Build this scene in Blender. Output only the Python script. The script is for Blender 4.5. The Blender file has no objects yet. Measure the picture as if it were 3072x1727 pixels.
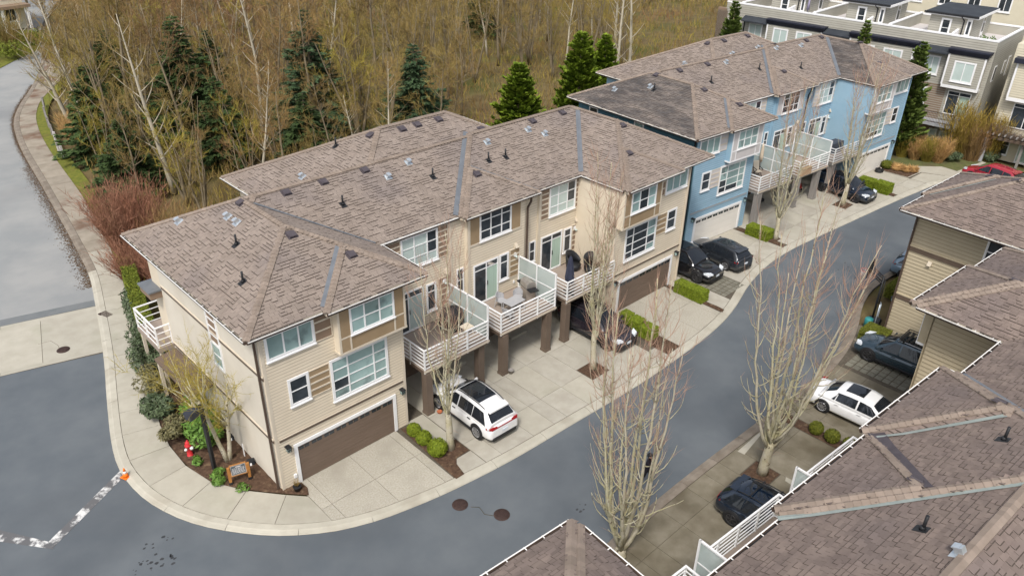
import bpy, bmesh, math, random
from mathutils import Vector, Matrix
from mathutils.geometry import tessellate_polygon
R = math.radians
scene = bpy.context.scene
COL = scene.collection

# ------------------------------------------------------------------ camera
CAM = Vector((-10.1978, -24.3439, 24.1183))
FWD = Vector((0.603398, 0.625721, -0.494353))
RGT = Vector((0.726496, -0.686954, 0.017245))
UPV = Vector((0.328807, 0.369551, 0.869090))
cam = bpy.data.cameras.new('camera'); camo = bpy.data.objects.new('camera', cam); COL.objects.link(camo)
camo.matrix_world = Matrix(((RGT.x, UPV.x, -FWD.x, CAM.x), (RGT.y, UPV.y, -FWD.y, CAM.y), (RGT.z, UPV.z, -FWD.z, CAM.z), (0, 0, 0, 1)))
cam.sensor_width = 36; cam.sensor_fit = 'HORIZONTAL'; cam.lens = 27.536
cam.clip_start = 0.5; cam.clip_end = 3000
scene.camera = camo
# ------------------------------------------------------------------ sky, sun, exposure
SUN_DIR = Vector((-0.66, -0.42, 0.0)); SUN_EL = R(54)
world = bpy.data.worlds.new('World'); scene.world = world; world.use_nodes = True
nt = world.node_tree; bg = nt.nodes['Background']
sky = nt.nodes.new('ShaderNodeTexSky'); sky.sky_type = 'NISHITA'; sky.sun_disc = False
sky.sun_elevation = SUN_EL; sky.sun_rotation = math.atan2(SUN_DIR.x, SUN_DIR.y)
sky.air_density = 1.0; sky.dust_density = 3.0; sky.ozone_density = 1.0
hs = nt.nodes.new('ShaderNodeHueSaturation'); hs.inputs['Saturation'].default_value = 0.42   # thin overcast
nt.links.new(sky.outputs[0], hs.inputs['Color']); nt.links.new(hs.outputs[0], bg.inputs[0])
bg.inputs[1].default_value = 0.105
sl = bpy.data.lights.new('sun', 'SUN'); sl.energy = 1.5; sl.angle = R(10); sl.color = (1.0, 0.95, 0.88)
so = bpy.data.objects.new('sun', sl); COL.objects.link(so)
dv = SUN_DIR.normalized() * math.cos(SUN_EL); dv.z = math.sin(SUN_EL)
so.rotation_euler = dv.to_track_quat('Z', 'Y').to_euler(); so.location = (-20, -20, 60)
scene.view_settings.view_transform = 'Standard'; scene.view_settings.look = 'None'
scene.view_settings.exposure = 0.88; scene.view_settings.gamma = 1
scene.view_settings.use_curve_mapping = False
scene.cycles.max_bounces = 5; scene.cycles.diffuse_bounces = 3; scene.cycles.glossy_bounces = 2
scene.cycles.transmission_bounces = 3; scene.cycles.transparent_max_bounces = 4
scene.cycles.use_adaptive_sampling = True; scene.cycles.use_denoising = True
scene.cycles.caustics_reflective = False; scene.cycles.caustics_refractive = False

# ------------------------------------------------------------------ materials
MATS = {}
def mk(name, c1, c2=None, scale=3.0, rough=0.75, bump=0.0, bscale=60.0, metal=0.0, spec=0.35, coat=0.0, rand=0.0,
       detail=4.0, stretch=None, c3=None, s3=0.3, t3=(0.45, 0.7), island=0.0, alpha=1.0, lo=0.35, hi=0.65, trans=0.0):
    if name in MATS: return MATS[name]
    m = bpy.data.materials.new(name); m.use_nodes = True
    n = m.node_tree.nodes; L = m.node_tree.links
    b = n['Principled BSDF']
    b.inputs['Roughness'].default_value = rough; b.inputs['Metallic'].default_value = metal
    b.inputs['Specular IOR Level'].default_value = spec
    if coat: b.inputs['Coat Weight'].default_value = coat; b.inputs['Coat Roughness'].default_value = 0.04
    if alpha < 1: b.inputs['Alpha'].default_value = alpha
    if trans: b.inputs['Transmission Weight'].default_value = trans
    geo = n.new('ShaderNodeNewGeometry'); pos = geo.outputs['Position']
    if stretch:
        vm = n.new('ShaderNodeVectorMath'); vm.operation = 'MULTIPLY'; vm.inputs[1].default_value = stretch
        L.new(pos, vm.inputs[0]); pos = vm.outputs[0]
    rgb = n.new('ShaderNodeRGB'); rgb.outputs[0].default_value = (*c1, 1); out = rgb.outputs[0]
    if c2:
        no = n.new('ShaderNodeTexNoise'); no.inputs['Scale'].default_value = scale; no.inputs['Detail'].default_value = detail
        no.inputs['Roughness'].default_value = 0.6
        L.new(pos, no.inputs['Vector'])
        rp = n.new('ShaderNodeValToRGB'); rp.color_ramp.elements[0].position = lo; rp.color_ramp.elements[1].position = hi
        rp.color_ramp.elements[0].color = (*c1, 1); rp.color_ramp.elements[1].color = (*c2, 1)
        L.new(no.outputs['Fac'], rp.inputs[0]); out = rp.outputs[0]
    if c3:
        no3 = n.new('ShaderNodeTexNoise'); no3.inputs['Scale'].default_value = s3; no3.inputs['Detail'].default_value = 5
        L.new(geo.outputs['Position'], no3.inputs['Vector'])
        mr = n.new('ShaderNodeMapRange'); mr.inputs[1].default_value = t3[0]; mr.inputs[2].default_value = t3[1]
        L.new(no3.outputs['Fac'], mr.inputs[0])
        mx = n.new('ShaderNodeMix'); mx.data_type = 'RGBA'; L.new(mr.outputs[0], mx.inputs[0])
        L.new(out, mx.inputs[6]); mx.inputs[7].default_value = (*c3, 1); out = mx.outputs[2]
    for amt, src in ((rand, 'o'), (island, 'i')):
        if amt:
            if src == 'o':
                oi = n.new('ShaderNodeObjectInfo'); rv = oi.outputs['Random']
            else:
                rv = geo.outputs['Random Per Island']
            mr = n.new('ShaderNodeMapRange'); mr.inputs[3].default_value = 1 - amt; mr.inputs[4].default_value = 1 + amt
            L.new(rv, mr.inputs[0])
            hv = n.new('ShaderNodeHueSaturation'); L.new(mr.outputs[0], hv.inputs['Value']); L.new(out, hv.inputs['Color']); out = hv.outputs[0]
    L.new(out, b.inputs['Base Color'])
    if bump:
        nb = n.new('ShaderNodeTexNoise'); nb.inputs['Scale'].default_value = bscale; nb.inputs['Detail'].default_value = 3
        L.new(pos, nb.inputs['Vector'])
        bp = n.new('ShaderNodeBump'); bp.inputs['Strength'].default_value = bump; bp.inputs['Distance'].default_value = 0.02
        L.new(nb.outputs['Fac'], bp.inputs['Height']); L.new(bp.outputs[0], b.inputs['Normal'])
    MATS[name] = m
    return m

M_asphalt = mk('asphalt', (.105, .120, .135), (.135, .150, .163), 0.35, .92, .3, 90, c3=(.088, .099, .112), s3=.14, t3=(.5, .75), spec=.15)
M_oldroad = mk('old_asphalt', (.25, .26, .262), (.31, .312, .305), .25, .95, .1, 80, spec=.08, c3=(.20, .205, .21), s3=.09, t3=(.5, .75))
M_patch = mk('asphalt_patch', (.14, .155, .16), (.17, .18, .185), 1.2, .95, .3, 80)
M_concrete = mk('concrete', (.37, .345, .29), (.43, .405, .345), 1.6, .85, .25, 70, rand=.06, c3=(.30, .275, .225), s3=.5, t3=(.52, .75))
M_walk = mk('sidewalk_concrete', (.37, .345, .285), (.42, .395, .33), 1.3, .85, .2, 70, rand=.05, c3=(.32, .31, .24), s3=.4, t3=(.55, .8))
M_walkold = mk('old_sidewalk_concrete', (.26, .225, .175), (.33, .29, .235), 1.1, .9, .3, 60, rand=.07, c3=(.15, .09, .06), s3=.35, t3=(.5, .66))
M_aggr = mk('aggregate_concrete', (.33, .305, .245), (.47, .44, .375), 14, .85, .5, 120, rand=.05, c3=(.33, .305, .25), s3=.6, t3=(.5, .75), lo=.3, hi=.7)
M_mossconc = mk('mossy_concrete', (.155, .135, .095), (.225, .20, .15), 1.1, .85, .3, 60, rand=.10, c3=(.11, .092, .06), s3=.45, t3=(.45, .65))
M_joint = mk('joint', (.075, .065, .05), (.12, .10, .075), 5, .95)
M_kerb = mk('kerb_concrete', (.41, .385, .32), (.46, .435, .365), 1.8, .85, .2, 60, rand=.05, c3=(.33, .30, .24), s3=.6, t3=(.52, .75))
M_kerbold = mk('old_kerb_concrete', (.17, .14, .11), (.25, .215, .175), 1.5, .9, .2, 60, rand=.06)
M_paver = mk('grey_paver', (.16, .155, .12), (.21, .20, .16), 6, .85, .4, 60, rand=.12)
M_gravel = mk('mulch', (.055, .03, .018), (.105, .062, .038), 7, .95, 1.0, 25, c3=(.15, .10, .06), s3=4, t3=(.58, .7))
M_litter = mk('leaf_litter', (.085, .052, .028), (.14, .09, .05), 3, .95, .8, 18)
M_floor = mk('forest_floor', (.10, .07, .03), (.17, .13, .055), .6, .95, .8, 6, c3=(.085, .09, .02), s3=.15, t3=(.5, .7))
M_moss = mk('mossy_grass', (.10, .12, .015), (.17, .17, .025), 2.5, .95, .8, 25, c3=(.12, .085, .03), s3=.5, t3=(.55, .75))
M_lawn = mk('lawn', (.085, .10, .03), (.13, .13, .05), 2, .95, .8, 25, c3=(.10, .075, .045), s3=.6, t3=(.5, .7))
M_shingle = mk('shingle', (.225, .182, .152), (.262, .215, .183), .9, .9, .3, 90, island=.09, c3=(.20, .166, .15), s3=.35, t3=(.5, .72))
M_shingleo = mk('shingle_single', (.225, .182, .152), (.262, .215, .183), .9, .9, .3, 90, rand=.09, c3=(.20, .166, .15), s3=.35, t3=(.5, .72))
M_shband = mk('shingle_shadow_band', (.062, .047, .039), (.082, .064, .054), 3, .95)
M_shdark = mk('dark_shingle', (.075, .068, .066), (.19, .16, .14), 1.1, .9, .3, 90, island=.12, stretch=(1.5, .45, .45), lo=.38, hi=.66)  # darker streaky tone for the roof faces picked by dark()
M_shdarko = mk('dark_shingle_single', (.075, .068, .066), (.19, .16, .14), 1.1, .9, .3, 90, rand=.12, stretch=(1.5, .45, .45), lo=.38, hi=.66)
M_shnear = mk('near_shingle', (.165, .128, .112), (.215, .168, .142), 1.6, .9, .35, 90, island=.13, c3=(.15, .12, .112), s3=.4, t3=(.5, .72))
M_shnearo = mk('near_shingle_single', (.165, .128, .112), (.215, .168, .142), 1.6, .9, .35, 90, rand=.13, c3=(.15, .12, .112), s3=.4, t3=(.5, .72))
M_cap = mk('ridge_cap', (.225, .178, .143), (.265, .213, .175), 2, .9, .3, 90, rand=.12)
M_flash = mk('grey_flashing', (.16, .175, .195), (.20, .215, .235), 2, .45, metal=.3)
M_flashg = mk('green_flashing', (.27, .31, .29), (.33, .37, .345), 2, .45, metal=.2)
M_beige = mk('beige_siding', (.66, .575, .445), (.70, .615, .485), 1.2, .7, .1, 40, rand=.025)
M_stucco = mk('cream_stucco', (.60, .55, .465), (.65, .60, .51), .5, .85, .2, 120, c3=(.55, .48, .38), s3=.3, t3=(.55, .8))
M_trim = mk('cream_trim', (.60, .525, .42), (.64, .565, .455), 2, .6)
M_brown = mk('brown_trim', (.115, .083, .06), (.14, .10, .075), 2, .65)
M_tan = mk('tan_panel', (.30, .215, .125), (.33, .24, .145), 2, .7, rand=.04)
M_brownpan = mk('brown_panel', (.235, .165, .115), (.26, .185, .13), 2, .7, rand=.05)
M_gdoor = mk('brown_garage_door', (.155, .112, .083), (.18, .13, .10), .8, .5, rand=.03, stretch=(1, 1, 6))
M_gdoorw = mk('white_garage_door', (.72, .69, .64), (.76, .73, .68), .8, .5, rand=.02)
M_white = mk('white_paint', (.80, .80, .80), (.84, .84, .84), 3, .45)
M_gutter = mk('gutter_brown', (.075, .052, .04), (.10, .07, .055), 3, .4)
M_gutw = mk('gutter_white', (.74, .72, .69), (.80, .78, .75), 3, .4)
M_blue = mk('blue_siding', (.27, .42, .53), (.30, .45, .56), 1.2, .7, .1, 40, rand=.03)
M_bluedk = mk('gap_shaded_blue_siding', (.06, .15, .20), (.075, .175, .23), 1.2, .7, .1, 40, rand=.04)  # dark blue end wall, shade of the gap put into the colour
M_greyband = mk('grey_band', (.36, .37, .39), (.40, .41, .43), 2, .7)
M_palepan = mk('pale_grey_panel', (.54, .51, .50), (.58, .55, .54), 2, .7, rand=.03)
M_taupe = mk('taupe_siding', (.46, .39, .27), (.50, .43, .30), 1.2, .7, .1, 40, rand=.03)
M_greysid = mk('grey_siding', (.37, .355, .305), (.41, .395, .34), 1.2, .7, .1, 40, rand=.03)
M_blackroof = mk('black_roofing', (.025, .03, .038), (.04, .046, .055), .8, .8)
M_navy = mk('navy_trim', (.018, .02, .035), (.025, .028, .045), 2, .5)
M_glassd = mk('dark_glass', (.022, .028, .034), (.05, .06, .07), 1.5, .06, spec=.6, rand=.3)
M_glassb = mk('blind_glass', (.25, .36, .35), (.32, .44, .425), 1.0, .10, spec=.5, rand=.22, c3=(.16, .22, .22), s3=.8, t3=(.58, .66))
M_glassw = mk('pale_blind_glass', (.46, .55, .52), (.52, .61, .58), 1.0, .12, spec=.5, rand=.06)
M_curt = mk('green_curtain', (.36, .48, .40), (.45, .58, .49), 1, .6, stretch=(14, 14, .2))
M_frost = mk('frosted_glass', (.50, .58, .56), (.55, .63, .61), 1.2, .25, spec=.5, alpha=.62)
M_deck = mk('deck_vinyl', (.30, .245, .205), (.34, .28, .235), 1.2, .8, .2, 50)
M_col = mk('brown_column', (.135, .10, .075), (.16, .12, .092), 1.5, .65)
M_colg = mk('grey_column', (.22, .205, .19), (.29, .27, .255), 1.5, .7, stretch=(6, 6, .4))
M_vent = mk('vent_purple_grey', (.062, .052, .060), (.085, .072, .08), 3, .6)
M_galv = mk('galvanised', (.55, .60, .64), (.66, .70, .73), 4, .35, metal=.7)
M_black = mk('black_plastic', (.015, .016, .018), (.022, .023, .026), 4, .5)
M_steel = mk('stainless', (.42, .38, .34), (.5, .46, .42), 4, .3, metal=.6)
M_rust = mk('rusty_iron', (.045, .028, .025), (.075, .045, .038), 8, .7, .4, 60, metal=.2)
M_rubber = mk('tyre_rubber', (.012, .012, .013), (.02, .02, .021), 6, .75)
M_alloy = mk('alloy', (.42, .43, .45), (.5, .5, .52), 4, .3, metal=.8)
M_dalloy = mk('dark_alloy', (.07, .07, .075), (.10, .10, .105), 4, .35, metal=.7)
M_cglass = mk('car_glass', (.010, .013, .018), (.016, .02, .026), 2, .03, spec=.6)
M_red = mk('hydrant_red', (.50, .025, .03), (.56, .035, .04), 4, .4)
M_orange = mk('cone_orange', (.80, .18, .015), (.85, .21, .02), 4, .5)
M_wood = mk('stained_wood', (.30, .13, .035), (.42, .19, .05), 6, .6, stretch=(8, 8, 1))
M_terra = mk('terracotta', (.40, .12, .05), (.46, .15, .07), 4, .7)
M_tail = mk('tail_lamp', (.26, .005, .008), (.3, .008, .010), 3, .15, coat=.6)
M_lamp = mk('head_lamp', (.62, .66, .70), (.7, .74, .78), 3, .1, coat=.6)
M_plate = mk('number_plate', (.75, .78, .80), (.6, .68, .78), 20, .4)
M_bark = mk('pale_birch_bark', (.50, .46, .37), (.40, .36, .235), 2.2, .85, .5, 40, c3=(.10, .08, .055), s3=7, t3=(.62, .68))
M_stem = mk('lichen_stem_bark', (.42, .385, .22), (.50, .475, .36), 3, .85, .4, 40, c3=(.16, .115, .07), s3=6, t3=(.58, .68))
M_twigr = mk('red_twig', (.36, .205, .145), (.43, .29, .21), 1.5, .8)
M_twigo = mk('olive_twig', (.215, .150, .048), (.285, .215, .062), .12, .85, rand=.24, c3=(.23, .125, .06), s3=.05, t3=(.45, .65))
M_twigy = mk('yellow_twig', (.26, .205, .035), (.33, .265, .045), .2, .85, rand=.2)
M_trunk = mk('grey_trunk', (.17, .135, .085), (.24, .195, .125), 2, .9, .5, 30, rand=.15)
M_trunkw = mk('pale_trunk', (.40, .36, .28), (.48, .43, .33), 2, .9, .4, 30)
M_fir = mk('fir_needles', (.026, .05, .012), (.055, .09, .024), .9, .8, rand=.15, island=.25)
M_spruce = mk('spruce_needles', (.034, .066, .026), (.07, .115, .05), .9, .8, rand=.12, island=.25)
M_cedar = mk('cedar_sprays', (.11, .175, .010), (.20, .27, .018), .9, .8, rand=.1, island=.25)
M_ornc = mk('young_conifer', (.085, .13, .022), (.14, .19, .036), 1.2, .8, rand=.1, island=.25)
M_rhodo = mk('rhododendron_leaf', (.05, .075, .035), (.095, .125, .06), 3, .6, island=.3)
M_rhodog = mk('bright_leaf', (.07, .15, .02), (.12, .22, .035), 3, .6, island=.3)
M_rhodob = mk('bronze_leaf', (.12, .115, .05), (.17, .15, .07), 3, .6, island=.3)
M_box = mk('boxwood_leaf', (.11, .155, .006), (.18, .225, .012), 8, .75, island=.3)
M_boxd = mk('dull_boxwood_leaf', (.085, .10, .008), (.14, .15, .014), 8, .75, island=.3)
M_hedge = mk('hedge_leaf', (.085, .115, .008), (.15, .17, .015), 3, .8, island=.3)
M_redshrub = mk('red_stems', (.25, .105, .062), (.31, .16, .10), .6, .8, island=.25)
M_ochre = mk('ochre_grass', (.42, .25, .09), (.50, .31, .13), 3, .9, island=.25)
M_fors = mk('yellow_bloom', (.25, .175, .03), (.32, .23, .045), 2, .8, island=.25)

# ------------------------------------------------------------------ mesh helper
class MB:
    def __init__(s): s.v = []; s.f = []; s.m = []; s.s = []
    def add(s, vs, fs, mi=0, sm=False):
        o = len(s.v); s.v.extend(vs)
        for f in fs: s.f.append(tuple(i + o for i in f)); s.m.append(mi); s.s.append(sm)
    def quad(s, a, b, c, d, mi=0): s.add([a, b, c, d], [(0, 1, 2, 3)], mi)
    def box(s, x0, y0, z0, x1, y1, z1, mi=0):
        s.add([(x0, y0, z0), (x1, y0, z0), (x1, y1, z0), (x0, y1, z0), (x0, y0, z1), (x1, y0, z1), (x1, y1, z1), (x0, y1, z1)],
              [(0, 3, 2, 1), (4, 5, 6, 7), (0, 1, 5, 4), (1, 2, 6, 5), (2, 3, 7, 6), (3, 0, 4, 7)], mi)
        return s
    def hexa(s, p, mi=0):   # 8 points: bottom 4, top 4
        s.add([tuple(q) for q in p], [(0, 3, 2, 1), (4, 5, 6, 7), (0, 1, 5, 4), (1, 2, 6, 5), (2, 3, 7, 6), (3, 0, 4, 7)], mi)
    def bar(s, a, b, w, h=None, mi=0):
        a = Vector(a); b = Vector(b); h = h or w
        d = (b - a)
        if d.length < 1e-6: return
        d.normalize(); u = d.cross(Vector((0, 0, 1)))
        if u.length < 1e-3: u = Vector((1, 0, 0))
        u.normalize(); n = u.cross(d); u *= w / 2; n *= h / 2
        s.hexa([a - u - n, a + u - n, b + u - n, b - u - n, a - u + n, a + u + n, b + u + n, b - u + n], mi)
    def tube(s, pts, rad, n=6, mi=0, cap=True, sm=True):
        pts = [Vector(p) for p in pts]; o = len(s.v); k = len(pts)
        t = (pts[1] - pts[0]).normalized(); u = t.orthogonal().normalized()
        for i in range(k):
            t = (pts[min(i + 1, k - 1)] - pts[max(i - 1, 0)])
            if t.length < 1e-9: t = Vector((0, 0, 1))
            t.normalize(); u = (u - t * u.dot(t))
            if u.length < 1e-6: u = t.orthogonal()
            u.normalize(); w = t.cross(u); r = rad[i] if hasattr(rad, '__len__') else rad
            for j in range(n):
                a = 2 * math.pi * j / n; s.v.append(tuple(pts[i] + u * (r * math.cos(a)) + w * (r * math.sin(a))))
        for i in range(k - 1):
            for j in range(n):
                j2 = (j + 1) % n
                s.f.append((o + i * n + j, o + i * n + j2, o + (i + 1) * n + j2, o + (i + 1) * n + j)); s.m.append(mi); s.s.append(sm)
        if cap and n > 2:
            s.f.append(tuple(o + j for j in reversed(range(n)))); s.m.append(mi); s.s.append(False)
            s.f.append(tuple(o + (k - 1) * n + j for j in range(n))); s.m.append(mi); s.s.append(False)
    def lathe(s, prof, n=16, org=(0, 0, 0), ax='z', mi=0, sm=True):
        o = len(s.v); org = Vector(org)
        for r, h in prof:
            for j in range(n):
                a = 2 * math.pi * j / n; c, q = r * math.cos(a), r * math.sin(a)
                p = {'z': (c, q, h), 'y': (c, h, q), 'x': (h, c, q)}[ax]
                s.v.append((org.x + p[0], org.y + p[1], org.z + p[2]))
        for i in range(len(prof) - 1):
            for j in range(n):
                j2 = (j + 1) % n
                s.f.append((o + i * n + j, o + i * n + j2, o + (i + 1) * n + j2, o + (i + 1) * n + j)); s.m.append(mi); s.s.append(sm)
        s.f.append(tuple(o + j for j in reversed(range(n)))); s.m.append(mi); s.s.append(False)
        s.f.append(tuple(o + (len(prof) - 1) * n + j for j in range(n))); s.m.append(mi); s.s.append(False)
    def slab(s, poly, z0, z1, mi=0):   # vertical prism of a 2D polygon (ccw), top and sides only plus bottom
        n = len(poly); o = len(s.v)
        ar = sum(poly[i][0] * poly[(i + 1) % n][1] - poly[(i + 1) % n][0] * poly[i][1] for i in range(n))
        if ar < 0: poly = poly[::-1]
        s.v.extend([(x, y, z0) for x, y in poly]); s.v.extend([(x, y, z1) for x, y in poly])
        tr = tessellate_polygon([[Vector((x, y, 0)) for x, y in poly]])
        for t in tr:
            a, b, c = t
            if (poly[b][0] - poly[a][0]) * (poly[c][1] - poly[a][1]) - (poly[c][0] - poly[a][0]) * (poly[b][1] - poly[a][1]) < 0: b, c = c, b
            s.f.append((o + n + a, o + n + b, o + n + c)); s.m.append(mi); s.s.append(False)
        for i in range(n):
            j = (i + 1) % n; s.f.append((o + i, o + j, o + n + j, o + n + i)); s.m.append(mi); s.s.append(False)
    def mesh(s, name, mats):
        me = bpy.data.meshes.new(name); me.from_pydata(s.v, [], s.f)
        for m in (mats if isinstance(mats, (list, tuple)) else [mats]): me.materials.append(m)
        if any(s.m): me.polygons.foreach_set('material_index', s.m)
        if any(s.s): me.polygons.foreach_set('use_smooth', s.s)
        me.update(); return me
    def build(s, name, mats, parent=None, loc=None): return link(name, s.mesh(name, mats), parent, loc)

def link(name, me, parent=None, loc=None, rot=None, scale=None):
    o = bpy.data.objects.new(name, me); COL.objects.link(o)
    if parent: o.parent = parent
    if loc is not None: o.location = loc
    if rot is not None: o.rotation_euler = rot
    if scale is not None: o.scale = scale
    return o
def tag(o, label, cat, group=None):
    o['label'] = label; o['category'] = cat
    if group: o['group'] = group
    return o
def struct(o): o['kind'] = 'structure'; return o
def stuff(o): o['kind'] = 'stuff'; return o
def thing(name, label, cat, loc=(0, 0, 0), rz=0.0, group=None):
    o = bpy.data.objects.new(name, None); COL.objects.link(o); o.location = loc; o.rotation_euler = (0, 0, rz); o.empty_display_size = .3
    return tag(o, label, cat, group)
def dup(root, loc, rz=0.0, label=None, scale=None):
    r = root.copy(); COL.objects.link(r); r.location = loc; r.rotation_euler = (0, 0, rz)
    if label: r['label'] = label
    if scale: r.scale = (scale,) * 3 if not hasattr(scale, '__len__') else scale
    for ch in list(root.children):
        c = ch.copy(); COL.objects.link(c); c.parent = r
        for g in list(ch.children):
            d = g.copy(); COL.objects.link(d); d.parent = c
    return r
def smooth_line(pts, it=2):
    for _ in range(it):
        q = [pts[0]]
        for a, b in zip(pts[:-1], pts[1:]):
            q.append((a[0] * .75 + b[0] * .25, a[1] * .75 + b[1] * .25)); q.append((a[0] * .25 + b[0] * .75, a[1] * .25 + b[1] * .75))
        q.append(pts[-1]); pts = q
    return pts
def resample(pts, step):
    out = [pts[0]]; acc = 0.0; last = Vector((*pts[0], 0))
    for p in pts[1:]:
        v = Vector((*p, 0)); d = (v - last).length
        while acc + d >= step and d > 1e-9:
            t = (step - acc) / d; last = last.lerp(v, t); out.append((last.x, last.y)); d = (v - last).length; acc = 0.0
        acc += d; last = v
    out.append(pts[-1]); return out
def offset_line(pts, w):   # to the left of travel
    out = []
    for i, p in enumerate(pts):
        a = Vector(pts[max(i - 1, 0)]); b = Vector(pts[min(i + 1, len(pts) - 1)]); d = (b - a).normalized()
        out.append((p[0] - d.y * w, p[1] + d.x * w))
    return out

def lap_shade(m):  # darker copy of a siding colour: lap shade painted along board bottoms
    k = m.name + '_lap_shade'
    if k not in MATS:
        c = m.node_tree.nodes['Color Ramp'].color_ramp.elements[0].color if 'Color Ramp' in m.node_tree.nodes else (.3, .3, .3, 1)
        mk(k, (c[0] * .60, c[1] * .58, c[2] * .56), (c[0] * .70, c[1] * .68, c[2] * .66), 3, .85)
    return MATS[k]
# ------------------------------------------------------------------ ground, roads, kerbs, paving
ZR = -0.12
def drop(pts): return [(CAM.x + (x - CAM.x) * 1.005, CAM.y + (y - CAM.y) * 1.005) for x, y in pts]
KO = drop([(30, 128), (22, 110), (17.5, 95), (14, 82), (10.27, 72.63), (7.45, 66.65), (5.54, 61.37), (4.47, 56.11), (3.67, 50.85), (2.85, 43.5), (2.1, 37.5), (1.55, 33.0), (.92, 28.21), (.44, 24.8), (-.42, 21.4), (-1.01, 19.14), (-1.59, 16.91), (-2.35, 14.23), (-3.05, 12.03), (-3.68, 9.95), (-4.21, 8.12), (-4.57, 6.54), (-4.68, 5.2), (-4.55, 3.46), (-4.05, 1.71), (-3.35, .29), (-2.38, -1.06), (-1.37, -2.18), (-.17, -3.09), (.6, -3.56), (2.04, -4.16), (3.58, -4.53), (5.21, -4.85), (8.26, -5.2), (11.44, -5.3), (13.77, -5.38), (15.0, -5.44), (18, -5.5), (21.15, -5.38), (23.87, -5.21), (26.08, -4.9), (28.21, -4.36), (30.52, -3.56), (33.75, -2.9), (37.09, -2.75), (40.25, -2.98), (44.56, -3.36), (51.13, -3.9), (58, -4.7), (66, -5.8)])
KO = smooth_line(KO, 2)
KI = offset_line(KO, .50)
KRO = drop([(66, -12.8), (52, -10.9), (44, -9.4), (39.2, -8.7), (35.8, -8.6), (33.2, -9.2), (30.5, -10.25), (28.14, -10.85), (26.37, -11.1), (24.15, -11.3), (19.5, -11.22), (13.3, -11.05), (8.5, -11.15), (3, -11.6), (-2, -12.6), (-6, -14.6), (-8.5, -18), (-10, -26)])
KRO = smooth_line(KRO, 2)
KRI = offset_line(KRO, .50)
def fk(line, x):
    best = None
    for a, b in zip(line[:-1], line[1:]):
        lo, hi = min(a[0], b[0]), max(a[0], b[0])
        if lo <= x <= hi and hi - lo > 1e-6 and a[1] < 12 and b[1] < 12:
            y = a[1] + (b[1] - a[1]) * (x - a[0]) / (b[0] - a[0])
            if best is None or (line is KI and y < best) or (line is KRI and y > best): best = y
    return best
def sheet(name, pts, z, mat):
    tr = tessellate_polygon([[Vector((x, y, 0)) for x, y in pts]])
    fs = []
    for a, b, c in tr:
        if (pts[b][0] - pts[a][0]) * (pts[c][1] - pts[a][1]) - (pts[c][0] - pts[a][0]) * (pts[b][1] - pts[a][1]) < 0: b, c = c, b
        fs.append((a, b, c))
    me = bpy.data.meshes.new(name); me.from_pydata([(x, y, z) for x, y in pts], [], fs); me.materials.append(mat)
    return struct(link(name, me))
g = MB(); g.quad((-500, -300, -.2), (700, -300, -.2), (700, 700, -.2), (-500, 700, -.2)); struct(g.build('ground', M_floor))
sheet('road', [(KI[i][0], KI[i][1]) for i in range(len(KI))] + KRI + [(-14, -60), (-60, -60), (-60, 60), (-40, 86), (2, 80), (10.2, 84.5), (13, 88), (16.3, 91.6), (18.6, 95.8), (19.6, 101.3), (19, 104.8), (10, 116), (14, 135)], ZR, M_asphalt)
# paler worn road beyond the concrete crossing, the crossing itself and a dark reinstatement strip
cw = lambda a: drop(a)
ke = [p for p in KI if p[1] > 22.2]
ke = ke[::-1]
sheet('old_road', cw([(-60, 36.8), (-5.07, 22.87), (-.1, 21.6)]) + [p for p in ke if p[1] > 22.6] + [(14, 135), (10, 116), (19, 104.8), (19.6, 101.3), (18.6, 95.8), (16.3, 91.6), (13, 88), (10.2, 84.5), (2, 80), (-40, 86), (-60, 60)], ZR + .004, M_oldroad)
sheet('road_patch', cw([(-60, 36.8), (-5.07, 22.87), (-.05, 21.57), (-.25, 20.82), (-5.26, 22.1), (-60, 36.0)]), ZR + .008, M_patch)
cb = struct(sheet('crossing', cw([(-60, 36.0), (-5.26, 22.1), (-.2, 20.85), (-1.45, 15.5), (-6.55, 16.9), (-60, 29.9)]), ZR + .008, M_joint))
sh = MB()
def cquad(a, b, c, d):
    m = MB(); pts = cw([a, b, c, d]); m.slab(pts, ZR + .004, ZR + .016); o = m.build('concrete_slab', M_walk, cb); return o
E1 = [(-60, 35.95), (-5.26, 22.07), (-.22, 20.80)]; E2_ = [(-60, 35.55), (-5.36, 21.72), (-.31, 20.48)]; E3 = [(-60, 30.2), (-6.47, 17.23), (-1.40, 15.95)]; E4 = [(-60, 29.85), (-6.55, 16.92), (-1.47, 15.62)]
def lp(a, b, t): return (a[0] + (b[0] - a[0]) * t, a[1] + (b[1] - a[1]) * t)
for A, B in ((E1, E2_), (E3, E4)):
    cquad(A[0], A[1], B[1], B[0]); cquad(lp(A[1], A[2], .003), A[2], B[2], lp(B[1], B[2], .003))
t0 = .385
cquad(lp(E2_[1], E2_[2], t0), E2_[2], E3[2], lp(E3[1], E3[2], t0 - .01))
cquad(lp(E2_[0], E2_[1], .96), lp(E2_[1], E2_[2], t0 - .005), lp(E3[1], E3[2], t0 - .015), lp(E3[0], E3[1], .96))
cquad(E2_[0], lp(E2_[0], E2_[1], .9597), lp(E3[0], E3[1], .9597), E3[0])
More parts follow.
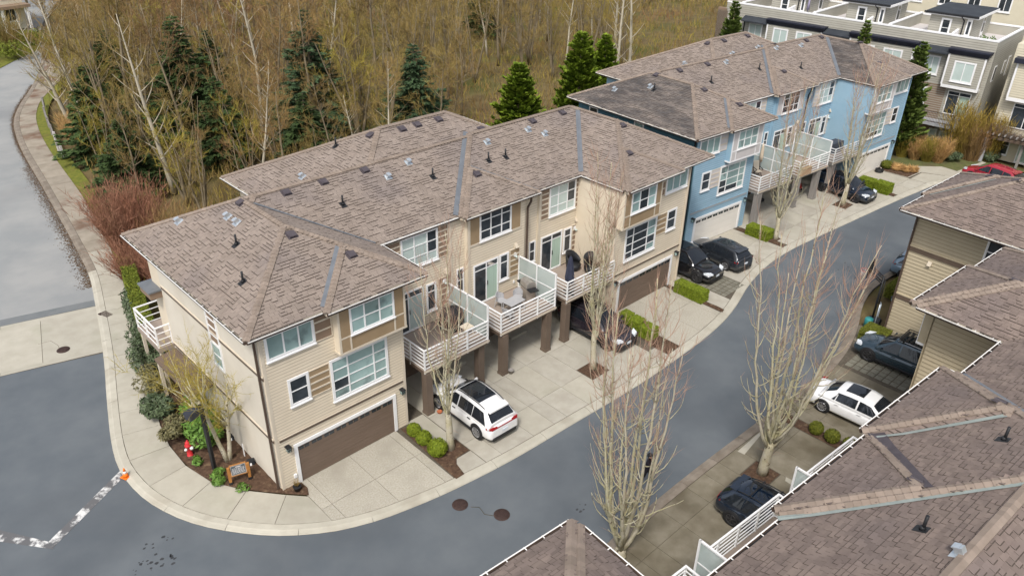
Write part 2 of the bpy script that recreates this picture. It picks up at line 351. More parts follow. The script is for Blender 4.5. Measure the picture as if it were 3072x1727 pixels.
# kerbs: a dark bed with separate stones
def kerb(name, KO_, step, mat, zone=None):
    bed = MB(); n = len(KO_); inn = offset_line(KO_, .50)
    for i in range(n - 1):
        bed.quad((*KO_[i], ZR + .006), (*KO_[i + 1], ZR + .006), (*inn[i + 1], -.03), (*inn[i], -.03))
    kb = struct(bed.build(name, M_joint))
    rs = resample(KO_, .75); per = max(1, int(step / .75)); i = 0
    while i < len(rs) - 1:
        seg = rs[i:i + per + 1]; i += per
        if len(seg) < 2: break
        a, b = Vector(seg[0]), Vector(seg[-1])
        if (Vector((seg[len(seg) // 2][0], seg[len(seg) // 2][1], 0)) - CAM).length > 130: continue
        # trim 12 mm at both ends for the joint
        d0 = (Vector(seg[1]) - a).normalized() * .012; d1 = (Vector(seg[-2]) - b).normalized() * .012
        seg = [tuple(a + d0)] + seg[1:-1] + [tuple(b + d1)]
        prof = [(.0, ZR + .01), (.03, ZR + .055), (.16, -.035), (.22, -.008), (.49, .0), (.49, -.06)]
        lines = [offset_line(seg, w) for w, z in prof]; m = MB(); k = len(seg); o = 0
        vs = [(x, y, prof[j][1]) for j, l in enumerate(lines) for x, y in l]
        fs = [(j * k + q, j * k + q + 1, (j + 1) * k + q + 1, (j + 1) * k + q) for j in range(len(prof) - 1) for q in range(k - 1)]
        fs.append(tuple(j * k for j in range(len(prof)))); fs.append(tuple(j * k + k - 1 for j in reversed(range(len(prof)))))
        m.add(vs, fs); mid = seg[len(seg) // 2]
        m.build('kerb_stone', M_kerbold if (zone and zone(mid)) else mat, kb)
    return kb
kerb('kerb', KO, 3.0, M_kerb, lambda p: p[1] > 27)
kerb('kerb', KRO, 2.3, M_kerbold)
# sidewalk round the corner
SW = smooth_line([(20, 84), (10.4, 69.06), (8.01, 63.12), (6.72, 57.64), (5.78, 51.34), (5.27, 46.55), (4.49, 38.7), (3.9, 34.61), (3.35, 31), (2.55, 26.5), (1.6, 22.2), (.91, 19.39), (.19, 16.5), (-.75, 13.0), (-1.15, 11.3), (-1.5, 9.99), (-2.1, 7.85), (-2.42, 5.88), (-2.39, 3.98), (-2.02, 2.43), (-1.18, 1.07), (-.06, -.27), (.62, -1.0)], 2)
bed = MB(); sw_in = resample(SW, 1.0)
def nearest(line, p):
    best = None
    for a, b in zip(line[:-1], line[1:]):
        a_, b_ = Vector(a), Vector(b); d = b_ - a_; t = max(0, min(1, (Vector(p) - a_).dot(d) / max(d.length_squared, 1e-9))); q = a_ + d * t
        k = (q - Vector(p)).length
        if best is None or k < best[0]: best = (k, (q.x, q.y))
    return best[1]
inner = resample(SW, 1.75); outer = [nearest(KI, p) for p in inner]
outer[-1] = (.62, fk(KI, .62))
bedo = MB()
for i in range(len(inner) - 1):
    bedo.quad((*outer[i], -.014), (*outer[i + 1], -.014), (*inner[i + 1], -.014), (*inner[i], -.014))
walk = struct(bedo.build('sidewalk', M_joint))
for i in range(len(inner) - 1):
    q = [Vector(outer[i]), Vector(outer[i + 1]), Vector(inner[i + 1]), Vector(inner[i])]
    c = sum(q, Vector((0, 0))) / 4
    sub = [nearest(KI, tuple(q[0].lerp(q[1], t))) for t in (.33, .67)]
    poly = [q[0], Vector(sub[0]), Vector(sub[1]), q[1], q[2], q[3]]
    poly = [(p + (c - p).normalized() * .016) for p in poly]
    m = MB(); m.slab([(p.x, p.y) for p in poly], -.06, 0 + random.uniform(-.004, .004))
    m.build('concrete_slab', M_walkold if c.y > 29 else M_walk, walk)
# driveways: joint-coloured bed with slabs cut to the kerb line
def slabs(parent, xs, ys, line, mat, up=True, clip=None, gap=.018):
    """columns xs, rows ys; rows run from the kerb line (first) to the building"""
    for i in range(len(xs) - 1):
        x0, x1 = xs[i] + gap / 2, xs[i + 1] - gap / 2
        for j in range(len(ys)):
            y1 = ys[j]; y0 = ys[j - 1] if j else None
            X = [x0 + (x1 - x0) * t / 4 for t in range(5)]
            if y0 is None:
                lowers = [(x, fk(line, x) + (.02 if up else -.02)) for x in X]
                if up and min(y1 - p[1] for p in lowers) < .15: continue
                if not up and min(p[1] - y1 for p in lowers) < .15: continue
                poly = lowers + [(x1, y1 - gap / 2 if up else y1 + gap / 2), (x0, y1 - gap / 2 if up else y1 + gap / 2)]
            else:
                a, b = (y0 + gap / 2, y1 - gap / 2) if up else (y0 - gap / 2, y1 + gap / 2)
                poly = [(x0, a), (x1, a), (x1, b), (x0, b)]
            m = MB(); m.slab(poly, -.06, random.uniform(-.004, .003)); mm = mat[(i + j) % len(mat)] if isinstance(mat, list) else mat
            m.build('concrete_slab', mm, parent)
def bedstrip(name, x0, x1, line, ytop, up=True):
    m = MB(); n = 40
    for i in range(n):
        a = x0 + (x1 - x0) * i / n; b = x0 + (x1 - x0) * (i + 1) / n
        p = [(a, fk(line, a), -.02), (b, fk(line, b), -.02), (b, ytop, -.02), (a, ytop, -.02)]
        m.add(p if up else p[::-1], [(0, 1, 2, 3)])
    return struct(m.build(name, M_joint))
drv = bedstrip('driveway', .62, 60, KI, 8)
slabs(drv, [.62, 1.12, 3.27, 5.43, 5.85], [-2.05, .1], KI, M_aggr)
slabs(drv, [6.36, 7.55], [-3.42], KI, M_concrete)
m = MB(); m.slab([(6.62, -2.26), (7.53, -2.36), (7.53, .1), (6.62, .1)], -.06, 0); m.build('concrete_slab', M_walk, drv)
slabs(drv, [7.57, 8.45, 10.4, 11.75, 12.6, 14.1, 15.75], [-2.9, -.35, 3.05], KI, [M_concrete, M_concrete, M_walk])
slabs(drv, [15.75, 17.1], [-3.6], KI, M_concrete)
for (a, b, c_, d) in ((15.76, -2.42, 17.09, -.36), (15.76, -.34, 17.09, 3.0)):
    m = MB(); m.box(a, b, -.06, c_, d, 0.0); m.build('concrete_slab', M_concrete, drv)
slabs(drv, [17.1, 18.3, 20.0], [-2.9, -.35, 3.05], KI, [M_concrete, M_walk])
slabs(drv, [20.0, 20.55], [-3.9], KI, M_concrete)
slabs(drv, [21.75, 23.9, 26.1, 26.55], [-2.3, .1], KI, M_aggr)
slabs(drv, [26.95, 28.25], [-2.1, .4, 2.6], KI, M_concrete)
slabs(drv, [30.6, 31.5], [-.6, 2.2], KI, M_concrete)
slabs(drv, [31.5, 32.4, 34.6, 36.7, 37.2], [-.45, 2.3], KI, [M_concrete, M_aggr])
slabs(drv, [37.85, 38.9, 41.2, 43.3, 45.2, 46.85], [-.9, 1.5, 5.2], KI, [M_concrete, M_walk])
slabs(drv, [46.85, 48.25], [-2.0], KI, M_concrete)
m = MB(); m.box(46.86, -.86, -.06, 48.24, 5, 0); m.build('concrete_slab', M_concrete, drv)
slabs(drv, [48.25, 49.3, 52.2], [-1.2, 1.5, 4.0], KI, [M_concrete, M_walk])
slabs(drv, [52.85, 55.0, 57.2], [-2.6, 1.2], KI, [M_aggr, M_concrete])
m = MB(); m.slab([(57.3, .6), (58.5, .35), (62.3, -3.3), (62.0, -5.6), (60.5, -4.95), (59.5, -2.62), (57.3, -2.4)], -.06, 0); m.build('concrete_slab', M_walk, drv)
m = MB(); m.slab([(57.25, -2.65), (59.4, -2.72), (60.4, -4.98), (57.25, fk(KI, 57.25) + .03)], -.06, 0); m.build('concrete_slab', M_walk, drv)
# planting beds (mulch), slightly heaped
def bedmesh(name, poly, z=.02, mat=M_gravel, h=.05):
    bmx = bmesh.new(); vs = [bmx.verts.new((x, y, 0)) for x, y in poly]; bmx.faces.new(vs)
    bmesh.ops.triangulate(bmx, faces=bmx.faces[:])
    for _ in range(3):
        ee = [e for e in bmx.edges if e.calc_length() > .35]
        if ee: bmesh.ops.subdivide_edges(bmx, edges=ee, cuts=1, use_grid_fill=False); bmesh.ops.triangulate(bmx, faces=bmx.faces[:])
    for v in bmx.verts: v.co.z = z + (0 if v.is_boundary else random.uniform(.2, 1) * h)
    bmesh.ops.recalc_face_normals(bmx, faces=bmx.faces[:])
    if sum(f.normal.z for f in bmx.faces) < 0: bmesh.ops.reverse_faces(bmx, faces=bmx.faces[:])
    me = bpy.data.meshes.new(name); bmx.to_mesh(me); bmx.free(); me.materials.append(mat); return struct(link(name, me))
bedmesh('planting_bed', [(p[0] + .04, p[1] + .02) for p in SW if p[1] < 22] + [(.62, -.75), (.85, -.55), (-.02, .05), (-.02, 12), (2.2, 22)])
bedmesh('planting_bed', [(6.07, -.12), (6.55, -.2), (6.62, -2.22), (7.5, -2.35), (7.5, -3.38), (6.75, -3.4), (6.5, -3.7), (6.34, -4.42), (5.87, -4.42)])
bedmesh('planting_bed', [(15.8, -2.46), (17.06, -2.46), (17.06, -3.56), (15.8, -3.56)], z=-.005)
bedmesh('planting_bed', [(21.3, -.3), (21.74, -.3), (21.74, -4.7), (20.6, -4.8), (20.6, -3.6)], z=0)
bedmesh('planting_bed', [(26.57, -.2), (26.93, -.2), (26.93, -4.2), (26.57, -4.3)])
bedmesh('planting_bed', [(37.22, 1.6), (37.8, 1.5), (37.8, -.7), (38.5, -.95), (38.3, -1.4), (37.8, -1.4), (37.5, -2.1), (37.22, -2.1)])
bedmesh('planting_bed', [(46.9, -.92), (48.2, -.92), (48.2, -1.94), (46.9, -1.94)], z=-.005)
bedmesh('planting_bed', [(52.25, .2), (52.8, .2), (52.8, -3.3), (52.25, -3.4)])
bedmesh('planting_bed', [(57.3, .5), (58.4, .2), (59.4, -2.5), (57.35, -2.35)], h=.08)
# pavers
def pavers(x0, x1, y0, y1, nx, ny, skew=0.0):
    m = MB(); m.quad((x0 - .03, y0 - .03, -.018), (x1 + .03, y0 - .03, -.018), (x1 + .03, y1 + .03, -.018), (x0 - .03, y1 + .03, -.018))
    st = struct(m.build('paver_strip', M_joint)); dx = (x1 - x0) / nx; dy = (y1 - y0) / ny
    pm = MB(); a, b = dx / 2 - .022, dy / 2 - .022
    pm.hexa([(-a, -b, -.05), (a, -b, -.05), (a, b, -.05), (-a, b, -.05), (-a + .01, -b + .01, 0), (a - .01, -b + .01, 0), (a - .01, b - .01, 0), (-a + .01, b - .01, 0)])
    me = pm.mesh('paver', M_paver)
    for i in range(nx):
        for j in range(ny):
            link('paver', me, st, (x0 + (i + .5) * dx, y0 + (j + .5) * dy, random.uniform(-.004, .006)), (0, 0, random.uniform(-.02, .02)))
pavers(28.3, 30.55, -3.35, 2.2, 6, 15)
pavers(26.9, 29.4, -16.6, -11.75, 6, 12)
# old mossy paving on the far side of the lane
drr = bedstrip('driveway', 2.0, 31.5, KRI, -20.5, up=False)
slabs(drr, [2.0, 4.2, 6.3, 8.3, 9.3, 11.0, 12.9, 14.2, 15.3], [-12.7, -14.9, -17.2, -19.4], KRI, M_mossconc, up=False)
slabs(drr, [15.3, 16.7], [-12.62], KRI, M_mossconc, up=False)
for a, b in ((-13.86, -15.8), (-15.8, -19.4)):
    m = MB(); m.box(15.31, b + .01, -.06, 16.69, a - .01, 0); m.build('concrete_slab', M_mossconc, drr)
slabs(drr, [16.7, 18.2, 20.1], [-12.9, -15.2, -17.4, -19.4], KRI, M_mossconc, up=False)
slabs(drr, [20.85, 21.6, 23.2, 24.1, 25.0, 26.6], [-13.2, -15.3, -19.3], KRI, M_mossconc, up=False)
slabs(drr, [29.6, 31.4], [-13.3, -16.3, -19.3], KRI, M_mossconc, up=False)
bedmesh('planting_bed', [(15.34, -12.66), (16.66, -12.66), (16.66, -13.82), (15.34, -13.82)], z=-.005)
bedmesh('planting_bed', [(20.15, -11.9), (20.8, -11.9), (20.8, -15.2), (20.15, -15.2)], z=0)
bedmesh('planting_bed', [(29.7, -11.2), (31.2, -10.9), (31.2, -12.6), (29.7, -12.6)], z=.01)
m = MB(); m.quad((31.4, -30, -.02), (75, -30, -.02), (75, -11.9, -.02), (31.4, -11.5, -.02)); struct(m.build('driveway', M_mossconc))
# lawns / verge
gb = MB(); sp = [p for p in SW if p[1] > 22]
fl = offset_line(sp, 1.05)
for i in range(len(sp) - 1):
    gb.quad((*sp[i], -.03), (*sp[i + 1], -.03), (*fl[i + 1], .03), (*fl[i], .03))
struct(gb.build('grass_verge', M_moss))
sheet('lawn', [(57.5, 1.3), (59, 6), (66, 6), (67.9, -2.7), (67, -9), (62.4, -5.7), (62.2, -3.2), (58.6, .6)], -.03, M_lawn)
sheet('lawn', [(-45, 87), (-12, 81), (2, 80), (10.2, 84.5), (13, 88), (16.3, 91.6), (18.6, 95.8), (19.6, 101.3), (19, 104.8), (10, 112), (-40, 110)], ZR + .05, M_moss)
# white road paint, worn
def paint():
    m = bpy.data.materials.new('worn_white_paint'); m.use_nodes = True; n = m.node_tree.nodes; L = m.node_tree.links; b = n['Principled BSDF']
    geo = n.new('ShaderNodeNewGeometry'); a = n.new('ShaderNodeTexNoise'); a.inputs['Scale'].default_value = 1.7; a.inputs['Detail'].default_value = 8; a.inputs['Roughness'].default_value = .7
    L.new(geo.outputs['Position'], a.inputs['Vector']); r = n.new('ShaderNodeValToRGB')
    e = r.color_ramp.elements; e[0].position = .50; e[0].color = (.11, .11, .115, 1); e[1].position = .60; e[1].color = (.62, .62, .61, 1)
    L.new(a.outputs['Fac'], r.inputs[0]); L.new(r.outputs[0], b.inputs['Base Color']); b.inputs['Roughness'].default_value = .8; return m
M_paint = paint()
P0 = drop([(-4.62, 5.84), (-4.62, 5.38), (-8.1, 3.22), (-8.14, 3.66)])
m = MB(); m.slab(P0, ZR + .002, ZR + .010); struct(m.build('stop_line', M_paint))
P1 = drop([(-8.16, 3.70), (-8.1, 3.12), (-9.5, 4.92), (-12, 8.2), (-12, 9.2), (-9.36, 5.6)])
m = MB(); m.slab(P1, ZR + .002, ZR + .0095); struct(m.build('stop_line', M_paint))
for pl in ([(16.57, -11.72), (18.82, -11.68), (18.6, -11.8), (16.62, -12.05)], [(16.46, -14.2), (16.7, -14.1), (16.75, -14.75), (17.45, -14.85), (17.2, -15.2), (16.4, -14.95)]):
    m = MB(); m.slab(pl, .0, .006); struct(m.build('painted_mark', M_walk))
# oil spots on the lane
spot = MB()
for cx, cy, n, s in ((-5.8, .2, 10, .35), (-5.2, -.3, 14, .5), (-5.1, .9, 8, .3), (-7.3, -1.9, 6, .2), (8.5, -9.2, 5, .3), (37.5, -6.6, 16, .9)):
    for _ in range(n):
        x = cx + random.gauss(0, s); y = cy + random.gauss(0, s * .45); r = random.uniform(.02, .09); k = 7; a0 = random.random() * 6
        spot.slab([(x + r * random.uniform(.6, 1.3) * math.cos(a0 + 6.283 * i / k), y + r * random.uniform(.5, 1) * math.sin(a0 + 6.283 * i / k)) for i in range(k)], ZR + .001, ZR + .0035)
o = spot.build('oil_spots', mk('oil_stain', (.03, .032, .036), (.045, .047, .05), 4, .6)); stuff(o)
# cracks
for pts in ([(5.35, -6.0), (5.6, -6.25), (5.5, -6.7), (5.75, -7.05)], [(-4.2, 19.0), (-3.6, 18.9), (-3.45, 18.2), (-3.5, 17.6)]):
    m = MB(); m.tube([(x, y, ZR + .012) for x, y in pts], .012, 4); struct(m.build('road_crack', M_joint))
# manhole covers and drain grate
def manhole(x, y, z, r, label):
    t = thing('manhole_cover', label, 'manhole cover', (x, y, z), 0, 'iron manhole covers in the road')
    m = MB(); m.lathe([(r + .05, 0), (r + .05, .012), (r, .014)], 28); m.build('frame', M_rust, t)
    m = MB(); m.lathe([(r, 0.0), (r, .016), (.01, .018)], 28)
    for i in range(-3, 4):
        w = math.sqrt(max(r * r * .8 - (i * r / 4.2) ** 2, 0)); m.box(-w, i * r / 4.2 - .02, .016, w, i * r / 4.2 + .02, .024)
    m.build('lid', M_rust, t)
a = drop([(5.02, -5.69), (5.93, -7.28), (-3.41, 17.32)])
manhole(*a[0], ZR + .003, .29, 'round iron manhole cover in the lane, the one closer to the kerb')
manhole(*a[1], ZR + .003, .29, 'round iron manhole cover in the middle of the lane')
manhole(*a[2], ZR + .016, .28, 'round iron manhole cover in the concrete crossing strip')
t = thing('drain_grate', 'rusty iron drain grate set in the kerb beside the crossing strip', 'drain grate', (-.42, 19.6, -.02), .25)
m = MB(); m.box(-.24, -.42, -.03, .24, .42, .012); m.build('plate', M_rust, t)
for i in range(7):
    m = MB(); m.box(-.2, -.36 + i * .11, .012, .2, -.30 + i * .11, .03); m.build('bar', M_rust, t)

# brown leaf litter lying in the gutter of the left road
def litter():
    rg = random.Random(8); m = MB(); ln = resample([p for p in KO if 23 < p[1] < 75], .25)
    for p in ln:
        for _ in range(60):
            w = abs(rg.gauss(0, .36)) * (1 if p[1] < 48 else .5); x, y = p[0] - w + .1, p[1] + rg.uniform(-.15, .15); r = rg.uniform(.02, .055); a = rg.uniform(0, 6.28)
            m.add([(x + r * math.cos(a + k), y + r * .7 * math.sin(a + k), ZR + .012 + rg.uniform(0, .02)) for k in (0, 1.6, 3.1, 4.7)], [(0, 1, 2, 3)])
    return stuff(m.build('leaf_litter', M_litter))
litter()
# ------------------------------------------------------------------ row houses
SL = .478; ZE = 8.05
class Frame:
    def __init__(s, ox, oy, deg):
        s.o = Vector((ox, oy, 0)); s.a = R(deg); s.M = Matrix.Translation(s.o) @ Matrix.Rotation(s.a, 4, 'Z'); s.I = s.M.inverted()
    def cam(s): return s.I @ CAM
def hb(b, x, y):
    m = min(x - b[0], b[1] - x, y - b[2], b[3] - y)
    return ZE + SL * m if m >= -1e-6 else -1
def height(bl, x, y): return max(hb(b, x, y) for b in bl)
def on_top(bl, b, x, y, e=.012): return hb(b, x, y) >= height(bl, x, y) - e
_tabcache = {}
def tab_mesh(w, mat, thick):
    k = (round(w, 2), mat.name, thick)
    if k not in _tabcache:
        m = MB(); tab_geo(m, Matrix.Identity(4), w, thick); _tabcache[k] = m.mesh('shingle', [mat, M_shband])
    return _tabcache[k]
EXPO = .147
def tab_geo(m, M, w, thick=True):
    # local: x along the eave, y up the slope, z off the roof; butt edge at y=0
    h = EXPO + .03; t = .026 if thick else .012
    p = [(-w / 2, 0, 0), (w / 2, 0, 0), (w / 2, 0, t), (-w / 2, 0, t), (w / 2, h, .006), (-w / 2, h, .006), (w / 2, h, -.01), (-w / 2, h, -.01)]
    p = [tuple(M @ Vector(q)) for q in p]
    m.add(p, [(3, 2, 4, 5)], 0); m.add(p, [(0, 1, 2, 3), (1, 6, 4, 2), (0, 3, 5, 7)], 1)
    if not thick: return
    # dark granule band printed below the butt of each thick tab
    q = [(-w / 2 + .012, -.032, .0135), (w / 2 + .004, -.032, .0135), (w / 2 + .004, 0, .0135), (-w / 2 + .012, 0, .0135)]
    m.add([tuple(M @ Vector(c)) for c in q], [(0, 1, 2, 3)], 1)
def roof(root, fr, bl, mats, near=260, vis=None, soffit=M_trim, dark=None, rng=None, xclip=None):
    """upper envelope of hip blocks; every shingle tab is real, the closest ones single objects"""
    rng = rng or random.Random(7); mt, mo = mats; cl = fr.cam()
    und = MB()
    for b in bl:
        x0, x1, y0, y1 = b; z0 = ZE - .17
        hw = min(x1 - x0, y1 - y0) / 2; zt = ZE + SL * hw
        e = [(x0, y0), (x1, y0), (x1, y1), (x0, y1)]
        if x1 - x0 > y1 - y0: r = [(x0 + hw, y0 + hw), (x1 - hw, y0 + hw)]; F = [[e[0], e[1], r[1], r[0]], [e[1], e[2], r[1]], [e[2], e[3], r[0], r[1]], [e[3], e[0], r[0]]]
        else: r = [(x0 + hw, y0 + hw), (x0 + hw, y1 - hw)]; F = [[e[0], e[1], r[0]], [e[1], e[2], r[1], r[0]], [e[2], e[3], r[1]], [e[3], e[0], r[0], r[1]]]
        for k, f in enumerate(F):
            cx = Vector((sum(q[0] for q in f) / len(f), sum(q[1] for q in f) / len(f), 9))
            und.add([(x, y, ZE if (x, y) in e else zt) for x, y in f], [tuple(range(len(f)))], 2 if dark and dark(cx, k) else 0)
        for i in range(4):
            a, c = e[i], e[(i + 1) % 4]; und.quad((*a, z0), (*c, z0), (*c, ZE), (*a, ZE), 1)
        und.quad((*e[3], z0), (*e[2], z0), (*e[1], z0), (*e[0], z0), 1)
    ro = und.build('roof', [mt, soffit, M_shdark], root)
    tabs = []
    for b in bl:
        x0, x1, y0, y1 = b; hw = min(x1 - x0, y1 - y0) / 2; cs = 1 / math.sqrt(1 + SL * SL); sn = SL * cs
        for side in range(4):
            L = (x1 - x0) if side in (0, 2) else (y1 - y0)
            ex, up = [((1, 0), (0, 1)), ((0, 1), (-1, 0)), ((-1, 0), (0, -1)), ((0, -1), (1, 0))][side]
            og = [(x0, y0), (x1, y0), (x1, y1), (x0, y1)][side]
            # skip planes facing well away from the camera
            mid = Vector((og[0] + ex[0] * L / 2, og[1] + ex[1] * L / 2, ZE)); nrm = Vector((-up[0] * SL, -up[1] * SL, 1))
            X = Vector((ex[0], ex[1], 0)); Y = Vector((up[0] * cs, up[1] * cs, sn)); Z = X.cross(Y)
            rows = int(hw / cs / EXPO) + 1
            for rI in range(rows):
                d = rI * EXPO * cs; s = d - rng.uniform(0, .3)
                while s < L - d + .1:
                    w = rng.choice((.20, .25, .31)); gap = .010
                    c = s + w / 2; px = og[0] + ex[0] * c + up[0] * (d + .07); py = og[1] + ex[1] * c + up[1] * (d + .07)
                    s += w + gap; thick = rng.random() < .46
                    if not (x0 <= px <= x1 and y0 <= py <= y1): continue
                    if not on_top(bl, b, px, py, .004): continue
                    h_here = ZE + SL * min(px - x0, x1 - px, py - y0, y1 - py)
                    if abs(h_here - (ZE + SL * (d + .07))) > .02: continue
                    if xclip and not xclip(px, py): continue
                    P = Vector((og[0] + ex[0] * c + up[0] * d, og[1] + ex[1] * c + up[1] * d, ZE + SL * d + .006))
                    if (cl - P).dot(Z) < 0: continue
                    tabs.append(((cl - P).length, P, X, Y, Z, w, side, thick))
    vv = fr.I @ (CAM + FWD * 10)
    def inview(P):
        q = fr.M @ P - CAM; dd = q.dot(FWD)
        return dd > 1 and abs(q.dot(RGT) / dd) < .66 and abs(q.dot(UPV) / dd) < .38
    tabs = [t for t in tabs if inview(t[1])]
    tabs.sort(key=lambda t: t[0])
    jm = MB()
    for i, (d, P, X, Y, Z, w, side, thick) in enumerate(tabs):
        M = Matrix(((X.x, Y.x, Z.x, P.x), (X.y, Y.y, Z.y, P.y), (X.z, Y.z, Z.z, P.z), (0, 0, 0, 1)))
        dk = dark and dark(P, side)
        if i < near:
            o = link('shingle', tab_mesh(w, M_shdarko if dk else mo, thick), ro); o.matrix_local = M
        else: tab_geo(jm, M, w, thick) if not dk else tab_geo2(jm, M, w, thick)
    if jm.v: stuff(jm.build('shingle_field', [mt, M_shband, M_shdark], ro))
    # dark sheet under dark tabs
    caps = []
    def line(a, c):
        a = Vector(a); c = Vector(c); n = max(1, int((c - a).length / .21))
        for i in range(n):
            p = a.lerp(c, (i + .5) / n)
            caps.append((p, (c - a).normalized()))
    for b in bl:
        x0, x1, y0, y1 = b; hw = min(x1 - x0, y1 - y0) / 2; zt = ZE + SL * hw
        if x1 - x0 > y1 - y0: r0, r1 = (x0 + hw, y0 + hw, zt), (x1 - hw, y0 + hw, zt); own = [r0, r1, r1, r0]
        else: r0, r1 = (x0 + hw, y0 + hw, zt), (x0 + hw, y1 - hw, zt); own = [r0, r0, r1, r1]
        cs_ = [(x0, y0, ZE), (x1, y0, ZE), (x1, y1, ZE), (x0, y1, ZE)]
        n0 = len(caps)
        for c_, r_ in zip(cs_, own): line(c_, r_)
        if (Vector(r0) - Vector(r1)).length > .3: line(r0, r1)
        caps[n0:] = [q for q in caps[n0:] if on_top(bl, b, q[0].x, q[0].y, .02)]
    seen = []
    out = []
    for p, d in caps:
        if any((p - q).length < .1 for q in seen[-900:]): continue
        if not inview(p) or (xclip and not xclip(p.x, p.y)): continue
        seen.append(p); out.append(((cl - p).length, p, d))
    out.sort(key=lambda t: t[0])
    key = 'cap'
    if key not in _tabcache:
        m = MB(); w = .145; t = .024
        for sgn in (1, -1):
            q = [(-.14, 0, .05 + t), (.14, 0, .05), (.14, sgn * w, -.012), (-.14, sgn * w, -.012 + t)]
            m.add(q if sgn < 0 else q[::-1], [(0, 1, 2, 3)], 0)
            q = [(-.14, 0, .05 + t), (-.14, sgn * w, -.012 + t), (-.14, sgn * w, -.05), (-.14, 0, .0)]
            m.add(q if sgn < 0 else q[::-1], [(0, 1, 2, 3)], 0)
            q = [(-.14, sgn * w, -.012 + t), (.14, sgn * w, -.012), (.14, sgn * w, -.06), (-.14, sgn * w, -.06)]
            m.add(q if sgn < 0 else q[::-1], [(0, 1, 2, 3)], 0)
        _tabcache[key] = m.mesh('ridge_cap', M_cap)
    jc = MB()
    for i, (dd, p, d) in enumerate(out):
        if d.z < 0: d = -d
        X = d; Yv = Vector((0, 0, 1)).cross(X).normalized(); Z = X.cross(Yv)
        M = Matrix(((X.x, Yv.x, Z.x, p.x), (X.y, Yv.y, Z.y, p.y), (X.z, Yv.z, Z.z, p.z + .02), (0, 0, 0, 1)))
        if i < 290: o = link('ridge_cap', _tabcache[key], ro); o.matrix_local = M
        else:
            me = _tabcache[key]; jc.add([tuple(M @ v.co) for v in me.vertices], [tuple(f.vertices) for f in me.polygons])
    if jc.v: stuff(jc.build('ridge_cap_run', M_cap, ro))
    return ro
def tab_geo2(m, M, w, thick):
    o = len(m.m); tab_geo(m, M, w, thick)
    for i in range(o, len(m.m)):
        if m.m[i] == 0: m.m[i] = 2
def flashing(ro, bl, a, c, w, mat, lift=.045):
    n = max(2, int((Vector(c) - Vector(a)).length / .8)); m = MB(); d = (Vector(c) - Vector(a)).normalized(); p = Vector((-d.y, d.x))
    vs = []
    for i in range(n + 1):
        q = Vector(a).lerp(Vector(c), i / n)
        for s in (-.5, 0, .5):
            r = q + p * (s * w); h = height(bl, r.x, r.y)
            if h < 0: h = height(bl, q.x, q.y)
            if h < 0: h = ZE
            vs.append((r.x, r.y, h + lift + (.012 if s == 0 else 0)))
    fs = []
    for i in range(n):
        for j in range(2): fs.append((i * 3 + j, (i + 1) * 3 + j, (i + 1) * 3 + j + 1, i * 3 + j + 1))
    m.add(vs, fs); o = m.build('valley_flashing', mat, ro); return o
def gutters(root, fr, bl, mat, rim, hang=True):
    for b in bl:
        x0, x1, y0, y1 = b
        for side in range(4):
            L = (x1 - x0) if side in (0, 2) else (y1 - y0)
            ex = [(1, 0), (0, 1), (-1, 0), (0, -1)][side]; og = [(x0, y0), (x1, y0), (x1, y1), (x0, y1)][side]; nn = (ex[1], -ex[0])
            run = None; n = int(L / .1)
            for i in range(n + 2):
                s = (i + .5) * .1
                px, py = og[0] + ex[0] * s + nn[0] * .06, og[1] + ex[1] * s + nn[1] * .06
                free = i <= n and s < L and height(bl, px, py) < 0
                if free and run is None: run = s - .05
                if not free and run is not None:
                    end = min(s - .05, L)
                    if end - run > .3: gutter_run(root, og, ex, nn, run, end, mat, rim, hang == 'all' or side == 3)
                    run = None
def gutter_run(root, og, ex, nn, s0, s1, mat, rim, hang):
    def P(s, o, z): return (og[0] + ex[0] * s + nn[0] * o, og[1] + ex[1] * s + nn[1] * o, z)
    m = MB(); s0 -= .0; z = ZE - .005
    prof = [(.0, z - .13), (.09, z - .13), (.125, z - .05), (.125, z + .0)]
    for (o0, za), (o1, zb) in zip(prof[:-1], prof[1:]): m.quad(P(s0, o0, za), P(s1, o0, za), P(s1, o1, zb), P(s0, o1, zb), 0)
    m.quad(P(s0, .105, z), P(s0, .14, z + .004), P(s1, .14, z + .004), P(s1, .105, z), 1)
    m.quad(P(s0, .14, z + .004), P(s0, .14, z - .03), P(s1, .14, z - .03), P(s1, .14, z + .004), 1)
    m.quad(P(s0, .0, z - .1), P(s0, .12, z - .1), P(s1, .12, z - .1), P(s1, .0, z - .1), 2)
    for s in (s0, s1): m.quad(P(s, 0, z - .13), P(s, .09, z - .13), P(s, .125, z), P(s, 0, z), 0)
    gt = m.build('gutter', [mat, rim, M_black], root)
    if hang and (gt_mid := Vector(P((s0 + s1) / 2, 0, 0))):
        k = int((s1 - s0) / .62)
        for i in range(k):
            s = s0 + (i + .5) * (s1 - s0) / k; h = MB(); a, b_ = P(s - .015, -.03, z - .0), P(s + .015, .15, z + .02)
            h.hexa([P(s - .015, -.02, z), P(s + .015, -.02, z), P(s + .015, .142, z + .006), P(s - .015, .142, z + .006), P(s - .015, -.02, z + .01), P(s + .015, -.02, z + .01), P(s + .015, .142, z + .016), P(s - .015, .142, z + .016)])
            h.build('gutter_bracket', rim, gt)
_bc = {}
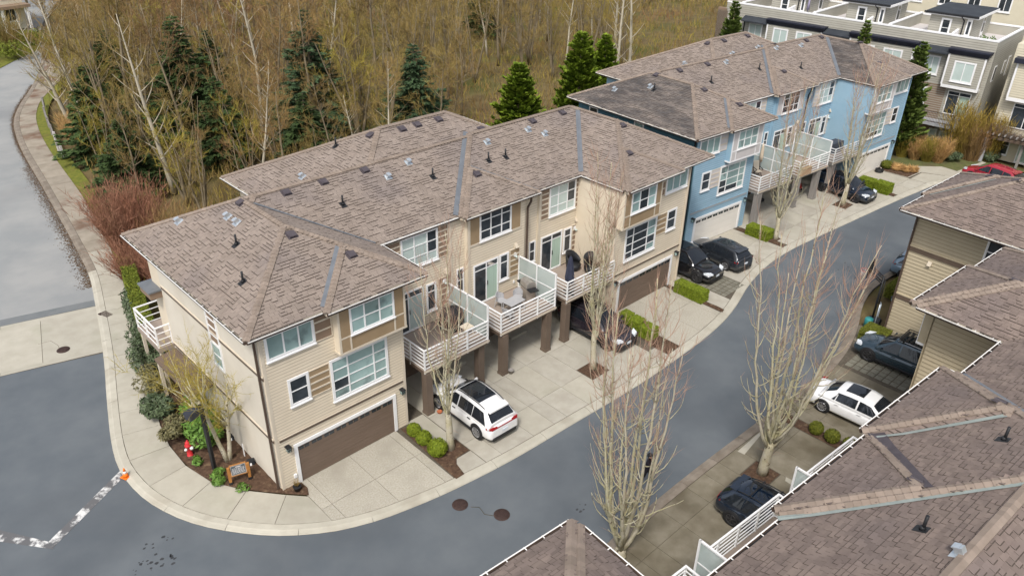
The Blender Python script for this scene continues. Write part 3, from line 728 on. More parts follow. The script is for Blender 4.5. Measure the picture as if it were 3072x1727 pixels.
def boards(wall, axis, a0, a1, z0, z1, off, mat, sgn=-1, expo=.15, hole=None):
    if hole:
        h0, h1, hz = hole; zz = z0 + math.ceil((hz - z0) / expo) * expo
        boards(wall, axis, a0, h0, z0, zz, off, mat, sgn, expo); boards(wall, axis, h1, a1, z0, zz, off, mat, sgn, expo); z0 = zz
    """lap siding, each board its own object. axis 'x': face at y=off looking along sgn*y; axis 'y': face at x=off"""
    w = round(a1 - a0, 2); k = (axis, w, sgn, mat.name, expo)
    if k not in _bc:
        m = MB(); t = .034 * sgn; h = expo + .004
        if axis == 'x':
            f = lambda u, d, z: (u, d, z)
        else: f = lambda u, d, z: (d, u, z)
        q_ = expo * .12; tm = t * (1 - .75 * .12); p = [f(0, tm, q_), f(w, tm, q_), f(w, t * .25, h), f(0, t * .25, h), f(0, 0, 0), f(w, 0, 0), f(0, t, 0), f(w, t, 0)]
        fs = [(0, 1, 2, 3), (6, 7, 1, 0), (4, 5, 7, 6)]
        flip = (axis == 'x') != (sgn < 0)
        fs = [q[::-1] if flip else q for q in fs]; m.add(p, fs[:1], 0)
        m.add(p, fs[1:], 1); _bc[k] = m.mesh('siding_board', [mat, lap_shade(mat)])  # lower strip carries the painted shade line of the lap
    n = int((z1 - z0) / expo)
    for i in range(n):
        z = z0 + i * expo
        if z + expo > z1 + .02: break
        link('siding_board', _bc[k], wall, (a0, off, z) if axis == 'x' else (off, a0, z))
# ---- facade pieces; all on planes facing -y of the house frame, at depth y
def win(root, x0, x1, z0, z1, y, vx=(), hz=(), glass=M_glassb, alt=None, frame=M_white, name='window', trim=.10, sill=True, label=None, hx=None):
    m = MB(); t = trim
    m.box(x0, y - .05, z0, x0 + t, y, z1); m.box(x1 - t, y - .05, z0, x1, y, z1)
    m.box(x0 + t, y - .048, z1 - t, x1 - t, y, z1); m.box(x0 + t, y - .052, z0, x1 - t, y, z0 + t * (1.25 if sill else 1))
    if sill: m.box(x0 - .03, y - .085, z0 - .035, x1 + .03, y, z0 + .02)
    o = m.build(name, frame, root)
    if label: o['label'] = label
    xs = [x0 + t] + list(vx) + [x1 - t]; zs = [z0 + t * 1.2] + list(hz) + [z1 - t]
    mw = .032
    for v in vx:
        b = MB(); b.box(v - mw, y - .042, zs[0], v + mw, y, zs[-1]); b.build('mullion', frame, o)
    for i in range(len(xs) - 1):
        a, b = xs[i] + (mw if i else 0), xs[i + 1] - (mw if i < len(xs) - 2 else 0)
        hzs = zs if hx is None or hx[i] is None else [zs[0]] + list(hx[i]) + [zs[-1]]
        for h in hzs[1:-1]:
            q = MB(); q.box(a, y - .036, h - .022, b, y, h + .022); q.build('glazing_bar', frame, o)
        for j in range(len(hzs) - 1):
            gm = glass
            if alt and (i, j) in alt: gm = alt[(i, j)]
            q = MB(); za, zb = hzs[j] + (.022 if j else 0), hzs[j + 1] - (.022 if j < len(hzs) - 2 else 0)
            q.box(a, y - .014, za, b, y - .004, zb); q.build('pane', gm, o)
    return o
def louvre(root, x0, x1, z0, z1, y, n, mat, slat=M_trim):
    m = MB(); m.box(x0, y - .03, z0, x0 + .045, y, z1); m.box(x1 - .045, y - .03, z0, x1, y, z1)
    h = (z1 - z0) / n
    o = m.build('slatted_panel', slat, root)
    for i in range(n + 1):
        q = MB(); z = z0 + i * h; q.box(x0 + .045, y - .036, max(z - .035, z0), x1 - .045, y, min(z + .035, z1)); q.build('slat', slat, o)
    for i in range(n):
        q = MB(); z = z0 + i * h; q.box(x0 + .045, y - .014, z + .035, x1 - .045, y - .002, z + h - .035); q.build('panel', mat, o)
def panel(root, x0, x1, z0, z1, y, mat):
    m = MB(); m.box(x0, y - .016, z0, x1, y, z1); m.build('panel', mat, root)
def slider(root, x0, x1, z0, z1, y, mull, curtain=None, flip=False, trans=.28):
    o = win(root, x0, x1, z0, z1, y, (mull,), (z1 - .1 - trans,), M_glassd, {(0 if flip else 1, 0): curtain} if curtain else None, name='sliding_door', sill=False, trim=.085)
    m = MB(); m.bar((mull + .06, y - .06, z0 + 1), (mull + .06, y - .06, z0 + 1.25), .03); m.build('handle', M_black, o)
def garage(root, x0, x1, z1, y, mat, lights=True, frame=M_white):
    m = MB(); m.box(x0 - .16, y + .03, 0.02, x0, y + .12, z1 + .16); m.box(x1, y + .03, .02, x1 + .16, y + .12, z1 + .16); m.box(x0, y + .025, z1, x1, y + .12, z1 + .16)
    o = m.build('garage_door', frame, root); n = 4; h = (z1 - .02) / n
    for i in range(n):
        q = MB(); q.box(x0, y + .075, .02 + i * h, x1, y + .11, .02 + (i + 1) * h - .012)
        for k in (0.33, .66): q.box(x0, y + .066, .02 + (i + k) * h - .012, x1, y + .076, .02 + (i + k) * h + .012)
        q.build('door_panel', mat, o)
    if lights:
        nl = 8; w = (x1 - x0) / nl
        for i in range(nl):
            q = MB(); xc = x0 + (i + .5) * w
            for s in (-1, 1): q.box(xc + s * .13 - .11, y + .058, z1 - .24, xc + s * .13 + .11, y + .08, z1 - .09)
            q.build('door_light', M_glassd, o)
def lantern(root, x, y, z):
    m = MB(); m.box(x - .05, y - .03, z - .16, x + .05, y, z + .16); b = m.build('wall_lantern', M_black, root)
    m = MB(); m.hexa([(x - .06, y - .19, z - .12), (x + .06, y - .19, z - .12), (x + .06, y - .05, z - .12), (x - .06, y - .05, z - .12), (x - .085, y - .22, z + .1), (x + .085, y - .22, z + .1), (x + .085, y - .03, z + .1), (x - .085, y - .03, z + .1)])
    m.build('glass', M_glassb, b)
    m = MB(); m.box(x - .11, y - .25, z + .1, x + .11, y, z + .14)
    for s in (-1, 1): m.bar((x + s * .075, y - .205, z - .12), (x + s * .085, y - .225, z + .1), .02)
    m.bar((x, y - .195, z - .12), (x, y - .225, z + .1), .015); m.box(x - .09, y - .23, z - .01, x + .09, y - .205, z + .01)
    m.build('cage', M_black, b)
def downpipe(root, pts, mat, name='downpipe'):
    m = MB()
    for a, b in zip(pts[:-1], pts[1:]): m.bar(a, b, .085, .085)
    o = m.build(name, mat, root)
    return o
def railing(deck, pts, z, mat=M_white, h=1.08, bars=5, post=1.25, glass=False):
    for a, b in zip(pts[:-1], pts[1:]):
        A, B = Vector((*a, 0)), Vector((*b, 0)); L = (B - A).length; n = max(1, round(L / post))
        m = MB(); m.bar((*a, z + h), (*b, z + h), .075, .05); m.build('top_rail', mat, deck)
        for k in range(bars):
            m = MB(); zz = z + .06 + k * (h - .06) / bars; m.bar((*a, zz), (*b, zz), .035, .035); m.build('rail', mat, deck)
        for i in range(n + 1):
            if i == 0 and a != pts[0]: continue
            p = A.lerp(B, i / n); m = MB(); m.box(p.x - .035, p.y - .035, z - .2, p.x + .035, p.y + .035, z + h + .03); m.build('post', mat, deck)
def deck(root, x0, x1, y0, y1, zt=2.62, screen=True, floor=M_deck, edge=M_trim, open_right=False, soff=M_brown):
    m = MB(); m.box(x0, y0, zt - .24, x1, y1, zt - .03, 0); m.box(x0 - .03, y0 - .03, zt - .03, x1 + .03, y1, zt, 1); m.box(x0 - .05, y0 - .05, zt - .12, x1 + .05, y0 - .003, zt - .035, 2)
    d = m.build('deck', [soff, floor, edge], root)
    railing(d, [(x0 + .03, y1 - .9), (x0 + .03, y0 + .03), (x1 - .03, y0 + .03)], zt)
    if screen:
        ym, xs = (y0 + y1) / 2, x1 - .0
        m = MB(); H = 1.95
        for yy in (y0 + .05, ym, y1 - .06): m.box(xs - .035, yy - .04, zt, xs + .035, yy + .04, zt + H)
        m.box(xs - .04, y0 + .05, zt + H - .06, xs + .04, y1 - .06, zt + H); m.box(xs - .03, y0 + .1, zt + .95, xs + .03, y1 - .1, zt + 1.0); m.box(xs - .03, y0 + .1, zt + .05, xs + .03, y1 - .1, zt + .1)
        s = m.build('privacy_screen', M_white, root)
        for ya, yb in ((y0 + .09, ym - .04), (ym + .04, y1 - .1)):
            for za, zb in ((zt + .1, zt + .95), (zt + 1.0, zt + H - .06)):
                q = MB(); q.box(xs - .008, ya, za, xs + .008, yb, zb); q.build('pane', M_frost, s)
    return d
def column(root, x, y, mat, s=.18, z1=2.4):
    m = MB(); m.box(x - s, y - s, 0, x + s, y + s, z1)
    for a in (-1, 1):
        for b in (-1, 1): m.box(x + a * (s - .03) - .035, y + b * (s - .03) - .035, .002, x + a * (s - .03) + .035, y + b * (s - .03) + .035, z1 - .003)
    m.box(x - s - .03, y - s - .03, .001, x + s + .03, y + s + .03, .14); m.build('column', mat, root)
def vents(root, bl, boxes, hoods, pipes, up=None):
    def place(x, y):
        h = height(bl, x, y); gx = (height(bl, x + .05, y) - height(bl, x - .05, y)) / .1; gy = (height(bl, x, y + .05) - height(bl, x, y - .05)) / .1
        Z = Vector((-gx, -gy, 1)).normalized(); Y = Vector((gx, gy, gx * gx + gy * gy))
        Y = Y.normalized() if Y.length > .05 else Vector((0, 1, 0)); X = Y.cross(Z)
        return Matrix(((X.x, Y.x, Z.x, x), (X.y, Y.y, Z.y, y), (X.z, Y.z, Z.z, h + .02), (0, 0, 0, 1))) @ Matrix.Scale(.72, 4)
    if 'vb' not in _tabcache:
        m = MB(); m.hexa([(-.2, -.2, .0), (.2, -.2, .0), (.2, .2, .0), (-.2, .2, .0), (-.2, -.2, .13), (.2, -.2, .13), (.2, .2, .10), (-.2, .2, .10)])
        m.hexa([(-.25, -.25, .11), (.25, -.25, .11), (.25, .22, .10), (-.25, .22, .10), (-.23, -.23, .17), (.23, -.23, .17), (.23, .2, .14), (-.23, .2, .14)])
        m2 = MB(); m2.box(-.32, -.28, .0, .32, .36, .02)
        _tabcache['vb'] = (m.mesh('roof_vent', M_vent), m2.mesh('flashing', M_vent))
        m = MB(); m.hexa([(-.13, -.12, 0), (.13, -.12, 0), (.13, .16, 0), (-.13, .16, 0), (-.13, -.16, .26), (.13, -.16, .26), (.13, .12, .30), (-.13, .12, .30)])
        m.box(-.15, -.2, .27, .15, .02, .31); m2 = MB(); m2.hexa([(-.26, -.3, 0), (.26, -.3, 0), (.2, .24, 0), (-.2, .24, 0), (-.25, -.29, .018), (.25, -.29, .018), (.19, .23, .018), (-.19, .23, .018)])
        _tabcache['vh'] = (m.mesh('exhaust_hood', M_galv), m2.mesh('flashing', M_galv))
        m2 = MB(); m2.hexa([(-.2, -.3, 0), (.2, -.3, 0), (.2, .2, 0), (-.2, .2, 0), (-.19, -.29, .02), (.19, -.29, .02), (.19, .19, .02), (-.19, .19, .02)]); m2.lathe([(.13, .02), (.075, .14)], 10)
        _tabcache['vp'] = m2.mesh('flashing', M_black)
    for k, L in (('vb', boxes), ('vh', hoods)):
        for x, y in L:
            if height(bl, x, y) < 0: continue
            a, b = _tabcache[k]; o = link('roof_vent' if k == 'vb' else 'exhaust_hood', a, root); o.matrix_local = place(x, y); link('flashing', b, o)
    for x, y in pipes:
        M = place(x, y); h = M.translation.z; m = MB(); m.tube([(x, y, h - .05), (x, y, h + .46)], .045, 10); o = m.build('vent_pipe', M_black, root)
        q = link('flashing', _tabcache['vp'], o); q.matrix_local = M
PAL = dict(
    beige=dict(sid=M_beige, side='stucco', trim=M_trim, band=M_brown, pan=M_tan, lou=M_brownpan, gd=M_gdoor, gut=M_gutter, rim=M_gutw, col=M_col, lights=True, pipe=M_gutter, baywall=M_beige, wind=M_glassb, soff=M_brown),
    blue=dict(sid=M_blue, side='boards', sidem=M_bluedk, trim=M_blue, band=M_greyband, pan=M_palepan, lou=M_palepan, gd=M_gdoorw, gut=M_gutter, rim=M_gutw, col=M_colg, lights=True, pipe=M_black, baywall=M_blue, wind=M_glassb, soff=M_colg),
    taupe=dict(sid=M_taupe, side='boards', sidem=M_taupe, trim=M_taupe, band=M_brown, pan=M_tan, lou=M_brownpan, gd=M_gdoor, gut=M_gutter, rim=M_gutw, col=M_col, lights=True, pipe=M_gutter, baywall=M_taupe, wind=M_glassb, soff=M_brown))
def wallbox(root, x0, x1, y0, y1, z0, z1, mat, name='wall'):
    m = MB(); m.box(x0, y0, z0, x1, y1, z1); return m.build(name, mat, root)
def corner(root, x, y, z0, z1, mat, w=.11):
    m = MB(); m.box(x - w / 2 - .0, y - .035, z0, x + w / 2, y, z1); m.build('corner_trim', mat, root)
def end_unit(root, X, P, detail=True):
    """garage unit facade at y=0; X maps design x to frame x (mirrors for the far end)"""
    def span(a, b): a, b = X(a), X(b); return (min(a, b), max(a, b))
    w0, w1 = span(0, 6.58); w = wallbox(root, w0, w1, 0, 11, 0, 7.9, P['sid'])
    ha, hb2 = span(.74, 5.95); boards(w, 'x', w0 + .12, w1 - .12, .02, 7.9, -.003, P['sid'], expo=P.get('expo', .15), hole=(ha, hb2, 2.08))
    for xx in (w0 + .055, w1 - .055): corner(root, xx, -.004, .01, 7.88, P['trim'], .13)
    a, b = span(.18, 6.4); m = MB(); m.box(a, -.06, 2.54, b, -.004, 2.66); m.box(a, -.075, 2.66, b, -.004, 2.70, 1); m.build('belly_band', [P['band'], P['trim']], root)
    a, b = span(.9, 5.79); garage(root, a, b, 1.95, -.115, P['gd'])
    for lx in (.45, 6.28): lantern(root, X(lx), -.035, 2.12)
    mir = X(1) < X(0)
    def vx(l): return sorted(X(v) for v in l)
    a, b = span(2.82, 5.69)
    rows = (3.80, 4.30, 4.80)
    sash = {(0 if not mir else 2, 1): M_glassd} if not mir else {(0, 0): M_glassd, (0, 1): M_glassd, (0, 2): M_glassd, (0, 3): M_glassd, (1, 1): M_glassd, (1, 2): M_glassd, (1, 3): M_glassd, (1, 0): M_glassd, (2, 1): M_glassd}
    if P['sid'] is M_blue: sash = {(0, 0): M_glassd, (1, 0): M_glassd, (0, 1): M_glassd}
    win(root, a, b, 3.27, 5.39, -.04, vx((3.66, 4.96)), rows, P['wind'], sash, trim=.12)
    a, b = span(.89, 1.83); win(root, a, b, 4.0, 5.36, -.03, (), (4.72,), M_glassd, trim=.11)
    a, b = span(1.83, 2.82); louvre(root, a, b, 4.03, 5.33, -.03, 4, P['pan'] if P['sid'] is not M_blue else P['lou'])
    a, b = span(.2, 2.33); win(root, a, b, 6.53, 7.86, -.04, vx((.98, 1.64)), (7.62,), P['wind'], trim=.11)
    a, b = span(2.33, 3.14); louvre(root, a, b, 6.53, 7.86, -.03, 3, P['lou'])
    # bay
    b0, b1 = span(3.18, 6.52); by = -.42
    bw = wallbox(root, b0, b1, by, 0, 5.72, 7.88, P['baywall'], 'bay')
    m = MB(); m.box(b0 - .03, by - .03, 5.66, b1 + .03, .0, 5.76); m.box(b0, by - .03, 5.76, b0 + .1, by, 7.88); m.box(b1 - .1, by - .03, 5.76, b1, by, 7.88)
    for v in (3.72, 5.93): x = X(v); m.box(x - .04, by - .028, 5.76, x + .04, by, 6.45)
    m.box(b0 + .1, by - .026, 6.40, min(X(3.75), X(5.92)), by, 6.47); m.box(max(X(3.75), X(5.92)), by - .026, 6.40, b1 - .1, by, 6.47)
    m.build('bay_trim', P['trim'] if P['sid'] is M_beige else M_white, root)
    for pa, pb, za, zb in ((3.29, 3.74, 6.47, 7.86), (3.29, 3.68, 5.77, 6.4), (3.77, 5.88, 5.77, 6.43), (5.94, 6.41, 6.47, 7.86), (5.98, 6.41, 5.77, 6.4)):
        a, b = span(pa, pb); panel(root, a, b, za, zb, by - .002, P['pan'] if zb < 7 else P['pan'])
    a, b = span(3.74, 5.94); al = {(1, 0): M_glassd, (1, 1): M_glassd, (2, 2): M_glassd, (0, 2): M_glassd, (1, 2): M_glassd} if (mir and P['sid'] is M_beige) else None
    win(root, a, b, 6.45, 7.87, by - .004, vx((4.45, 5.2)), (7.1, 7.68), P['wind'], al, trim=.09)
def house(name, label, fr, bl, pal, mid, mats, near, left_side=None, right_side=None, dark=None, flashes=(), vent=((), (), ()), xclip=None, rim=None, group=None, L=27.7, dside=False, detail=True, cat='townhouses'):
    P = PAL[pal]; root = thing(name, label, cat, fr.o, fr.a, group)
    ro = roof(root, fr, bl, mats, near, dark=dark, xclip=xclip)
    for a, c, w, mt in flashes: flashing(ro, bl, a, c, w, mt)
    gutters(root, fr, bl, P['gut'], rim or P['rim'], 'all' if pal == 'taupe' else 'end')
    vents(root, bl, *vent)
    end_unit(root, lambda x: x, P); end_unit(root, lambda x: L - x, P)
    core = wallbox(root, 6.58, L - 6.58, 3.05, 11.0, 0, 7.9, P['sid'])
    back = [b for b in bl if b[3] > 12]
    for b in back: wallbox(root, b[0] + .6, b[1] - .6, 10.9, b[3] - .6, 0, 7.9, P['sid'])
    boards(core, 'x', 6.6, L - 6.6, 2.66, 7.85, 3.047, P['sid'])
    return root, P
def mid_beige(root, P, L=27.7):
    Y = 3.02
    win(root, 8.83, 11.05, 6.13, 7.86, Y, (9.62, 10.4), (6.68, 7.25), M_glassw, {(2, 1): M_glassd, (2, 2): M_glassd}, trim=.1)
    louvre(root, 11.05, 11.72, 6.13, 7.84, Y, 6, P['lou']); louvre(root, 8.0, 8.83, 6.13, 7.84, Y, 6, P['lou'])
    slider(root, 8.15, 10.05, 2.66, 4.97, Y, 9.1, M_glassw)
    win(root, 10.22, 10.86, 3.32, 4.92, Y, (), (4.45,), M_glassd); louvre(root, 11.02, 11.74, 3.34, 4.97, Y, 5, P['lou'])
    corner(root, 11.86, Y, 2.66, 7.85, P['trim'], .14)
    win(root, 12.2, 12.68, 3.55, 5.08, Y, (), (4.4,), M_glassd, trim=.07)
    y = 2.8
    w = wallbox(root, 12.78, 16.85, y, 3.03, 2.64, 7.9, P['sid']); boards(w, 'x', 12.9, 16.8, 2.66, 7.85, y - .003, P['sid']); Yc = y - .03
    corner(root, 12.85, Yc, 2.66, 7.85, P['trim'], .14)
    panel(root, 12.98, 13.56, 6.3, 7.86, Yc, P['pan']); panel(root, 15.78, 16.45, 6.3, 7.86, Yc, P['pan'])
    m = MB(); m.box(12.93, Yc - .03, 6.2, 16.5, Yc + .01, 6.3); m.box(16.45, Yc - .028, 6.3, 16.52, Yc + .01, 7.86); m.build('trim_board', P['trim'], root)
    win(root, 13.56, 15.78, 6.28, 7.87, Yc, (14.33, 15.08), (6.85, 7.45), M_glassd, None, trim=.1)
    slider(root, 13.13, 14.88, 2.64, 5.05, Yc, 14.02, M_curt)
    win(root, 14.95, 15.62, 3.46, 5.07, Yc, (), (4.55,), M_glassd); louvre(root, 15.72, 16.46, 3.42, 5.1, Yc, 5, P['pan'])
    win(root, 17.41, 17.9, 3.62, 4.92, Y, (), (4.3,), M_glassd, trim=.07)
    downpipe(root, [(17.2, 2.72, 7.85), (17.2, 2.72, 7.55), (16.95, 2.72, 7.25), (16.95, 2.72, 2.7)], P['pipe'])
    y = 2.95
    w = wallbox(root, 18.0, 21.3, y, 3.03, 2.64, 7.9, P['sid']); boards(w, 'x', 18.08, 21.3, 2.66, 7.85, y - .003, P['sid']); Yd = y - .03
    corner(root, 18.07, Yd, 2.66, 7.85, P['trim'], .12)
    louvre(root, 18.15, 18.78, 6.04, 7.85, Yd, 6, P['lou']); louvre(root, 20.92, 21.3, 6.04, 7.85, Yd, 6, P['lou'])
    win(root, 18.78, 20.92, 6.04, 7.86, Yd, (19.5, 20.24), (6.62, 7.25), M_glassw, {(2, 1): M_glassd, (2, 2): M_glassd}, trim=.1)
    slider(root, 18.25, 19.97, 2.64, 4.97, Yd, 19.12, M_curt)
    win(root, 20.1, 20.76, 3.36, 4.92, Yd, (), (4.42,), M_glassd); louvre(root, 20.82, 21.3, 3.3, 4.95, Yd, 5, P['lou'])
    for x, yy in ((11.5, Y), (16.15, Yc), (21.1, Yd)):   # dryer vents
        m = MB(); m.hexa([(x - .1, yy - .16, 5.16), (x + .1, yy - .16, 5.16), (x + .1, yy, 5.16), (x - .1, yy, 5.16), (x - .1, yy - .04, 5.38), (x + .1, yy - .04, 5.38), (x + .1, yy, 5.38), (x - .1, yy, 5.38)]); m.build('dryer_vent', M_trim, root)
    for x, yy in ((11.42, Y), (16.12, Yc), (21.05, Yd)):
        m = MB(); m.lathe([(.13, 0), (.13, .05), (.08, .12), (.02, .13)], 12, (x, yy - .035, 4.72), 'y'); o = m.build('deck_light', M_white, root)
        m = MB(); m.lathe([(.05, .0), (.09, -.05), (.04, -.1)], 10, (x, yy - .12, 4.68)); m.build('globe', M_glassw, o)
    # D unit's inner side wall
    w = wallbox(root, 21.3, 21.4, .02, 3.0, 0, 7.88, P['sid']); boards(w, 'y', .05, 2.93, .02, 7.86, 21.297, P['sid'])
    # garage doors and steps at the back of the carports
    for x0, x1 in ((8.0, 10.6), (13.0, 15.0), (17.6, 20.2)):
        garage(root, x0, x1, 2.1, 2.9, M_gdoor, False, P['band'])
    for x in (11.25, 15.75, 20.7):
        m = MB(); m.box(x - .45, 2.94, .18, x + .45, 3.0, 2.2); m.build('entry_door', M_brown, root)
        m = MB(); m.box(x - .6, 1.9, 0, x + .6, 2.94, .17); m.build('door_step', M_walk, root)

# ---- the beige row
B1 = [(-.6, 7.6, -.4, 11.6), (2.64, 7.54, -.65, 5), (-.3, 29.05, 2.95, 11.5), (6, 22.8, 3.0, 15.3), (12.35, 29.25, 2.75, 11.7), (12.41, 17.6, 2.5, 7.75), (21.1, 29.4, -.4, 11.6), (21.16, 26.1, -.65, 5)]
FL1 = [((7.5, 3.02), (3.7, 6.85), .13, M_flash), ((12.22, 3.0), (16.75, 7.5), .26, M_flash), ((17.55, 2.62), (15.05, 5.15), .42, M_flash), ((21.2, 2.85), (25.15, 6.85), .28, M_flash), ((2.72, -.3), (4.95, 1.95), .24, M_flash)]
f1 = Frame(0, 0, 0)
row1, P = house('townhouse_row', 'beige three storey townhouse row with cream end wall, white deck rails and brown garage doors', f1, B1, 'beige', None, (M_shingle, M_shingleo), 300,
    flashes=FL1, vent=([(7.37, 6.9), (5.41, 6.9), (3.33, 7.2), (9.71, 6.9), (11.61, 9.1), (13.38, 8.72), (14.41, 8.75), (15.86, 8.74), (17.85, 7.4), (21.31, 6.88), (23.83, 6.88), (15.01, 4.6), (3.52, 3.15), (5.15, 1.3), (25.2, 3.34), (23.57, 1.44)],
          [(12.15, 6.66), (10.54, 6.19), (17.3, 6.4), (20.47, 6.43), (21.27, 5.87), (2.57, 6.98), (2.58, 6.15), (8.08, 10.2), (1.24, 9.3)],
          [(7.44, 5.45), (12.78, 5.45), (17.6, 5.2), (16.45, 5.3), (1.85, 4.87), (.89, 2.53), (10.31, 10.43)]))
mid_beige(row1, P)
for i, (a, b) in enumerate(((7.62, 11.6), (12.45, 16.4), (17.3, 21.2))):
    d = deck(row1, a, b, -.12, (3.0, 2.78, 2.9)[i], screen=i < 2)
for x, y in ((7.82, -.0), (11.28, .2), (12.7, -.04), (15.9, .0), (17.36, -.02)): column(row1, x, y, M_col)
# cream end wall of the beige row (x = 0) with brown bands, window and side porch roof
w = wallbox(row1, -.02, -.002, .12, 9.85, .02, 7.9, M_stucco, 'end_wall')
for z in (2.58, 5.72):
    m = MB(); m.box(-.05, .02, z, -.021, 9.8, z + .14, 0); m.box(-.058, .02, z + .14, -.021, 9.8, z + .20, 1); m.build('belly_band', [M_brown, M_trim], row1)
m = MB()
for y0, y1, z0, z1 in ((3.78, 3.88, 4.1, 7.1), (4.66, 4.76, 4.1, 7.1), (3.88, 4.66, 4.1, 4.22), (3.88, 4.66, 5.3, 5.4), (3.88, 4.66, 7.0, 7.1)): m.box(-.075, y0, z0, -.021, y1, z1)
wn = m.build('window', M_white, row1); wn['label'] = 'tall narrow window with dark slatted panel above, on the cream end wall'
m = MB(); m.box(-.04, 3.88, 4.22, -.025, 4.66, 5.3); m.build('pane', M_glassb, wn)
m = MB(); m.box(-.06, 3.88, 4.74, -.041, 4.66, 4.79); m.build('glazing_bar', M_white, wn)
for i in range(4):
    m = MB(); m.box(-.036, 3.88, 5.42 + i * .4, -.024, 4.66, 5.42 + i * .4 + .33); m.build('panel', M_brownpan, wn)
    m = MB(); m.box(-.06, 3.88, 5.42 + i * .4 + .33, -.024, 4.66, 5.42 + (i + 1) * .4); m.build('slat', M_white, wn)
downpipe(row1, [(-.12, .16, 7.85), (-.12, .16, .1)], M_gutter)
m = MB(); m.hexa([(-1.15, 5.6, 2.28), (-.05, 5.6, 2.42), (-.05, 9.6, 2.42), (-1.15, 9.6, 2.28), (-1.15, 5.6, 2.36), (-.05, 5.6, 2.52), (-.05, 9.6, 2.52), (-1.15, 9.6, 2.36)]); m.build('porch_roof', M_brown, row1)
for y in (5.75, 9.4):
    m = MB(); m.box(-1.1, y - .07, 0, -.96, y + .07, 2.28); m.build('porch_post', M_trim, row1)
# corner balcony at the back and its little roof
m = MB(); m.box(-.75, 9.9, 2.35, 1.0, 12.6, 2.6); d = m.build('balcony', M_deck, row1)
railing(d, [(.9, 12.55), (-.7, 12.55), (-.7, 10.0), (0, 10.0)], 2.6, bars=3)
m = MB(); m.box(-.55, 9.95, 5.2, .6, 11.2, 5.55, 0); m.box(-.62, 9.9, 5.55, .6, 11.25, 5.63, 1); m.build('balcony_roof', [M_brownpan, M_flash], row1)
for y in (12.4, 10.05):
    m = MB(); m.box(-.7, y - .07, 0, -.56, y + .07, 2.35); m.build('balcony_post', M_trim, row1)
# downpipes and meters on the street front
downpipe(row1, [(27.62, -.09, 7.85), (27.62, -.09, .1)], M_trim)
m = MB(); m.box(.55, -.12, .42, .68, -.03, .6); m.build('outlet_box', M_white, row1)
m = MB(); m.box(16.0, 2.7, 3.0, 16.09, 2.77, 3.14); m.build('outlet_box', M_white, row1)

# ---- the blue row
f2 = Frame(31.694, 2.249, -4.21)
row2, P = house('townhouse_row', 'light blue three storey townhouse row with white garage doors, beyond the beige row', f2, B1, 'blue', None, (M_shingle, M_shingleo), 260,
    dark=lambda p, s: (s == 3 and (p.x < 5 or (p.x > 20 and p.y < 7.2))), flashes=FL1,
    vent=([(5.87, 6.84), (9.04, 6.84), (3.39, 6.88), (3.93, 3.02), (5.45, 1.07), (11.6, 9.02), (13.24, 8.71), (16.29, 8.71), (18, 7.3), (15.49, 4.39), (22.11, 6.9), (24.39, 6.9), (25.25, 3.8), (24.52, 1.39)],
          [(1.17, 8.65), (2.28, 6.33), (9.07, 8.97), (11.01, 6.67), (12.55, 7.32), (15.92, 7.39), (17.67, 6.82), (20.8, 6.54)], [(7.66, 5.28), (13.65, 5.39), (17.98, 4.48), (2.14, 5.88)]))
mid_beige(row2, P)
for i, (a, b) in enumerate(((7.2, 11.2), (12.2, 16.2), (17.0, 21.2))): deck(row2, a, b, -.5, (3.0, 2.78, 2.9)[i], screen=i < 2, soff=M_colg)
for x, y in ((7.45, -.35), (10.9, -.3), (12.5, -.3), (15.2, -.3), (17.3, -.3)): column(row2, x, y, M_colg, .2)
w = wallbox(row2, -.03, -.002, .02, 11, 0, 7.9, M_bluedk, 'end_wall'); boards(w, 'y', .04, 10.9, 2.0, 7.88, -.033, M_bluedk)
for y, z0, z1 in ((9.4, 6.3, 7.7), (5.0, 6.3, 7.7)):
    m = MB()
    for a, b, c, e in ((y - .45, y - .35, z0, z1), (y + .35, y + .45, z0, z1), (y - .35, y + .35, z0, z0 + .1), (y - .35, y + .35, z1 - .1, z1)): m.box(-.1, a, c, -.06, b, e)
    wn = m.build('window', M_white, row2); m = MB(); m.box(-.08, y - .35, z0 + .1, -.065, y + .35, z1 - .1); m.build('pane', M_glassb if y < 6 else M_glassd, wn)
downpipe(row2, [(-.1, .1, 7.85), (-.1, .1, .1)], M_black); downpipe(row2, [(27.75, -.06, 7.85), (27.75, -.06, .1)], M_blue)
# ---- the row on the near side, seen from its roof
f3 = Frame(28.56, -16.93, 176)
B3 = [(-.6, 7.9, -.35, 11.4), (2.62, 7.84, -.6, 5.2), (-.3, 34.9, 2.99, 11.3), (11.4, 22.16, 2.8, 11.5), (11.46, 16.98, 2.35, 7.9), (17.04, 22.10, 2.6, 7.8), (26.83, 35.2, -.35, 11.4), (26.89, 32, -.6, 5.2)]
FL3 = [((11.3, 2.95), (15.6, 7.2), .2, M_flash), ((16.9, 2.72), (19.5, 5.2), .50, M_vent), ((22.38, 2.86), (18.1, 7.1), .17, M_flashg), ((17.22, 2.7), (14.5, 5.3), .15, M_flashg)]
row3, P = house('townhouse_row', 'taupe townhouse row on the near side of the lane, seen from above its roof', f3, B3, 'taupe', None, (M_shnear, M_shnearo), 300, flashes=FL3, rim=M_gutw, L=34.6,
    vent=([(13.93, 4.9), (19.18, 4.9), (5.0, 1.9)], [(21.88, 7.03), (16.9, 6.9)], [(21.23, 5.96), (16.05, 5.8)]))
w = wallbox(row3, 6.58, 6.64, .02, 3.0, 0, 7.88, M_taupe); boards(w, 'y', .05, 2.95, .02, 7.86, 6.643, M_taupe, sgn=1, expo=.2)
corner(row3, 6.58, -.02, .02, 7.86, M_taupe, .22)
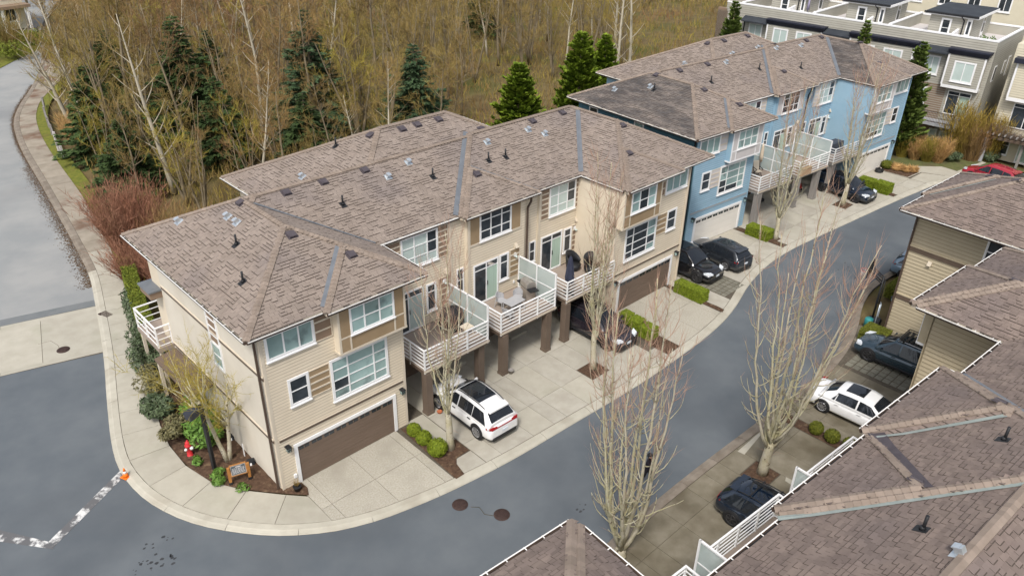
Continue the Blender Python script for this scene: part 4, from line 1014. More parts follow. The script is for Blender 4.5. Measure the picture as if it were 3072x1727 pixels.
for i, (a, b) in enumerate(((7.7, 11.0), (11.9, 16.2), (17.0, 21.7), (22.2, 26.0))): deck(row3, a, b, .2, 3.0, screen=i in (1, 2))
for x in (7.9, 12.1, 16.0, 17.2, 21.5, 22.4): column(row3, x, .45, M_col)
# ---- the row beyond it
f4 = Frame(31.3 + 27.1, -11.5 - .0, 177); f4 = Frame(31.35 + 27.7 * math.cos(R(3)), -11.85 - 27.7 * math.sin(R(3)), 177)
row4, P = house('townhouse_row', 'taupe townhouse row at the far lane end, lap sided end wall with brown bands', f4, [(a, b - (0 if b < 29 else .4), c, d_) for a, b, c, d_ in B1], 'taupe', None, (M_shnear, M_shnearo), 300,
    flashes=[((21.2, 2.85), (25.15, 6.85), .28, M_flashg), ((26.15, -.3), (24.0, 1.9), .2, M_flashg)], vent=([(25.25, 3.2), (23.6, 1.5)], [], []), xclip=lambda x, y: x > 13)
w = wallbox(row4, 27.7, 27.72, .02, 11, 0, 7.9, M_taupe, 'end_wall'); boards(w, 'y', .1, 10.5, .02, 7.86, 27.723, M_taupe, sgn=1, expo=.2)
for z in (2.58, 5.5):
    m = MB(); m.box(27.74, .02, z, 27.79, 9.8, z + .26, 0); m.box(27.74, .02, z + .26, 27.8, 9.8, z + .32, 1); m.build('belly_band', [M_brown, M_taupe], row4)
downpipe(row4, [(27.82, .05, 7.85), (27.82, .05, .1)], M_gutter)
m = MB()
for y0, y1, z0, z1 in ((3.6, 3.7, 5.0, 7.75), (4.7, 4.8, 5.0, 7.75), (3.7, 4.7, 7.62, 7.75), (3.7, 4.7, 5.95, 6.05), (3.7, 4.7, 5.55, 5.62), (3.7, 4.7, 5.0, 5.1)): m.box(27.75, y0, z0, 27.84, y1, z1)
wn = m.build('window', M_white, row4); m = MB(); m.box(27.76, 3.7, 6.05, 27.785, 4.7, 7.62); m.build('pane', M_glassd, wn)
m = MB(); m.box(27.786, 3.7, 6.82, 27.82, 4.7, 6.88); m.build('glazing_bar', M_white, wn)
for z0, z1 in ((5.62, 5.95), (5.1, 5.55)):
    m = MB(); m.box(27.76, 3.7, z0, 27.785, 4.7, z1); m.build('panel', M_brownpan, wn)
m = MB(); m.hexa([(27.74, 1.2, 5.05), (27.9, 1.2, 5.05), (27.9, 1.4, 5.05), (27.74, 1.4, 5.05), (27.74, 1.2, 5.27), (27.78, 1.2, 5.27), (27.78, 1.4, 5.27), (27.74, 1.4, 5.27)]); m.build('dryer_vent', M_trim, row4)
# ------------------------------------------------------------------ cars
def paint_mat(name, c, rough=.22, metal=.0, coat=1.0):
    return mk(name, c, tuple(min(1, v * 1.06 + .001) for v in c), 2, rough, metal=metal, coat=coat, spec=.5)
def interp(tab, x):
    for a, b in zip(tab[:-1], tab[1:]):
        if a[0] <= x <= b[0]:
            t = (x - a[0]) / max(b[0] - a[0], 1e-9); t2 = t
            return [p + (q - p) * t2 for p, q in zip(a[1:], b[1:])]
    return list(tab[-1][1:] if x > tab[-1][0] else tab[0][1:])
WH = {}
def wheel_mesh(r, w, spokes, rim):
    k = (r, w, spokes, rim.name)
    if k in WH: return WH[k]
    m = MB(); m.lathe([(r * .66, -w / 2), (r * .94, -w / 2), (r, -w * .38), (r, w * .38), (r * .94, w / 2), (r * .68, w / 2), (r * .66, w * .4)], 28, ax='y')
    q = MB(); q.lathe([(r * .70, w * .34), (r * .70, w / 2 + .004), (r * .63, w / 2 + .004), (r * .61, w * .34)], 28, ax='y')
    q.lathe([(r * .16, w * .30), (r * .16, w * .50), (r * .05, w * .52)], 12, ax='y')
    for i in range(spokes):
        for s in ((-.10, .10) if spokes <= 6 else (0,)):
            a = 2 * math.pi * i / spokes + s * .6; a2 = 2 * math.pi * i / spokes + s * 1.9
            q.bar((r * .12 * math.cos(a), w * .44, r * .12 * math.sin(a)), (r * .65 * math.cos(a2), w * .46, r * .65 * math.sin(a2)), .045 if spokes <= 6 else .05, .03)
    b = MB(); b.lathe([(r * .64, w * .1), (r * .64, w * .22), (.01, w * .24)], 20, ax='y')
    WH[k] = (m.mesh('wheel', M_rubber), q.mesh('rim', rim), b.mesh('brake_disc', M_black)); return WH[k]
def subdiv(name, mb, mats, lv=2, crease=None):
    me = mb.mesh('tmp', mats); o = bpy.data.objects.new('tmp', me); COL.objects.link(o)
    md = o.modifiers.new('s', 'SUBSURF'); md.levels = lv
    dg = bpy.context.evaluated_depsgraph_get(); ev = o.evaluated_get(dg); me2 = bpy.data.meshes.new_from_object(ev); me2.name = name
    bpy.data.objects.remove(o); bpy.data.meshes.remove(me); me2.polygons.foreach_set('use_smooth', [True] * len(me2.polygons)); return me2
def car(name, label, loc, rz, paint, L=4.7, W=1.86, H=1.65, style='suv', r=.36, rim=M_alloy, spokes=10, roofglass=None, clad=True, rails=None, plates='both', group='cars parked in the driveways', cat='car', lightbar=False):
    t = thing(name, label, cat, loc, rz, group); hw = W / 2; x0 = -L / 2; x1 = L / 2
    base = {'suv': (.22, 1.02, .97, .93), 'hatch': (.17, .93, .90, .82), 'sedan': (.16, .95, .90, .78)}[style]
    zb, zbelt, zdeck, zhood = base
    if style == 'sedan': prof = [(x0, .72, .30, .62), (x0 + .10, .90, .20, .86), (x0 + .45, .97, zb, zdeck), (x0 + 1.0, 1, zb, zbelt - .01), (-.4, 1, zb, zbelt - .02), (.6, 1, zb, zbelt - .03), (1.0, 1, zb, zhood + .1), (x1 - .75, .98, zb, zhood - .02), (x1 - .22, .90, .18, .68), (x1 - .03, .74, .26, .58)]
    else: prof = [(x0, .76, .36, .78), (x0 + .08, .90, .26, .98), (x0 + .40, .97, zb, zbelt + .02), (x0 + 1.0, 1, zb, zbelt), (-.3, 1, zb, zbelt - .01), (.6, 1, zb, zbelt - .03), (1.05, 1, zb, zhood + .07), (x1 - .7, .985, zb, zhood - .02), (x1 - .16, .91, .24, .78 if style == 'suv' else .68), (x1 - .02, .78, .32, .66 if style == 'suv' else .58)]
    m = MB(); N = 20; ST = []
    def cat(p0, p1, p2, p3, t): return tuple(.5 * (2 * b_ + (c_ - a_) * t + (2 * a_ - 5 * b_ + 4 * c_ - d_) * t * t + (3 * b_ - a_ - 3 * c_ + d_) * t ** 3) for a_, b_, c_, d_ in zip(p0, p1, p2, p3))
    for i in range(len(prof) - 1):
        q = [prof[max(i - 1, 0)], prof[i], prof[i + 1], prof[min(i + 2, len(prof) - 1)]]
        for k in range(3): ST.append(cat(*q, k / 3))
    ST.append(prof[-1])
    for x, w, zl, zt in ST:
        wv = hw * min(w, 1.0); zc = zl + (zt - zl) * .5; hh = (zt - zl) / 2
        for j in range(N):
            a_ = 2 * math.pi * (j + .5) / N; c_, s_ = math.cos(a_), math.sin(a_); e = .42 if s_ < 0 else .55
            y = wv * math.copysign(abs(c_) ** .40, c_); z = zc + hh * math.copysign(abs(s_) ** e, s_); y *= 1 - .06 * max(0, (z - zc) / hh) ** 2
            m.v.append((x, y, z + (.03 * (1 - (y / wv) ** 2) if s_ > 0 else 0)))
    k = len(ST)
    for i in range(k - 1):
        for j in range(N):
            j2 = (j + 1) % N; m.f.append((i * N + j, i * N + j2, (i + 1) * N + j2, (i + 1) * N + j)[::-1]); m.m.append(0); m.s.append(True)
    m.f.append(tuple(range(N))); m.m.append(0); m.s.append(False); m.f.append(tuple((k - 1) * N + j for j in reversed(range(N)))); m.m.append(0); m.s.append(False)
    m.build('body', paint, t)
    # cabin: (x, roof z, half width at roof)
    if style == 'sedan': cab = [(x0 + .62, zdeck + .02, .70), (x0 + 1.38, H - .09, .60), (x0 + 2.0, H - .01, .63), (.25, H, .64), (.62, H - .06, .62), (1.42, zhood + .12, .76)]
    elif style == 'hatch': cab = [(x0 + .10, zbelt + .06, .74), (x0 + .55, H - .08, .62), (x0 + 1.4, H, .64), (-.1, H, .65), (.32, H - .05, .63), (1.15, zhood + .10, .77)]
    else: cab = [(x0 + .12, zbelt + .10, .74), (x0 + .62, H - .10, .62), (x0 + 1.5, H - .01, .65), (-.05, H, .66), (.38, H - .05, .64), (1.22, zhood + .10, .78)]
    wb = .93 * hw * 1.02; CS = lambda x: interp(cab, x)
    def sec(x, off=0.0):
        zr, wr = CS(x); wr = wr * hw * 1.06; zr = max(zr, zbelt + .001); return zr + off, wr + off
    m = MB(); st = []
    for a, b in zip(cab[:-1], cab[1:]): st += [a[0] + (b[0] - a[0]) * q / 3 for q in range(3)]
    st.append(cab[-1][0]); nn = None
    for x in st:
        zr, wr = sec(x); zl = zbelt - .10
        if zr - zbelt < .02: wr = wb * .97
        wl = wb; f = [(wl, zl), (wl - (wl - wr) * .04, zbelt), (wr + .015, zr - .05), (wr - .035, zr), (wr * .5, zr + .035), (0, zr + .045)]
        full = f + [(-y, z) for y, z in f[-2::-1]]; nn = len(full); m.v.extend([(x, y, z) for y, z in full])
    for i in range(len(st) - 1):
        for j in range(nn - 1): m.f.append((i * nn + j, (i + 1) * nn + j, (i + 1) * nn + j + 1, i * nn + j + 1)); m.m.append(0); m.s.append(True)
    m.f.append(tuple(range(nn))); m.m.append(0); m.s.append(False); m.f.append(tuple((len(st) - 1) * nn + j for j in reversed(range(nn)))); m.m.append(0); m.s.append(False)
    m.build('cabin', paint, t)
    def side_pt(x, f, sg):      # f 0 belt .. 1 roof edge
        zr, wr = sec(x); z = zbelt + (zr - .05 - zbelt) * f; y = wb + (wr + .015 - wb) * f + .012; return (x, sg * y, z)
    def side_win(xa, xb, xta, xtb, sg, nm='side_window'):
        q = MB(); N = 4
        for i in range(N):
            u, v = i / N, (i + 1) / N
            A = side_pt(xa + (xb - xa) * u, .05, sg); B = side_pt(xa + (xb - xa) * v, .05, sg)
            C_ = side_pt(xta + (xtb - xta) * v, .93, sg); D = side_pt(xta + (xtb - xta) * u, .93, sg); q.quad(A, B, C_, D)
        q.build(nm, M_cglass, t)
    xr, xrr, xf, xd = cab[0][0], cab[1][0], cab[4][0], cab[5][0]
    bp = -.02 if style != 'sedan' else .02
    for sg in (1, -1):
        side_win(bp + .05, xd - .22, bp + .05, xf - .02, sg)
        side_win(bp - 1.0, bp - .03, bp - .97, bp - .03, sg)
        if style == 'sedan': side_win(xr + .62, bp - 1.05, xrr + .12, bp - 1.02, sg, 'quarter_window')
        else: side_win(xr + .24, bp - 1.03, xrr + .10, bp - 1.01, sg, 'quarter_window')
    def screen(xa, xb, nm, m0, m1, lo=.06, hi=.94):
        q = MB(); N = 6; K = 6; vs = []
        for i in range(N + 1):
            x = xa + (xb - xa) * (lo + (hi - lo) * i / N); zr, wr = sec(x)
            wr = min(wr, wb) - .035 - (.02 * (i in (0, N)))
            for j in range(K + 1):
                u = -1 + 2 * j / K; vs.append((x, wr * u * .97, zr + .055 - .042 * abs(u) ** 1.6 ))
        q.add(vs, [(i * (K + 1) + j, (i + 1) * (K + 1) + j, (i + 1) * (K + 1) + j + 1, i * (K + 1) + j + 1) for i in range(N) for j in range(K)], 0, True); q.build(nm, M_cglass, t)
    screen(xd, xf, 'windscreen', 0, 0); screen(xr, xrr, 'rear_window', 0, 0, .08, .9)
    if roofglass:
        a, b, f = roofglass; q = MB(); vs = []
        for i in range(5):
            x = a + (b - a) * i / 4; zr, wr = sec(x)
            for j in range(5): u = -1 + j / 2; vs.append((x, wr * f * u, zr + .056 - .012 * abs(u) ** 2))
        q.add(vs, [(i * 5 + j, (i + 1) * 5 + j, (i + 1) * 5 + j + 1, i * 5 + j + 1) for i in range(4) for j in range(4)], 0, True); q.build('roof_glass', M_cglass, t)
    wx = (x0 + .92, x1 - .92)
    for x in wx:
        for sg in (1, -1):
            a = MB(); a.lathe([(r + .055, 0), (r + .055, .012), (r + .0, .014), (.01, .013)], 26, (x, 0, r + .02), 'y')
            o = a.build('wheel_arch', M_black, t); o.location = (0, sg * (hw * .985), 0)
            if sg < 0: o.scale = (1, -1, 1)
            a_, b_, c_ = wheel_mesh(r, .22, spokes, rim); w = link('wheel', a_, t, (x, sg * (hw - .085), r), (0, 0, 0 if sg > 0 else math.pi)); link('rim', b_, w); link('brake_disc', c_, w)
    if clad:
        for sg in (1, -1):
            q = MB(); q.hexa([(wx[0] + r + .05, sg * hw * .93, zb - .02), (wx[1] - r - .05, sg * hw * .93, zb - .02), (wx[1] - r - .05, sg * hw * 1.005, zb + .02), (wx[0] + r + .05, sg * hw * 1.005, zb + .02), (wx[0] + r + .05, sg * hw * .93, zb + .17), (wx[1] - r - .05, sg * hw * .93, zb + .17), (wx[1] - r - .05, sg * hw * 1.01, zb + .13), (wx[0] + r + .05, sg * hw * 1.01, zb + .13)]); q.build('sill_cladding', M_black, t)
    q = MB(); q.hexa([(x0 - .01, -hw * .72, zb + .03), (x0 + .3, -hw * .9, zb + .03), (x0 + .3, hw * .9, zb + .03), (x0 - .01, hw * .72, zb + .03), (x0 - .02, -hw * .74, zb + .22), (x0 + .3, -hw * .93, zb + .2), (x0 + .3, hw * .93, zb + .2), (x0 - .02, hw * .74, zb + .22)]); q.build('rear_bumper', M_black if style != 'sedan' else paint, t)
    q = MB(); q.hexa([(x1 - .3, -hw * .86, zb + .02), (x1 + .0, -hw * .68, zb + .04), (x1 + .0, hw * .68, zb + .04), (x1 - .3, hw * .86, zb + .02), (x1 - .3, -hw * .9, zb + .2), (x1 + .01, -hw * .70, zb + .22), (x1 + .01, hw * .70, zb + .22), (x1 - .3, hw * .9, zb + .2)]); q.build('front_grille', M_black, t)
    zt = .86 if style == 'sedan' else (.98 if style == 'suv' else .88); zh = .64 if style != 'suv' else .76
    for sg in (1, -1):
        q = MB(); q.hexa([(x0 + .0, sg * hw * .44, zt - .09), (x0 + .06, sg * hw * .86, zt - .10), (x0 + .26, sg * hw * .985, zt - .08), (x0 + .2, sg * hw * .5, zt - .1), (x0 + .03, sg * hw * .46, zt - .0), (x0 + .08, sg * hw * .87, zt + .0), (x0 + .28, sg * hw * .975, zt + .0), (x0 + .2, sg * hw * .5, zt - .0)]); q.build('tail_light', M_tail, t)
        q = MB(); q.hexa([(x1 - .02, sg * hw * .5, zh - .06), (x1 - .12, sg * hw * .84, zh - .06), (x1 - .45, sg * hw * .97, zh + .0), (x1 - .3, sg * hw * .5, zh - .05), (x1 - .05, sg * hw * .5, zh + .04), (x1 - .15, sg * hw * .85, zh + .06), (x1 - .48, sg * hw * .955, zh + .10), (x1 - .3, sg * hw * .5, zh + .06)]); q.build('headlight', M_lamp, t)
        q = MB(); xm = xd - .30; q.hexa([(xm - .06, sg * (wb - .0), zbelt + .02), (xm + .06, sg * (wb - .0), zbelt + .02), (xm + .08, sg * (wb + .20), zbelt + .02), (xm - .05, sg * (wb + .21), zbelt + .02), (xm - .06, sg * (wb - .03), zbelt + .10), (xm + .05, sg * (wb - .03), zbelt + .10), (xm + .05, sg * (wb + .19), zbelt + .17), (xm - .05, sg * (wb + .2), zbelt + .17)]); q.build('wing_mirror', paint, t)
        for xh in (bp - .88, bp + .22):
            q = MB(); q.box(xh - .1, min(sg * hw * .98, sg * (hw + .022)), zbelt - .17, xh + .1, max(sg * hw * .98, sg * (hw + .022)), zbelt - .135); q.build('door_handle', M_black if lightbar else paint, t)
    if lightbar:
        q = MB(); q.hexa([(x0 + .0, -hw * .8, zt - .09), (x0 + .1, -hw * .86, zt - .09), (x0 + .1, hw * .86, zt - .09), (x0 + .0, hw * .8, zt - .09), (x0 + .01, -hw * .8, zt - .05), (x0 + .12, -hw * .87, zt - .05), (x0 + .12, hw * .87, zt - .05), (x0 + .01, hw * .8, zt - .05)]); q.build('light_bar', M_tail, t)
    for nm, xx in (('rear', x0 - .022), ('front', x1 + .002)):
        if plates in ('both', nm):
            q = MB(); z = (.55 if nm == 'front' else .66); q.box(xx - .008, -.16, z - .06, xx + .012, .16, z + .06); q.build('number_plate', M_plate, t)
    if style != 'sedan':   # spoiler over the tailgate
        zr, wr = sec(xrr); q = MB(); q.hexa([(xrr - .22, -wr * .9, zr - .045), (xrr + .1, -wr * .95, zr - .01), (xrr + .1, wr * .95, zr - .01), (xrr - .22, wr * .9, zr - .045), (xrr - .22, -wr * .9, zr + .02), (xrr + .1, -wr * .95, zr + .05), (xrr + .1, wr * .95, zr + .05), (xrr - .22, wr * .9, zr + .02)]); q.build('spoiler', paint, t)
    if rails:
        for sg in (1, -1):
            q = MB(); pts = []
            for i in range(7):
                x = xrr + .15 + (xf - .1 - xrr - .15) * i / 6; zr, wr = sec(x); pts.append((x, sg * (wr - .06), zr + (.075 if 0 < i < 6 else .03)))
            q.tube(pts, .022, 6); q.build('roof_rail', rails, t)
    t['H'] = 1; del t['H']
    return t, sec
CW = paint_mat('white_car_paint', (.80, .80, .80)); CB = paint_mat('black_car_paint', (.006, .006, .008), .12); CG = paint_mat('grey_car_paint', (.035, .041, .05), .25, .4)
CN = paint_mat('navy_car_paint', (.006, .014, .030), .15, .2); CT = paint_mat('slate_blue_car_paint', (.022, .045, .064), .22, .3); CR = paint_mat('red_car_paint', (.35, .012, .03), .2); CD = paint_mat('dark_violet_car_paint', (.022, .018, .024), .15)
CL = paint_mat('pale_blue_car_paint', (.16, .23, .30), .25, .3)
H90 = math.pi / 2
car('parked_car', 'white crossover parked nose in under the first deck, red light bar across its tail', (9.27, -1.55, 0), H90 - .02, CW, 4.75, 1.92, 1.66, 'suv', .38, M_alloy, 12, (-1.15, .32, .80), True, M_black, 'rear', lightbar=True)
car('parked_car', 'dark violet black crossover under the third deck behind the birch stems', (19.25, -.75, 0), -H90, CD, 4.7, 1.88, 1.66, 'suv', .37, M_dalloy, 6, None, True, M_black, 'front')
car('parked_car', 'glossy black crossover parked nose out on the grey paver strip', (29.35, .45, 0), -H90 + .02, CB, 4.9, 1.96, 1.69, 'suv', .39, M_dalloy, 6, (-1.1, .1, .75), True, None, 'front')
car('parked_car', 'dark grey hatchback parked nose in before the white garage door', (32.25, -.25, 0), H90 - .10, CG, 4.25, 1.80, 1.46, 'hatch', .33, M_alloy, 10, (-.7, .1, .62), False, None, 'rear')
car('parked_car', 'navy blue crossover parked nose out under the blue row deck', (49.6, -.45, 0), -H90 - .06, CN, 4.75, 1.92, 1.62, 'suv', .36, M_dalloy, 8, (-1.0, .2, .8), False, None, 'front')
t, sec = car('parked_car', 'slate blue crossover with a black roof basket on the far paver strip', (29.05, -13.85, 0), H90 + .0, CT, 4.75, 1.88, 1.70, 'suv', .38, M_dalloy, 6, None, True, M_alloy, 'front')
b = MB()
zr = 1.84
for y in (-.56, .56): b.bar((-1.65, y, zr), (.25, y, zr), .035); b.bar((-1.65, y, zr + .14), (.2, y, zr + .14), .035)
for x in (-1.65, .22): b.bar((x, -.56, zr), (x, .56, zr), .035); b.bar((x, -.56, zr + .14), (x, .56, zr + .14), .035)
for i in range(8): b.box(-1.6 + i * .24, -.55, zr - .01, -1.47 + i * .24, .55, zr + .02)
for x in (-1.4, 0): 
    for y in (-.6, .6): b.box(x - .04, y - .04, zr - .16, x + .04, y + .04, zr)
b.build('roof_basket', M_black, t)
car('parked_car', 'white sedan with dark sunroof parked nose in beside the taupe roof', (23.1, -14.35, 0), -H90 + .03, CW, 4.85, 1.84, 1.45, 'sedan', .34, M_alloy, 10, (-.75, .12, .72), False, None, 'rear')
t, sec = car('parked_car', 'black crossover with a bicycle carrier on its roof beside the glass railing', (13.35, -15.3, 0), -H90 + .02, CN, 4.45, 1.82, 1.62, 'suv', .36, M_dalloy, 5, None, True, M_black, 'rear')
b = MB(); zr = 1.72
for x in (-.9, -.1): b.bar((x, -.6, zr), (x, .6, zr), .05, .035)
b.bar((-1.2, .2, zr + .06), (.3, .26, zr + .06), .10, .05); b.bar((-1.1, .23, zr + .12), (.2, .28, zr + .14), .03); b.bar((-.6, .22, zr + .08), (-.3, .1, zr + .3), .04)
b.build('bicycle_carrier', M_black, t)
car('parked_car', 'red car half hidden behind the far taupe roof', (61.4, -7.6, 0), 1.35, CR, 4.6, 1.82, 1.62, 'suv', .35, M_alloy, 8, None, True, None, 'rear')
car('parked_car', 'pale blue car half hidden by the taupe end wall', (39.8, -11.1, 0), -H90 + .1, CL, 4.6, 1.82, 1.60, 'suv', .35, M_alloy, 8, None, True, None, 'rear')
# ------------------------------------------------------------------ vegetation
def rv(rg, s=1.0): return Vector((rg.gauss(0, s), rg.gauss(0, s), rg.gauss(0, s)))
def twig(m, p, d, l, w, rg, mi=0):
    u = d.cross(Vector((rg.random() - .5, rg.random() - .5, rg.random() - .5)))
    if u.length < 1e-4: return
    u.normalize(); u *= w / 2; k = p + d * (l * .5) + u * rg.uniform(-2, 2); e = p + d * l + u * rg.uniform(-4, 4)
    o = len(m.v); m.v.extend([tuple(p - u), tuple(p + u), tuple(k + u * .8), tuple(k - u * .8), tuple(e)])
    m.f.extend([(o, o + 1, o + 2, o + 3), (o + 3, o + 2, o + 4)]); m.m.extend([mi, mi]); m.s.extend([False, False])
def path(rg, p, d, l, n, wob, up):
    pts = [Vector(p)]; d = Vector(d).normalized()
    for i in range(n):
        d = (d + rv(rg, wob) + Vector((0, 0, up))).normalized(); pts.append(pts[-1] + d * (l / n))
    return pts
def at(pts, t):
    k = t * (len(pts) - 1); i = min(int(k), len(pts) - 2); return pts[i].lerp(pts[i + 1], k - i), (pts[i + 1] - pts[i]).normalized()
def street_tree(label, loc, seed, H, fork, stems, spread, lean=(0, 0), r0=.15, tops=None, light=1.0):
    """upright many-stemmed birch: one trunk, steep pale stems, red brown twigs"""
    rg = random.Random(seed); t = thing('birch_tree', label, 'tree', loc, 0, 'bare birches along the lane')
    tr = MB(); cr = MB(); tw = 0
    tp = path(rg, (0, 0, -.05), (lean[0] * .25, lean[1] * .25, 1), fork + .05, 4, .04, .1)
    tr.tube(tp, [r0 * 1.3, r0 * 1.02, r0 * .94, r0 * .86, r0 * .45], 9, 0)
    for i in range(stems):
        a = 2 * math.pi * i / stems + rg.uniform(-.35, .35); k0 = .2 if i == 0 else rg.uniform(.45, 1.1); Rm, sl_ = spread; p, d = at(tp, rg.uniform(.6, .92) if fork > 1 else rg.uniform(.3, .9))
        h = (H - p.z) * rg.uniform(.70, 1.0) * (1.02 if i == 0 else 1); n = 14; pts = []; ph = rg.uniform(0, 6.28); tau = rg.uniform(.9, 1.7); off = Vector((0, 0))
        for k in range(n + 1):
            z = h * k / n; rr_ = k0 * (Rm * (1 - math.exp(-z / tau)) + sl_ * z); off = off + Vector((rg.gauss(0, .045), rg.gauss(0, .045))) * (1 if k else 0)
            pts.append(Vector((p.x + math.cos(a) * rr_ + lean[0] * z + off.x, p.y + math.sin(a) * rr_ + lean[1] * z + off.y, p.z + z)))
        rr = r0 * rg.uniform(.26, .42); tr.tube(pts, [rr * (1 - .93 * (k / n) ** .7) * (1.35 if k == 0 else 1) + .007 for k in range(n + 1)], 6, 0 if rg.random() < .4 else 1)
        nb = int(20 * h / 8)
        for b in range(nb):
            s = rg.uniform(.10, .97); q, qd = at(pts, s); a2 = rg.uniform(0, 6.283); l = rg.uniform(.6, 1.8) * (1.15 - s * .5) * light
            e = Vector((math.cos(a2), math.sin(a2), 0)); bd = (qd * .35 + e * .8).normalized()
            bp = path(rg, q, bd, l, 6, .13, .30); rb = max(.010, rr * .30 * (1 - s) + .008)
            tr.tube(bp, [rb, rb * .85, rb * .72, rb * .6, rb * .5, rb * .4, rb * .25], 4, 1 if s < .72 else 2)
            for c in range(rg.randint(5, 9) if s > .3 else 2):
                u, ud = at(bp, rg.uniform(.2, 1)); td = (ud + rv(rg, .32) + Vector((0, 0, .5))).normalized()
                twig(cr, u, td, rg.uniform(.3, .9), .010, rg)
        for c in range(44):
            s = rg.uniform(.45, 1.0); u, ud = at(pts, s); td = (ud * .8 + rv(rg, .28) + Vector((0, 0, .5))).normalized(); twig(cr, u, td, rg.uniform(.5, 1.4), .011, rg)
    for c in range(10):   # low whiskers
        u, ud = at(tp, rg.uniform(.4, 1)); twig(cr, u, (rv(rg, .6) + Vector((0, 0, .4))).normalized(), rg.uniform(.3, .9), .012, rg)
    tr.build('trunk', [M_bark, M_stem, M_twigr], t); cr.build('crown', M_twigr, t); return t
street_tree('white trunked birch in the small bed beside the white crossover', (6.94, -2.75, 0), 11, 11.6, 2.4, 6, (.32, .05), r0=.17)
street_tree('birch with many stems forking right at the ground beside the near hipped roof corner', (7.9, -11.95, 0), 22, 12.8, .5, 11, (1.0, .06), r0=.24, lean=(.0, .03))
street_tree('tallest spreading birch in the square bed on the taupe side, forked low like a vase', (16.15, -13.25, 0), 33, 13.2, 2.1, 11, (.75, .17), r0=.22, lean=(.05, .0))
street_tree('slim birch in the square mulch pit between the middle driveways', (16.45, -3.0, 0), 44, 12.2, 2.6, 8, (.30, .05), r0=.16)
street_tree('small birch in front of the blue row by its first garage', (38.0, -1.15, 0), 55, 11.4, 1.9, 8, (.6, .08), r0=.16)
street_tree('birch in the square pit beside the navy crossover at the blue row', (47.5, -1.45, 0), 66, 12.0, 2.0, 9, (.6, .09), r0=.18)
def corner_tree(label, loc, seed):
    rg = random.Random(seed); t = thing('birch_tree', label, 'tree', loc, 0); tr = MB(); cr = MB()
    for k, (dx, dy, h) in enumerate(((-.08, .16, 6.4), (.05, .03, 6.0))):
        tp = path(rg, (k * .12, 0, -.05), (dx, dy, 1), h * .55, 6, .03, .05); tr.tube(tp, [.11, .10, .09, .085, .075, .065, .05], 8, 0)
        for i in range(11):
            a = rg.uniform(0, 6.283); q, qd = at(tp, rg.uniform(.55, 1)); l = rg.uniform(1.8, 3.6)
            bp = path(rg, q, (math.cos(a) * .7 + dx * 2, math.sin(a) * .7 + dy * 3.2, .75), l, 7, .12, .03); tr.tube(bp, [.035 - .0045 * j for j in range(8)], 5, 1)
            for c in range(22):
                u, ud = at(bp, rg.uniform(.15, 1)); td = (ud + rv(rg, .6) + Vector((0, 0, .1))).normalized(); p2 = path(rg, u, td, rg.uniform(.5, 1.2), 3, .2, .05); cr.tube(p2, [.009, .007, .005, .003], 3, 0, False)
                for z in range(4):
                    w, wd = at(p2, rg.random()); twig(cr, w, (wd + rv(rg, .7)).normalized(), rg.uniform(.15, .4), .014, rg)
    tr.build('trunk', [M_bark, M_stem], t); cr.build('crown', M_twigy, t)
corner_tree('double trunked birch with yellow lichened twigs by the cream end wall', (-.92, 3.25, 0), 5)
# ---- leafy shrubs
def leaf_clump(m, rg, c, r, n, s, mi=0, flat=.35):
    for _ in range(n):
        d = rv(rg).normalized(); p = Vector(c) + Vector((d.x * r[0], d.y * r[1], abs(d.z) * r[2] if flat else d.z * r[2])) * rg.uniform(.72, 1.02)
        nrm = (d + rv(rg, .45) + Vector((0, 0, .4))).normalized(); u = nrm.orthogonal().normalized(); a = rg.uniform(0, 6.28); u = (u * math.cos(a) + nrm.cross(u) * math.sin(a)); w = nrm.cross(u)
        l = s * rg.uniform(.7, 1.3); m.add([tuple(p - u * l), tuple(p + w * l * .34), tuple(p + u * l), tuple(p - w * l * .34)], [(0, 1, 2, 3)], mi)
def blob(m, rg, c, r, mi=0, n=10):
    vs = []; K = 8
    for i in range(K + 1):
        th = math.pi * i / K
        for j in range(12):
            a = 6.2832 * j / 12; k = rg.uniform(.86, 1.05); vs.append((c[0] + r[0] * k * math.sin(th) * math.cos(a), c[1] + r[1] * k * math.sin(th) * math.sin(a), c[2] + r[2] * k * math.cos(th)))
    m.add(vs, [(i * 12 + j, (i + 1) * 12 + j, (i + 1) * 12 + (j + 1) % 12, i * 12 + (j + 1) % 12) for i in range(K) for j in range(12)], mi, True)
